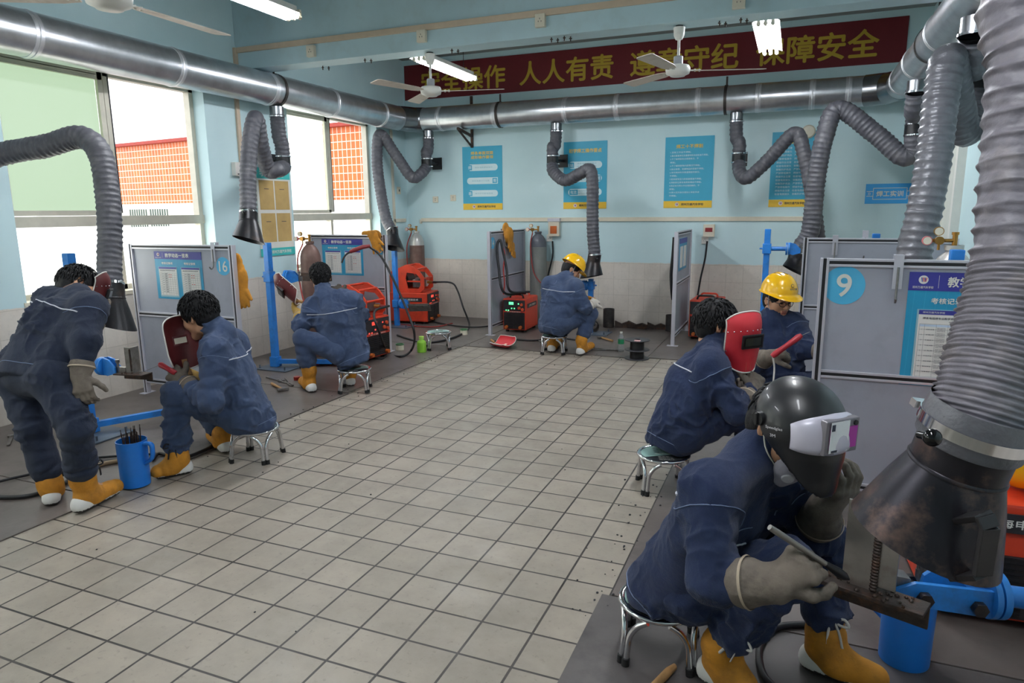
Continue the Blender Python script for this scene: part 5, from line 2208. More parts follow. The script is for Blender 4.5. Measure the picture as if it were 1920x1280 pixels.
cl.node_tree.nodes['Principled BSDF'].inputs['IOR'].default_value = 1.15
g = MB()
g.lathe([(.0, .0), (.03, .0), (.033, .008), (.033, .07), (.031, .075), (.033, .08), (.033, .14), (.028, .165), (.015, .19), (.013, .2)], at(p.x, p.y, .008), 24, split=False)
g.build('body', cl, t)
g = MB()
g.lathe([(.0336, .085), (.0336, .135)], at(p.x, p.y, .008), 24)
g.build('label_band', pm('green_label', (30, 130, 86), .4), t)
g = MB()
g.lathe([(.015, .198), (.015, .216), (.0, .216)], at(p.x, p.y, .008), 16)
g.build('cap', M_white, t)
p = W(1194, 672, Z=0)
t = thing('wire_spool', 'black plastic wire spool standing on the tile edge by the water bottle', 'spool', (p.x, p.y, .002))
g = MB()
for z in (.0, .09, .19):
    g.lathe([(.03, z), (.125, z), (.128, z + .004), (.125, z + .008), (.03, z + .008), (.03, z)], at(p.x, p.y, .002), 44)
g.build('flange', pm('dark_grey_plastic', (52, 52, 58), .4, var=.1), t)
g = MB()
g.lathe([(.07, .008), (.07, .19)], at(p.x, p.y, .002), 32)
for z in np.linspace(.02, .18, 24):
    g.lathe([(.07, z - .003), (.073, z), (.07, z + .003)], at(p.x, p.y, .002), 32, split=False)
g.build('core', M_blackp, t)
g = MB()
g.box((p.x + .02, p.y - .09, .204), (.06, .05, .008), bev=.002)
tag(g.build('paper_scrap', pm('pink_paper', (226, 176, 176), .7)), 'pinkish paper scrap lying on top of the black spool', 'paper')

# pipe offcuts along the foot of the back wall
M_pipe = pm('burnt_pipe', (58, 56, 56), .5, .5, var=.3, vs=15, dirt=(104, 92, 84), da=.5, ds=12)


def offcut(c, d, r, L, label):
    g = MB()
    M = along(c, d)
    g.lathe([(r, 0), (r, L), (r - .008, L), (r - .008, .0), (r, 0)], M, 28)
    return tag(g.build('pipe_offcut', M_pipe), label, 'pipe offcut', 'burnt pipe offcuts by the back wall')


offcut((-2.16, 8.56, .009), (0, 0, 1), .072, .24, 'tall burnt pipe offcut standing by the back wall right of the blue stand')
offcut((-2.3, 8.28, .082), (.35, -1, 0), .072, .2, 'burnt pipe offcut lying with its open end to the camera beside the blue stand')
offcut((-2.42, 8.6, .009), (0, 0, 1), .07, .2, 'burnt pipe offcut standing half behind the helmeted worker\'s knee')
offcut((-1.36, 8.55, .009), (0, 0, 1), .068, .2, 'burnt pipe offcut standing by the edge-on panel with the cyan poster')
for k, (x, y, a, L) in enumerate(((-1.98, 8.62, .3, .22), (-1.78, 8.6, -.15, .26), (-1.55, 8.63, .2, .24))):
    g = MB(at(x, y, .009, a))
    g.prism([(-L / 2, 0), (L / 2, .0), (L / 2, .05), (L * .2, .075), (-L * .1, .05), (-L / 2, .09)], .05, Matrix.Rotation(math.pi / 2, 4, 'X'))
    tag(g.build('steel_scrap', M_rust), ('left of three jagged scraps along the back wall, beside the tall pipe offcut', 'middle of three jagged scraps along the back wall', 'right of three jagged scraps along the back wall, beside the last pipe offcut')[k], 'scrap', 'burnt scraps by the back wall')


# ------------------------------------------------------------------ cables
def cable(label, pts, r=.011, m=None, group=None, ends=None):
    g = MB()
    g.tube(smooth_path(pts, 8), r, 8)
    return tag(g.build('cable', m or M_cable), label, 'cable', group)


F_ = lambda x, y, z=.02: W(x, y, Z=z)
cable('black welding cable on the floor plate behind the bending worker\'s shoes', [F_(-60, 926), F_(0, 932), F_(60, 928), F_(120, 906), F_(150, 880), F_(200, 866), F_(240, 862)], .012)
cable('pale worn hose on the floor plate between the bending worker and the bucket', [F_(120, 880), F_(160, 878), F_(200, 868), F_(232, 864), F_(275, 872)], .014, pm('worn_hose', (150, 128, 100), .6))
cable('thin black cable crossing the plate left of the bending worker', [F_(-40, 912), F_(20, 897), F_(70, 885), F_(100, 870), F_(180, 858), F_(300, 850)], .008)
cable('black cable curving over the floor under the seated worker at panel 16', [F_(420, 806), F_(400, 832), F_(380, 845), F_(340, 858), F_(300, 850), F_(285, 862)], .011)
cable('black torch cable looping from the crouched worker\'s feeder to the floor and over panel 15',
      [V(-3.755, 5.87, .565), W(702, 585, D=6.6), W(712, 625, D=6.6), F_(728, 660), F_(752, 668), F_(772, 655, .06), W(777, 625, D=6.75), W(762, 580, D=6.8), W(738, 525, D=6.85), W(714, 480, D=6.9), W(692, 462, D=6.9)], .012)
t = thing('welding_torch', 'torch with maroon grip hung on the top of the number 15 panel', 'welding torch', W(672, 466, D=6.88))
g = MB()
g.tube([W(694, 461, D=6.89), W(680, 463, D=6.88), W(664, 469, D=6.87), W(656, 472, D=6.87)], [.016, .021, .022, .016], 12)
g.build('grip', pm('maroon_plastic', (136, 44, 48), .4), t)
g = MB()
g.tube(smooth_path([W(656, 472, D=6.87), W(648, 478, D=6.86), W(643, 486, D=6.85), W(641, 492, D=6.84)]), [.009] * 24 + [.012], 10)
g.build('swan_neck', M_blackp, t)
cable('black torch cable from the corner wire feeder down to the floor', [V(-4.5, 8.16, .56), W(846, 530, D=9.2), W(858, 545, D=9.18), W(868, 575, D=9.1), F_(880, 608), F_(872, 622), F_(840, 636), F_(800, 642), F_(770, 636), F_(745, 628)], .012)
cable('thin black cable along the foot of the back wall', [F_(812, 603), F_(850, 610), F_(890, 613), F_(925, 610), F_(960, 605)], .009)
cable('red gas hose on the floor in front of the corner welding machine', [V(-4.95, 7.8, .02), F_(790, 612), F_(820, 612), F_(848, 606)], .008, M_hosered)
cable('black cable tangle on the plate below the number 15 panel', [F_(690, 662), F_(706, 652), F_(724, 662), F_(716, 672), F_(696, 668), F_(712, 656), F_(730, 652)], .009)
cable('dark cable along the rear plate edge left of the back stool', [F_(925, 640), F_(960, 636), F_(1000, 638), F_(1050, 634), F_(1100, 640)], .01)
cable('black cable bundle hung in a loop on the number 14 panel', [V(-3.1, 8.0, .48), W(945, 548, D=8.25), W(935, 500, D=8.25), W(932, 462, D=8.25), W(938, 450, D=8.25), W(943, 470, D=8.25), W(950, 505, D=8.25), W(956, 545, D=8.25), V(-3.04, 7.98, .5)], .016)
cable('thin red and black lead hung beside the loop on the number 14 panel', [W(938, 452, D=8.25), W(946, 475, D=8.25), W(944, 505, D=8.25), W(946, 530, D=8.25), W(944, 552, D=8.25)], .009, M_hosered)
cable('black cable hung on the left side of the edge-on panel by the right machine', [V(-1.225, 7.7, 1.2), V(-1.235, 7.72, 1.0), V(-1.25, 7.74, .8), V(-1.24, 7.75, .62), V(-1.23, 7.8, .5)], .018)
cable('grey-black cable on the floor between the near worker\'s feet', [V(.16, 2.1, .02), V(.07, 2.06, .02), V(.0, 2.12, .02), V(-.02, 2.28, .02), V(.04, 2.42, .02), V(.2, 2.5, .02)], .012)
cable('black cable ring on the floor in front of the near worker\'s left shoe', [V(-.16, 1.86, .02), V(-.05, 1.78, .02), V(.04, 1.82, .02), V(.06, 1.92, .02), V(-.0, 2.0, .02)], .012)


# ------------------------------------------------------------------ leather gloves over the panels
def hung_leather(label, pts, wid, n, thick=.012, fingers=True):
    """leather gauntlet draped down: pts = its centre line, wid = half widths"""
    f = Field(.006)
    n = V(n)
    for (a, b), (ra, rb) in zip(zip(pts, pts[1:]), zip(wid, wid[1:])):
        f.cap(a, b, ra, rb, .02, flat=(n, .3), fold=(.005, .05))
    if fingers:
        e, d = V(pts[-1]), (V(pts[-1]) - V(pts[-2])).normalized()
        s = d.cross(n).normalized()
        for k in range(4):
            b = e + s * (.03 * (k - 1.5))
            f.cap(b, b + d * (.07 - .008 * abs(k - 1)) + s * .008 * (k - 1.5), .014, .011, .008)
        f.cap(e - d * .06 + s * .05, e + s * .085 + d * .0, .014, .012, .012)
    t = thing('leather_glove', label, 'leather glove', pts[0], 'yellow leather gauntlets hung on the panels')
    f.build('gauntlet', [M_leath], t)
    return t


y16 = 3.985
hung_leather('yellow leather gauntlet hanging behind the right post of the number 16 panel',
             [W(444, 485, Y=y16 + .09), W(452, 520, Y=y16 + .08), W(455, 560, Y=y16 + .08)], [.045, .05, .065], (0, 1, 0))
hung_leather('brown leather gauntlet draped over the top of the number 15 panel', [W(682, 438, Y=6.235), W(700, 442, Y=6.15), W(706, 462, Y=6.16)], [.03, .06, .045], (0, 1, 0))
hung_leather('yellow leather gauntlet draped over the top of the number 14 panel', [V(-3.36, 8.0, 1.27), V(-3.31, 8.02, 1.2), V(-3.31, 8.05, 1.06)], [.09, .1, .05], (1, 0, 0))
hung_leather('second yellow leather gauntlet hanging below the first on the number 14 panel', [V(-3.31, 8.12, 1.06), V(-3.3, 8.1, .99)], [.05, .055], (1, 0, 0))

# yellow hard hat lying upside down on the near machine is built with the people's helmets below

# slag chips and dirt strewn along the plate edges
g = MB()
rr = random.Random(21)
for _ in range(240):
    z_ = rr.random()
    if z_ < .35:
        x, y = rr.gauss(-3.36, .06), rr.uniform(2.3, 7)
    elif z_ < .6:
        x, y = rr.gauss(-.62, .05), rr.uniform(2.2, 5)
    elif z_ < .85:
        x, y = rr.uniform(-3.1, .9), rr.gauss(6.78, .06)
    else:
        x, y = rr.uniform(-3, -.7), rr.uniform(1.6, 6.5)
    r_ = rr.uniform(.002, .0065)
    g.sphere((x, y, .008 + r_ * .3), r_, 6, sc=(1, rr.uniform(.6, 1.4), .6))
o = g.build('slag_chips', pm('dark_slag', (44, 44, 50), .6))
tag(o, 'small dark slag chips scattered along the edges of the steel plates', 'debris')
o['kind'] = 'stuff'


# ------------------------------------------------------------------ people
M_skin = pm('skin', (196, 148, 118), .5, var=.06, vs=18, spec=.35)
M_lip = pm('lips', (160, 96, 84), .45, var=.05)
M_hair = pm('black_hair', (20, 19, 22), .58, var=.3, vs=60, spec=.3, bump=.5, bs=220, stretch=(1, 1, .25))
D_mid = denim('denim_mid', (66, 82, 114), (98, 112, 140))
D_dark = denim('denim_dark', (40, 53, 86), (66, 80, 112))
D_dull = denim('denim_dull', (40, 49, 70), (60, 68, 86))
M_pipe_w = pm('reflective_piping', (206, 208, 218), .4, var=.04)
M_stitch = pm('pale_stitching', (112, 128, 160), .7, var=.1)
M_gl_grey = pm('grey_leather_glove', (112, 102, 92), .8, var=.2, vs=14, bump=.5, bs=60, dirt=(58, 52, 48), da=.7, ds=12)
M_gl_yel = pm('yellow_leather_glove', (186, 150, 78), .8, var=.15, vs=14, bump=.4, bs=60, dirt=(120, 92, 54), da=.5, ds=12)
M_gl_white = pm('white_cotton_glove', (214, 206, 196), .85, var=.08)
M_shoe = pm('white_shoe', (222, 220, 216), .5, var=.05)
M_sole = pm('shoe_sole', (60, 56, 54), .7)
M_tie_w = pm('white_tie', (206, 202, 198), .8, var=.05)
M_tie_b = pm('black_tie', (26, 26, 30), .7)


def head_frame(c, look, up):
    look, up = V(look).normalized(), V(up)
    x = look.cross(up).normalized()
    z = x.cross(look).normalized()
    return Matrix(((x.x, look.x, z.x, c[0]), (x.y, look.y, z.y, c[1]), (x.z, look.z, z.z, c[2]), (0, 0, 0, 1)))


def add_head(f, H, neck, s=1.):
    T = H @ Matrix.Diagonal((s, s, s, 1))
    P = lambda x, y, z: T @ V(x, y, z)
    f.ell((0, -.014, .032), (.077, .096, .086), T, .02)
    f.ell((0, .02, -.04), (.058, .066, .068), T, .03)
    f.cap(P(-.016, .066, -.094), P(.016, .066, -.094), .021 * s, None, .025)
    for q in (-1, 1):
        f.ell((q * .036, .052, -.022), (.03, .033, .034), T, .02)
        f.cap(P(q * .05, .0, -.07), P(q * .022, .06, -.093), .017 * s, None, .025)
    f.cap(P(-.036, .078, .032), P(.036, .078, .032), .013 * s, None, .015)
    for q in (-1, 1):
        f.ell((q * .031, .097, .012), (.017, .014, .011), T, .008, 's')
        f.ell((q * .031, .077, .011), (.014, .0125, .011), T, .002)
    f.cap(P(0, .086, .016), P(0, .107, -.022), .0075 * s, .0125 * s, .01)
    for q in (-1, 1):
        f.ell((q * .011, .098, -.026), (.0085, .01, .0075), T, .006)
    f.cap(P(-.018, .088, -.052), P(.018, .088, -.052), .0072 * s, None, .005)
    f.cap(P(-.015, .086, -.064), P(.015, .086, -.064), .0078 * s, None, .005)
    for q in (-1, 1):
        E = T @ Matrix.Translation((q * .079, -.012, -.002)) @ Matrix.Rotation(q * .35, 4, 'Z')
        f.ell((0, 0, 0), (.0085, .02, .033), E, .006)
        f.ell((q * .007, .002, .002), (.006, .011, .02), E, .004, 's')
    f.cap(P(0, -.022, -.05), neck, .056 * s, .06 * s, .03)
    return T


def lips_pick(T):
    inv = T.inverted()
    R = np.array(inv.to_3x3())
    t = np.array(inv.translation[:])

    def pick(c):
        q = c @ R.T + t
        return ((np.abs(q[:, 0]) < .021) & (q[:, 1] > .078) & (q[:, 2] > -.0715) & (q[:, 2] < -.0445)).astype(int)
    return pick


def hair(root, T, seed, tufts=420, long=1., covered=False):
    f = Field(.005)
    f.ell((0, -.016, .034), (.086, .105, .095), T, .01)
    f.ell((0, -.045, -.02), (.07, .062, .07), T, .03)
    f.ell((0, .115, -.035), (.075, .085, .085 + .012), T, .012, 's')
    for q in (-1, 1):
        f.ell((q * .085, .0, -.022), (.032, .03, .042), T, .01, 's')
    f.half(T @ V(0, -.06, -.075), T.to_3x3() @ V(0, .25, -1))
    if covered:
        f.half(T @ V(0, 0, .055), T.to_3x3() @ V(0, -.1, 1))
    v, q = f.mesh(1)
    inv = np.array(T.inverted().to_3x3())
    loc = (v - np.array(T.translation[:])) @ inv.T
    d = v - np.array((T @ V(0, -.016, .0))[:])
    d /= np.linalg.norm(d, axis=1)[:, None]
    v = v + d * (vnoise(loc * np.array([75, 30, 30.]) + seed) * .0035)[:, None]
    mb = MB()
    mb.raw(v, q)
    rr = random.Random(seed)
    n = 0
    while n < tufts and not covered:
        z = rr.uniform(-.35, 1)
        a = rr.uniform(0, 6.283)
        k = math.sqrt(1 - z * z)
        u = V(k * math.cos(a), k * math.sin(a), z)
        if u.y > .35 and u.z < .42:
            continue
        n += 1
        p = V(u.x * .086, u.y * .105 - .016, u.z * .095 + .034)
        fl = V(u.x * .4, u.y * .6 + .25, -.55 - .3 * (u.z < .5)) + V(rr.uniform(-.5, .5), rr.uniform(-.5, .5), rr.uniform(-.3, .3))
        fl = (fl - u * fl.dot(u)).normalized()
        L = rr.uniform(.022, .05) * long
        pts = [p - u * .006, p + fl * L * .35 + u * .007, p + fl * L * .75 + u * .006, p + fl * L + u * .001]
        mb.tube([T @ x for x in pts], [.005, .005, .0034, .0004], 5, cap=False)
    return mb.build('hair', M_hair, root)


def hard_hat(parent, M, s=1., name='hard_hat', emblem=True, tilt_in=False):
    """yellow vented hard hat: z up, y to its peak"""
    T = M @ Matrix.Diagonal((s, s, s, 1))
    n, m = 56, 16

    def pt(i, j, off):
        a = 2 * math.pi * i / n
        cx, cy = math.sin(a), math.cos(a)
        if j < 0:                                   # rim and peak
            e = .010 + .045 * max(0, cy) ** 2.5
            k = (-j) / 2
            return V(cx * (.112 + e * k), cy * (.138 + e * k), -.004 * k - .022 * max(0, cy) ** 2 * k + off * .4)
        t = j / m * math.pi / 2
        r = math.cos(t) ** .82
        z = .128 * math.sin(t)
        x, y = cx * (.112 - off) * r, cy * (.138 - off) * r
        b = .007 * (math.exp(-(x / .016) ** 2) + .6 * math.exp(-((abs(x) - .04) / .01) ** 2)) * math.sin(t) * (1 if abs(y) < .1 else .4)
        return V(x, y, z - off * math.sin(t) + b)
    mb = MB(T)
    vs, fs = [], []
    rows = list(range(-2, m + 1))
    for off in (0., .004):
        for j in rows:
            for i in range(n):
                vs.append(pt(i, j, off if j >= 0 else (-off)))
    R = len(rows)
    for L in (0, 1):
        o = L * R * n
        for j in range(R - 1):
            for i in range(n):
                k = (i + 1) % n
                q = [o + j * n + i, o + (j + 1) * n + i, o + (j + 1) * n + k, o + j * n + k]
                fs.append(q if L == 0 else q[::-1])
    for i in range(n):
        k = (i + 1) % n
        fs.append([i, k, R * n + k, R * n + i])
    mb.add(vs, fs, 0, True)
    hat = mb.build(name, M_yellow, parent)
    g = MB(T)
    for x in (-.026, 0, .026):
        for y in (-.03, .02):
            z = .128 * math.sqrt(max(0, 1 - (x / .112) ** 2 - (y / .138) ** 2)) + (.008 if x == 0 else .003)
            g.box((x, y, z + .0005), (.007, .02, .004), bev=.001)
    g.build('air_vents', pm('vent_dark', (70, 48, 12), .6), hat)
    if emblem:
        g = MB(T)
        Mt = Matrix.Translation((0, .1275, .056)) @ Matrix.Rotation(math.radians(90 - 26), 4, 'X') @ Matrix.Rotation(math.pi, 4, 'Y')
        Mt = frame((0, .1315, .058), (-1, 0, 0), (0, -.45, 1))
        n2 = 20
        g.prism([(.012 * math.cos(i * 6.2832 / n2), .012 + .012 * math.sin(i * 6.2832 / n2)) for i in range(n2)], .0006, Mt, 0)
        g.prism([(.0085 * math.cos(i * 6.2832 / n2), .012 + .0085 * math.sin(i * 6.2832 / n2)) for i in range(n2)], .0006, Mt, 1, .0008)
        g.text('郑州万通', Mt @ Matrix.Translation((0, -.012, .002)), .013, .055, 0, .02)
        g.build('emblem', [M_ink, M_yellow], hat)
    g = MB(T)
    ring = [V(.1 * math.sin(a), .124 * math.cos(a), .012) for a in np.linspace(0, 2 * math.pi, 40)]
    g.tube(ring, .007, 6, cap=False)
    for a in (.6, 2.2, 3.8, 5.4):
        g.tube([V(.1 * math.sin(a), .124 * math.cos(a), .014), V(.05 * math.sin(a), .06 * math.cos(a), .075), V(0, 0, .09)], .006, 6)
    g.build('headband', pm('hat_band', (196, 190, 180), .6), hat)
    return hat


def glove(root, el, wr, ha, n, mat, curl=(.7, .8, .5), thumb=.4, cuff=.075, s=1., h=.0055, side=1, cr=.062, name='glove', spread=.0):
    """gauntlet with five fingers; n = direction of the back of the hand, side +1 puts the thumb on x"""
    el, wr, ha = V(el), V(wr), V(ha)
    y = (ha - wr).normalized()
    n = V(n)
    z = (n - y * n.dot(y)).normalized()
    x = y.cross(z) * side
    f = Field(h)
    fd = (el - wr).normalized()
    f.cap(wr + fd * cuff, wr - fd * .0, cr * s, .043 * s, .0, fold=(.004, .05))
    f.cap(wr, wr + y * .045 * s, .04 * s, .042 * s, .025, flat=(z, .72))
    B = lambda a, b, c: wr + x * (a * s) + y * (b * s) + z * (c * s)
    for k in range(4):
        f.cap(B(.0, .02, 0), B(.038 - .0255 * k, .088 - .004 * abs(k - 1.2), .002), .024 * s, .0165 * s, .012)
    for k in range(4):
        p = B(.038 - .0255 * k, .088 - .004 * abs(k - 1.2), .002)
        L = (.043, .047, .044, .035)[k] * s
        ang = 0.
        sp = (1.5 - k) * spread
        var = (1.0, 1.06, .97, 1.12)[k]
        for i, c in enumerate(curl):
            ang += c * var
            d = (y * math.cos(ang) - z * math.sin(ang) + x * sp * (1 if i == 0 else .3)).normalized()
            e = p + d * L * (1, .68, .55)[i]
            f.cap(p, e, (.0134 - .0010 * i) * s, (.0129 - .0012 * i) * s, .002)
            p = e
    p = B(.03, .022, -.004)
    d0 = (x * .75 + y * .62 - z * .25).normalized()
    for i, (L, r) in enumerate(((.045, .0185), (.036, .0158), (.03, .0142))):
        a = thumb * i
        d = (d0 * math.cos(a) + (-x * .75 * .6 + y * .5 - z * .7).normalized() * math.sin(a)).normalized()
        e = p + d * L * s
        f.cap(p, e, r * s, r * .9 * s, .009)
        p = e
    o, v, q = f.build(name, [mat], root, 1, None, .002)
    g = MB()
    c0 = wr + fd * (cuff - .004)
    M = along(c0, fd)
    g.lathe([(cr * s + .002, -.004), (cr * s + .0045, 0), (cr * s + .002, .004)], M, 28, split=False)
    g.build('cuff_seam', pm('glove_seam', (176, 160, 140), .8), o)
    return o


def leg_cover(root, kn, an, to, mat, tie, low=.0, shoe=True, h=.0065, s=1., floor=.008, bow=False, heel_open=True):
    """yellow leather spat over a work shoe, tied at the ankle"""
    kn, an, to = V(kn), V(an), V(to)
    an.z = max(an.z, floor + .095)
    to.z = floor + .04
    up = (kn - an).normalized()
    fw = V(to.x - an.x, to.y - an.y, 0).normalized()
    heel = V(an.x, an.y, floor + .035) - fw * .035
    f = Field(h)
    f.cap(an + up * .15 * s, an + up * .0, .06 * s, .055 * s, .0, fold=(.004, .05))
    f.cap(an, V(an.x, an.y, floor + .045) + fw * .04, .056 * s, .05 * s, .03)
    f.cap(V(an.x, an.y, floor + .05) + fw * .05, to, .05 * s, .042 * s, .03, fold=(.003, .06))
    f.cap(heel + fw * .015 + V(0, 0, .03), heel + fw * .05 + V(0, 0, .03), .04 * s, .046 * s, .03)
    f.half((0, 0, floor + .016), (0, 0, -1))
    o, v, q = f.build('leg_cover', [mat], root, 1)
    g = MB()
    M = along(an + up * .085 * s, up)
    ring = [M @ V((.06 * s) * math.cos(a), (.06 * s) * math.sin(a), .004 * math.sin(3 * a)) for a in np.linspace(0, 2 * math.pi, 30)]
    sk = Skin(v, q)
    ring = [sk.near(p, .003) for p in ring]
    g.tube(ring, .0055, 6, cap=False, flat=.5)
    side = (fw.cross(V(0, 0, 1)) * (1 if (CO - an).dot(fw.cross(V(0, 0, 1))) > 0 else -1))
    k = sk.near(an + up * .085 * s + (side * .7 + fw * .5) * .06, .006)
    dn = -up
    for sg in (-1, 1):
        lp = [k, k + fw * sg * .03 + V(0, 0, .014), k + fw * sg * .045 + V(0, 0, -.008), k + fw * sg * .02 + V(0, 0, -.01), k]
        g.tube(smooth_path(lp, 5), .0045, 6, flat=.6)
        tl = [k, k + fw * sg * .015 + dn * .03 + side * .006, k + fw * sg * .022 + dn * .075 + side * .004]
        g.tube(smooth_path(tl, 5), .0055, 6, flat=.4)
    g.sphere(k, .009, 10)
    g.build('ankle_tie', tie, o)
    if shoe:
        f = Field(h)
        f.cap(heel + V(0, 0, -.002), V(to.x, to.y, floor + .03) - fw * .012, .043 * s, .038 * s, .0)
        f.cap(heel + V(0, 0, .02), V(an.x, an.y, floor + .07), .03 * s, .03 * s, .02)
        f.half((0, 0, floor + .001), (0, 0, -1))
        c = (heel + to) / 2
        f.build('shoe', [M_shoe, M_sole], root, 1, lambda cc: (cc[:, 2] < floor + .014))
    return o


def person(key, label, look, den, trous=None, seat=None, hs=1., glove_m=(None, None), gl=None, spat=(True, True), tie=M_tie_b, seed=1, h=.0075, arm_s=1., hat=None, hairlong=1.,
           up=None, floors=(.008, .008), belly=0., shoulder=.0, hem=.10):
    J = {k: W(p[0], p[1], D=p[2]) for k, p in PEOPLE[key].items()}
    base = V(J['pel'].x, J['pel'].y, 0)
    root = thing('person', label, 'person', base)
    trous = trous or den
    for s_, fl in zip('FB', floors):
        J['to' + s_] = W(PEOPLE[key]['to' + s_][0], PEOPLE[key]['to' + s_][1], Z=fl + .04) if abs(J['to' + s_].z - .04) > .02 else J['to' + s_]
        J['an' + s_].z = max(J['an' + s_].z, fl + .1)
    ax = (J['neck'] - J['pel']).normalized()
    ac = (J['shF'] - J['shB'])
    ac = (ac - ax * ac.dot(ax)).normalized()
    fw = ax.cross(ac)
    kn = (J['knF'] + J['knB']) / 2 - J['pel']
    if fw.dot(kn) < 0:
        fw = -fw
    upv = V(up) if up else (V(0, 0, 1) * .6 + (J['head'] - J['neck']).normalized() * .5)
    H = head_frame(J['head'], look, upv)
    neck_at = J['neck'] + ax * .0

    # the body: one continuous skin from crown to feet
    f = Field(.0065 if key in 'BFG' else .0075)
    for s_ in 'FB':
        f.cap(J['sh' + s_] * .9 + J['neck'] * .1, J['hi' + s_] * .9 + J['pel'] * .1, .075, .08, .04)
    f.cap(J['neck'], J['pel'], .07, .09, .04)
    for s_ in 'FB':
        f.cap(J['neck'], J['sh' + s_], .05, .05, .03)
        f.cap(J['sh' + s_], J['el' + s_], .046, .038, .02)
        f.cap(J['el' + s_], J['wr' + s_], .037, .028, .015)
        f.cap(J['wr' + s_], J['wr' + s_] * .55 + J['ha' + s_] * .45, .024, .018, .006)
        f.cap(J['hi' + s_], J['kn' + s_], .075, .05, .03)
        f.cap(J['kn' + s_], J['an' + s_], .048, .034, .02)
        f.cap(J['an' + s_] - V(0, 0, .02), J['to' + s_] * .7 + J['an' + s_] * .3 - V(0, 0, .02), .028, .02, .01)
    T = add_head(f, H, neck_at, hs)
    if seat:
        f.fn('s', lambda P: np.maximum(np.sqrt((P[..., 0] - seat[0]) ** 2 + (P[..., 1] - seat[1]) ** 2) - .178, P[..., 2] - (SEAT_Z + .012)), (seat[0] - .19, seat[1] - .19, -.01), (seat[0] + .19, seat[1] + .19, SEAT_Z + .01))
    body, bv, bq = f.build('body', [M_skin, M_lip], root, 1, lips_pick(T))
    if hat != 'visor':
        g = MB(T)
        for q in (-1, 1):
            g.sphere((q * .031, .0795, .0085), .0115, 12, sc=(1.15, .95, .55))
        g.build('eyes', pm('dark_eye', (28, 20, 18), .15), body)
        g = MB(T)
        for q in (-1, 1):
            g.tube([V(q * .015, .0905, .03), V(q * .031, .089, .036), V(q * .049, .078, .031)], [.003, .0036, .0018], 6)
        g.build('eyebrows', M_hair, body)

    def seatcut(f):
        if seat:
            sx, sy = seat[0], seat[1]
            f.fn('s', lambda P: np.maximum(np.sqrt((P[..., 0] - sx) ** 2 + (P[..., 1] - sy) ** 2) - .178, P[..., 2] - (SEAT_Z + .007)), (sx - .19, sy - .19, -.01), (sx + .19, sy + .19, SEAT_Z + .01))

    # trousers
    f = Field(h)
    hc = J['pel']
    f.cap(J['hiF'], J['hiB'], .112, .112, .0)
    f.cap(J['pel'] + ax * .09, J['pel'], .115, .12, .04, flat=(fw, .92))
    for s_ in 'FB':
        hi, k_, an = J['hi' + s_], J['kn' + s_], J['an' + s_]
        f.cap(hi, k_, .1, .077, .04, fold=(.006, .085))
        f.cap(k_, k_ * .45 + an * .55, .074, .071, .02, fold=(.007, .06))
        f.cap(k_ * .45 + an * .55, an + (k_ - an).normalized() * .08, .071, .074, .02, fold=(.008, .05))
    seatcut(f)
    f.half((0, 0, .02), (0, 0, -1))
    tr, tv, tq = f.build('trousers', [trous], root, 1, None, .0125)

    # jacket
    f = Field(h)
    for s_ in 'FB':
        a = J['sh' + s_] * .86 + J['neck'] * .14 - ax * .01
        b = J['hi' + s_] * .8 + J['pel'] * .2
        f.cap(a, b, .094, .115, .05, flat=(fw, .95), fold=(.006, .11))
    f.cap(J['neck'] - ax * .06, J['chest'], .085, .118, .05)
    f.cap(J['chest'], J['pel'] + ax * (.06 - hem), .12 + belly, .142, .05, flat=(fw, .93), fold=(.007, .1))
    f.cap(J['shF'] * .8 + J['neck'] * .2, J['neck'], .066, .062, .05)
    f.cap(J['shB'] * .8 + J['neck'] * .2, J['neck'], .066, .062, .05)
    f.half(J['pel'] - ax * (hem + .02), -ax)
    # sleeves
    for s_ in 'FB':
        sh, el, wr = J['sh' + s_], J['el' + s_], J['wr' + s_]
        f.cap(sh * .97 + J['chest'] * .03, el, .07 * arm_s, .067 * arm_s, .05, fold=(.009, .075))
        f.cap(el, wr + (el - wr).normalized() * min(.05, (el - wr).length * .4), .067 * arm_s, .047 * arm_s, .025, fold=(.009, .055))
    # stand collar, hollow round the neck
    nk = (J['head'] - J['neck']).normalized()
    c0 = J['neck'] - nk * .02
    f.cap(c0, c0 + nk * .075, .073 * hs, .07 * hs, .012)
    f.cap(c0 + nk * .03, c0 + nk * .2, .062 * hs, .064 * hs, .004, 's')
    seatcut(f)
    jk, jv, jq = f.build('jacket', [den], root, 1, None, .0125)
    sk = Skin(jv, jq)
    # reflective piping across the back yoke
    pts = []
    for i in range(41):
        k = i / 40
        p = J['shF'] * (1.08 - 1.16 * k) + J['shB'] * (-.08 + 1.16 * k) - ax * (.055 + .02 * math.sin(math.pi * k))
        h_ = sk.cast(p - fw * .5, fw, .0015)
        if h_ is not None and (h_ - p).length < .2:
            pts.append(h_)
    if len(pts) > 3:
        g = MB()
        g.tube(pts, .0035, 6)
        g.build('piping', M_pipe_w, jk)
    # shoulder and side seams
    g = MB()
    for s_ in 'FB':
        sh, el = J['sh' + s_], J['el' + s_]
        d = (el - sh).normalized()
        u = d.cross(fw).normalized()
        c = sh + d * .035
        w_ = u.cross(d)
        ring = [sk.near(c + (u * math.cos(a) + w_ * math.sin(a)) * .08, .001) for a in np.linspace(0, 2 * math.pi, 26)]
        g.tube(ring, .0018, 5, cap=False)
    hemc = J['pel'] - ax * (hem - .035)
    ring = []
    for a in np.linspace(0, 2 * math.pi, 44):
        d = (ac * math.cos(a) + fw * math.sin(a))
        p = sk.cast(hemc + d * .4, -d, .001)
        if p:
            ring.append(p)
    if len(ring) > 10:
        g.tube(ring, .0018, 5, cap=False)
    g.build('seam_stitching', M_stitch, jk)
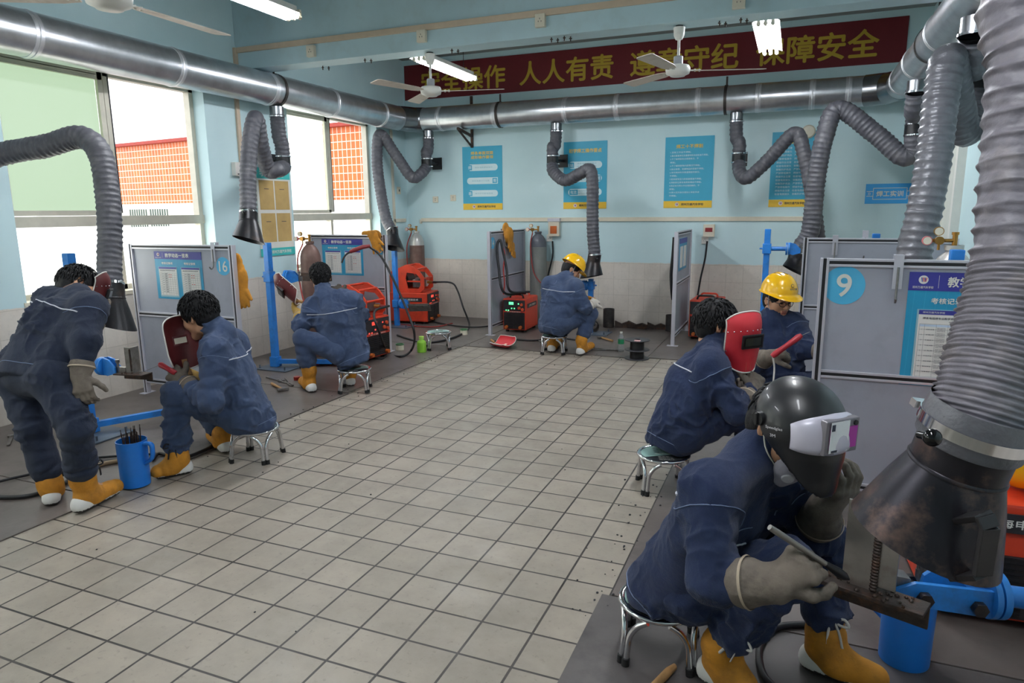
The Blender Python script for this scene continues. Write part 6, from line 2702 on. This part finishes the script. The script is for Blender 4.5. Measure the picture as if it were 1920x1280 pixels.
    # gloves and shoes
    for s_, gm, gp in zip('FB', glove_m, gl or ({}, {})):
        if gm is not None:
            kw = dict(gp)
            n = kw.pop('n', (0, 0, 1))
            glove(root, J['el' + s_], J['wr' + s_], J['ha' + s_], n, gm, **kw)
    for s_, fl, sp in zip('FB', floors, spat):
        leg_cover(root, J['kn' + s_], J['an' + s_], J['to' + s_], M_leath, tie, floor=fl)
    if hat is None:
        hair(root, T, seed, long=hairlong)
    elif hat == 'hard':
        hair(root, T, seed, covered=True)
        Mh = T @ Matrix.Translation((0, -.004, .062)) @ Matrix.Rotation(math.radians(5 if key == 'F' else -4), 4, 'X')
        hard_hat(root, Mh, 1.0)
        g = MB(T)
        for q in (-1, 1):
            g.tube(smooth_path([V(q * .088, .01, .05), V(q * .082, .02, -.03), V(q * .05, .06, -.09), V(0, .075, -.117)]), .0028, 6)
        g.build('chin_strap', pm('strap_grey', (150, 150, 156), .7), root)
    return root, J, T, jk, sk, ax, fw, ac, tr, Skin(tv, tq)


PEOPLE = {
    'A':dict(head=(148,540,3.86),neck=(146,560,3.72),chest=(98,606,3.55),pel=(62,690,3.5),
      shF=(170,580,3.52),elF=(160,640,3.42),wrF=(151,705,3.38),haF=(159,748,3.36),
      shB=(96,566,3.82),elB=(165,640,3.98),wrB=(178,590,4.1),haB=(186,568,4.1),
      hiF=(100,708,3.42),knF=(143,802,3.37),anF=(155,900,3.5),toF=(215,912,3.5),
      hiB=(34,700,3.58),knB=(64,806,3.55),anB=(95,912,3.6),toB=(103,905,3.85)),
    'B':dict(head=(374,592,4.13),neck=(412,622,4.13),chest=(432,690,4.15),pel=(468,775,4.2),
      shF=(400,664,3.97),elF=(396,752,3.88),wrF=(342,715,4.03),haF=(322,697,4.05),
      shB=(438,644,4.32),elB=(392,738,4.4),wrB=(348,700,4.25),haB=(327,676,4.2),
      hiF=(455,782,4.1),knF=(328,738,3.98),anF=(333,855,3.98),toF=(297,882,3.93),
      hiB=(470,775,4.28),knB=(370,745,4.5),anB=(418,812,4.35),toB=(398,815,4.4)),
    'C':dict(head=(601,520,5.85),neck=(608,550,5.8),chest=(634,595,5.75),pel=(657,660,5.8),
      shF=(588,577,5.85),elF=(566,611,5.8),wrF=(562,590,6.0),haF=(543,570,6.05),
      shB=(664,566,5.78),elB=(676,590,5.95),wrB=(640,550,6.1),haB=(627,536,6.15),
      hiF=(640,660,5.75),knF=(567,634,5.72),anF=(580,694,5.78),toF=(568,714,5.75),
      hiB=(668,655,5.88),knB=(625,635,6.15),anB=(655,698,6.0),toB=(644,700,6.05)),
    'D':dict(head=(1071,507,7.28),neck=(1062,520,7.25),chest=(1048,555,7.2),pel=(1038,606,7.22),
      shF=(1081,540,7.1),elF=(1097,577,7.1),wrF=(1110,570,7.22),haF=(1119,562,7.3),
      shB=(1028,534,7.25),elB=(1060,565,7.5),wrB=(1095,565,7.5),haB=(1112,556,7.45),
      hiF=(1052,607,7.15),knF=(1108,588,7.2),anF=(1090,638,7.18),toF=(1108,648,7.2),
      hiB=(1030,604,7.32),knB=(1090,590,7.55),anB=(1035,632,7.35),toB=(1050,636,7.4)),
    'E':dict(head=(1344,610,3.72),neck=(1336,648,3.72),chest=(1292,715,3.72),pel=(1264,805,3.74),
      shF=(1334,690,3.55),elF=(1380,772,3.5),wrF=(1413,730,3.6),haF=(1418,703,3.65),
      shB=(1350,678,3.9),elB=(1385,765,3.95),wrB=(1390,728,3.85),haB=(1402,712,3.75),
      hiF=(1282,812,3.66),knF=(1408,766,3.62),anF=(1400,885,3.65),toF=(1440,900,3.65),
      hiB=(1275,800,3.84),knB=(1420,745,3.9),anB=(1412,862,3.92),toB=(1450,870,3.9)),
    'F':dict(head=(1458,563,4.72),neck=(1446,600,4.75),chest=(1452,645,4.75),pel=(1458,727,4.78),
      shF=(1417,612,4.8),elF=(1413,682,4.65),wrF=(1443,668,4.45),haF=(1467,662,4.42),
      shB=(1492,608,4.72),elB=(1512,655,4.6),wrB=(1555,660,4.5),haB=(1575,655,4.45),
      hiF=(1448,728,4.85),knF=(1535,715,4.65),anF=(1530,790,4.75),toF=(1560,795,4.65),
      hiB=(1474,728,4.7),knB=(1555,720,4.5),anB=(1550,800,4.55),toB=(1580,805,4.5)),
    'G':dict(head=(1468,805,2.02),neck=(1420,850,2.06),chest=(1350,960,2.16),pel=(1262,1085,2.28),
      shF=(1330,930,1.98),elF=(1336,1088,1.9),wrF=(1455,1094,1.79),haF=(1525,1046,1.76),
      shB=(1470,905,2.25),elB=(1528,1000,2.2),wrB=(1545,950,2.08),haB=(1585,920,2.03),
      hiF=(1290,1095,2.2),knF=(1478,1060,2.0),anF=(1352,1210,2.16),toF=(1395,1285,2.1),
      hiB=(1300,1060,2.36),knB=(1540,1015,2.25),anB=(1548,1195,2.22),toB=(1640,1270,2.2)),
}

person('A', 'person bending far over at the left edge, seen from behind in dark blue workwear', (.62, .62, -.5), D_dull, D_dull, None, 1.0, (M_gl_grey, M_gl_grey),
       (dict(n=(.5, -.8, .2), curl=(.5, .6, .5), side=-1, s=.92, cuff=.05, thumb=.3), dict(n=(-.5, .5, .5))), tie=M_tie_b, seed=11, hem=.07)
person('B', 'person seated in profile at panel 16 in faded blue workwear, bare black hair', (-.93, -.05, -.36), D_mid, None, ST['B'], 1.1, (M_gl_grey, M_gl_yel),
       (dict(n=(-.2, -.7, .7), curl=(.8, .9, .6), side=1), dict(n=(-.3, -.8, .3), curl=(.9, .9, .6), side=-1)), seed=12, floors=(.002, .008))
person('C', 'person crouched on a stool before panel 15, seen from behind with yellow gloves', (-.6, .72, -.12), D_mid, None, ST['C'], .97, (M_gl_yel, pm('dark_glove', (62, 54, 46), .8)),
       (dict(n=(-.2, -.7, -.6), curl=(.5, .7, .5), side=-1, s=1.0), dict(n=(.3, -.6, .6))), seed=13, hairlong=.6)
person('D', 'person in a yellow helmet seated with back turned at the far wall', (.82, .3, -.5), D_mid, None, ST['D'], .95, (M_gl_white, M_leath),
       (dict(n=(.2, -.8, .5), curl=(.8, .8, .6), side=1), dict(n=(-.3, .3, .8))), tie=M_tie_w, seed=14, hat='hard')
person('E', 'person with tousled black hair seated sideways on a printed stool, behind the near worker', (.88, .38, -.22), D_dark, None, ST['E'], 1.08, (M_gl_grey, M_gl_grey),
       (dict(n=(.5, -.8, .2), curl=(1.0, 1.0, .6), side=-1), dict(n=(.3, -.5, .8))), seed=15, floors=(.008, .008))
rF, JF, TF, *_ = person('F', 'person in yellow helmet and glasses facing the camera beside panel number 9', (.6, -.74, -.2), D_dark, None, ST['F'], 1.0, (M_gl_grey, M_gl_grey),
       (dict(n=(-.3, -.5, .8), curl=(1.0, 1.1, .7), side=1), dict(n=(0, -.5, .8))), seed=16, hat='hard', up=(0, 0, 1))
# glasses
g = MB(TF)
for q in (-1, 1):
    g.tube([V(q * .033 + .023 * math.cos(a), .104 - .012 * abs(math.cos(a)) * (1 if q * math.cos(a) > 0 else .2), .006 + .0165 * math.sin(a)) for a in np.linspace(0, 6.2832, 24)], .0022, 6, cap=False)
    g.tube([V(q * .056, .092, .01), V(q * .077, .04, .012), V(q * .083, -.01, .008)], .0022, 6)
g.tube([V(-.011, .106, .01), V(0, .109, .012), V(.011, .106, .01)], .0022, 6)
g.build('glasses', M_blackp, rF)

rG, JG, TG, jkG, skG, axG, fwG, acG, trG, sktG = person(
    'G', 'near person in black welding helmet and dust mask, striking a weld with a chipping hammer', (.64, -.5, -.58), D_dark, None, ST['G'], 1.0, (M_gl_grey, M_gl_grey),
    (dict(n=(.1, -.75, .62), curl=(1.15, 1.2, .8), side=1, cuff=.078, h=.0045, cr=.064, s=1.06, thumb=.6), dict(n=(.5, -.5, -.6), curl=(.5, .8, .6), side=1, cuff=.085, h=.0045, cr=.064, s=1.06)),
    tie=M_tie_w, seed=17, h=.006, hat='visor')
hair(rG, TG, 17, 160)


# black auto-darkening helmet on the near worker
def visor_helmet(root, T):
    f = Field(.005)
    T2 = T
    P = lambda x, y, z: T2 @ V(x, y, z)
    f.ell((0, .035, .04), (.122, .138, .125), T2, .02)
    f.cap(P(0, .055, -.0), P(0, .07, -.135), .116, .082, .04)
    f.cap(P(0, .1, -.06), P(0, .095, -.15), .075, .058, .04)
    # hollow
    f.ell((0, .03, .035), (.116, .132, .119), T2, 0, 's')
    f.cap(P(0, .05, -.0), P(0, .062, -.14), .11, .077, 0, 's')
    f.cap(P(0, .09, -.06), P(0, .085, -.2), .069, .054, 0, 's')
    f.half(P(0, -.028, .1), T2.to_3x3() @ V(0, -1, .15))
    a_, b_ = W(1436, 798, D=1.95), W(1606, 910, D=1.95)
    n_ = (b_ - a_).cross(T2.to_3x3() @ V(1, 0, 0))
    f.half(a_, n_ if n_.z < 0 else -n_)
    hm, v, q = f.build('welding_helmet', [pm('black_helmet_shell', (30, 30, 33), .38, var=.05, coat=.15)], root, 2)
    sk = Skin(v, q)
    R3 = T2.to_3x3()
    # silver surround of the viewing window, wrapped over the front
    g = MB()
    nx, nz = 30, 18
    grid = []
    for i in range(nx + 1):
        row = []
        for j in range(nz + 1):
            u, w_ = -1 + 2 * i / nx, -1 + 2 * j / nz
            x = u * .084
            z = .02 + w_ * (.058 - .022 * abs(u) ** 2.2) - .006 * abs(u)
            o = P(x * .45, -.0, z)
            d = R3 @ V(x * .75, .105, 0)
            h = sk.t.ray_cast(o + d.normalized() * .5, -d.normalized(), .6)
            p = h[0] + h[1] * (.004 + .016 * max(0, 1 - u ** 4) * max(0, 1 - w_ ** 6)) if h[0] else P(x, .16, z)
            row.append(p)
        grid.append(row)
    vs = [p for r_ in grid for p in r_]
    fs = [(i * (nz + 1) + j, (i + 1) * (nz + 1) + j, (i + 1) * (nz + 1) + j + 1, i * (nz + 1) + j + 1) for i in range(nx) for j in range(nz)]
    a, b, c = vs[fs[0][0]], vs[fs[0][1]], vs[fs[0][2]]
    if (b - a).cross(c - a).dot(R3 @ V(0, 1, 0)) < 0:
        fs = [f_[::-1] for f_ in fs]
    nn = len(vs)
    rim = [(i, 0) for i in range(nx + 1)] + [(nx, j) for j in range(1, nz + 1)] + [(i, nz) for i in range(nx - 1, -1, -1)] + [(0, j) for j in range(nz - 1, 0, -1)]
    g.add(vs, fs, 0, True)
    ctr = P(0, 0, .02)
    rv = [vs[i * (nz + 1) + j] for i, j in rim]
    rb = [p + (ctr - p).normalized() * .012 for p in rv]
    m = len(rv)
    g.add(rv + rb, [(i, (i + 1) % m, m + (i + 1) % m, m + i) for i in range(m)] + [((i + 1) % m, i, m + i, m + (i + 1) % m) for i in range(m)], 0, True)
    g.build('silver_surround', pm('silver_plastic', (206, 202, 216), .3, .1, var=.03), hm)
    # window: frame, magenta filter, stuck-on paper with window glare painted into its white
    h = sk.t.ray_cast(P(0, .5, .018), R3 @ V(0, -1, 0), .6)
    Mw = frame(h[0] + R3 @ V(0, .011, 0), R3 @ V(-1, 0, 0), R3 @ V(0, .1, 1))
    g = MB(Mw)
    g.box((0, 0, -.006), (.122, .096, .022), bev=.003)
    wf = g.build('window_frame', pm('grey_filter_frame', (128, 124, 130), .35, .3), hm)
    g = MB(Mw)
    g.box((0.004, -.004, .006), (.098, .06, .003))
    g.build('filter_glass', pm('magenta_filter', (176, 50, 160), .06, var=.1), wf)
    g = MB(Mw)
    g.box((-.014, .002, .0085), (.068, .086, .001))
    g.box((-.04, .03, .0095), (.012, .018, .0006), mi=1)
    g.box((-.03, -.037, .0095), (.022, .006, .0006), mi=1)
    g.build('glare_paper_sticker', [pm('glare_white_paper', (252, 251, 252), .3, var=.01), M_ink], wf)
    g = MB(Mw)
    g.cyl((.045, .034, .004), (.045, .034, .009), .007, n=16)
    g.build('sensor', M_blackp, wf)
    # side knob and lettering on the side turned to the camera
    sx = 1 if (R3 @ V(1, 0, 0)).dot(CO - T2.translation) > 0 else -1
    kp = sk.cast(P(sx * .4, .018, .048), R3 @ V(-sx, 0, 0), 0) or P(sx * .118, .03, .05)
    kd = (R3 @ V(sx, 0, 0)).normalized()
    g = MB()
    g.cyl(kp - kd * .004, kp + kd * .012, .021, .019, 24)
    g.box((0, 0, .014), (.008, .034, .01), along(kp, kd, R3 @ V(0, 1, 0)), bev=.002)
    g.build('side_knob', M_blackp, hm)
    lp = sk.cast(P(sx * .4, .066, .036), R3 @ V(-sx, 0, 0), .0) or P(sx * .115, .066, .036)
    _, ln, _, _ = sk.t.find_nearest(lp)
    fwd = R3 @ V(0, 1, 0)
    xd = fwd if sx > 0 else -fwd
    zz = ln
    yd = R3 @ V(0, .0, 1)
    xd = yd.cross(zz)
    Ml = frame(lp + ln * .003, xd, yd)
    g = MB()
    for body, hh, ww, dx, dy in (('Speedglas', .0095, .052, .006, 0), ('3M', .0085, .017, .004, -.02)):
        t0 = MB()
        t0.text(body, Matrix.Identity(4), hh, ww, 0, .01)
        vv = []
        for p in t0.v:
            q = Ml @ V(p[0] + dx, p[1] + dy, .05)
            hq = sk.t.ray_cast(q, -zz, .2)
            vv.append(hq[0] + hq[1] * .0012 if hq[0] else Ml @ V(p[0] + dx, p[1] + dy, 0))
        g.add(vv, t0.f, 0, False)
    g.build('lettering', pm('white_letter', (214, 212, 214), .5), hm)
    return hm


visor_helmet(rG, head_frame(JG['head'] + V(.01, -.01, .012), (.7, -.66, .06), (-.1, .1, 1)) @ Matrix.Scale(.95, 4))
# dust mask with exhale valve
f = Field(.0035)
f.ell((0, .088, -.054), (.056, .046, .056), TG, .01)
f.cap(TG @ V(0, .11, -.04), TG @ V(0, .1, -.105), .026, .024, .02)
f.ell((0, .04, -.045), (.058, .062, .075), TG, .0, 's')
dm, dv, dq = f.build('dust_mask', [pm('grey_mask', (168, 164, 176), .75, var=.05, bump=.2, bs=150)], rG, 2)
skd = Skin(dv, dq)
R3 = TG.to_3x3()
sx = 1 if (R3 @ V(1, 0, 0)).dot(CO - TG.translation) > 0 else -1
vp = skd.cast(TG @ V(sx * .25, .22, -.08), R3 @ V(-sx * .72, -.62, .05), 0)
_, vn, _, _ = skd.t.find_nearest(vp if vp is not None else TG @ V(sx * .03, .12, -.07))
g = MB()
M = along((vp if vp is not None else TG @ V(sx * .03, .12, -.07)) - vn * .002, vn)
g.lathe([(.0185, .0), (.0185, .006), (.016, .009), (.0, .01)], M, 28)
g.build('exhale_valve', pm('valve_white', (206, 204, 210), .45), dm)
g = MB()
for z0, z1 in ((-.03, .005), (-.07, -.012)):
    a = TG @ V(sx * .046, .075, z0)
    b = TG @ V(sx * .082, -.004, z1)
    g.tube(smooth_path([a, (a + b) / 2 + R3 @ V(sx * .016, 0, 0), b]), .0024, 6)
g.build('ear_loop', M_white, dm)

# pocket flap, reflective edge, snap and pen on the near jacket
g = MB()
c0 = JG['chest'] + axG * .0 + fwG * .3 + acG * .07
for k, (e, m) in enumerate(((.0, 0), (.055, 1), (-.06, 1))):
    pts = skG.line([c0 + axG * e + acG * .06, c0 + axG * e - acG * .045], -fwG, .002)
    if len(pts) > 2:
        g.tube(pts, .003 if m == 0 else .0016, 6, mi=m)
g.build('chest_pocket_edge', [M_pipe_w, M_stitch], jkG)

# electrode holders and the chipping hammer held in hands
def held_rod(name, label, cat, a, b, grip_m, r=.016, rod=None, rod_m=None):
    t = thing(name, label, cat, a)
    g = MB()
    a, b = V(a), V(b)
    d = (b - a)
    g.tube([a, a + d * .1, a + d * .5, a + d * .9, b], [r * .75, r, r * .85, r * 1.05, r * .7], 12)
    g.build('grip', grip_m, t)
    if rod:
        g = MB()
        g.cyl(b - d * .05, rod, .0022, n=6)
        g.build('electrode', rod_m or M_steel, t)
    return t


M_holder = pm('red_holder', (176, 40, 52), .4, var=.08)
t = thing('chipping_hammer', 'steel chipping hammer in the near worker\'s raised glove', 'hammer', W(1510, 1040, D=1.72))
a, b_ = W(1443, 988, D=1.735), W(1592, 1086, D=1.80)
g = MB()
g.tube([a, a.lerp(b_, .08), a.lerp(b_, .5), a.lerp(b_, .85)], [.0075, .0085, .0075, .007], 12)
g.build('handle', pm('worn_handle', (150, 146, 142), .35, .7), t)
g = MB()
p, q_ = a.lerp(b_, .86), b_
dd = (q_ - p).normalized()
g.tube([p - dd * .06, p, q_ - dd * .02, q_], [.006, .013, .012, .003], 10)
g.build('head', M_black, t)
held_rod('electrode_holder', 'red electrode holder with rod, in the glove of the seated worker at panel 16', 'electrode holder', W(330, 700, D=4.02), W(299, 682, D=4.05), M_holder, .017, W(262, 700, D=4.35))
held_rod('electrode_holder', 'red electrode holder with dark tip in the glove of the worker in glasses', 'electrode holder', W(1447, 668, D=4.36), W(1503, 628, D=4.32), M_holder, .02, W(1518, 622, D=4.35))
cable('short pale cable hanging from the red holder of the worker in glasses', [W(1449, 668, D=4.36), W(1452, 690, D=4.34), W(1450, 720, D=4.3), W(1450, 760, D=4.3)], .006, pm('pale_cable', (170, 166, 160), .5))

# upside-down hard hat on the near welding machine
hh_ = thing('hard_hat', 'yellow hard hat lying upside down on the big red machine at the right edge', 'hard hat', W(1885, 925, D=2.5))
c = W(1888, 915, D=2.62)
hard_hat(hh_, Matrix.Translation((.83, 2.9, .62)) @ Matrix.Rotation(math.radians(35), 4, 'Z') @ Matrix.Rotation(math.radians(180 - 14), 4, 'X'), 1.0, 'shell', False)
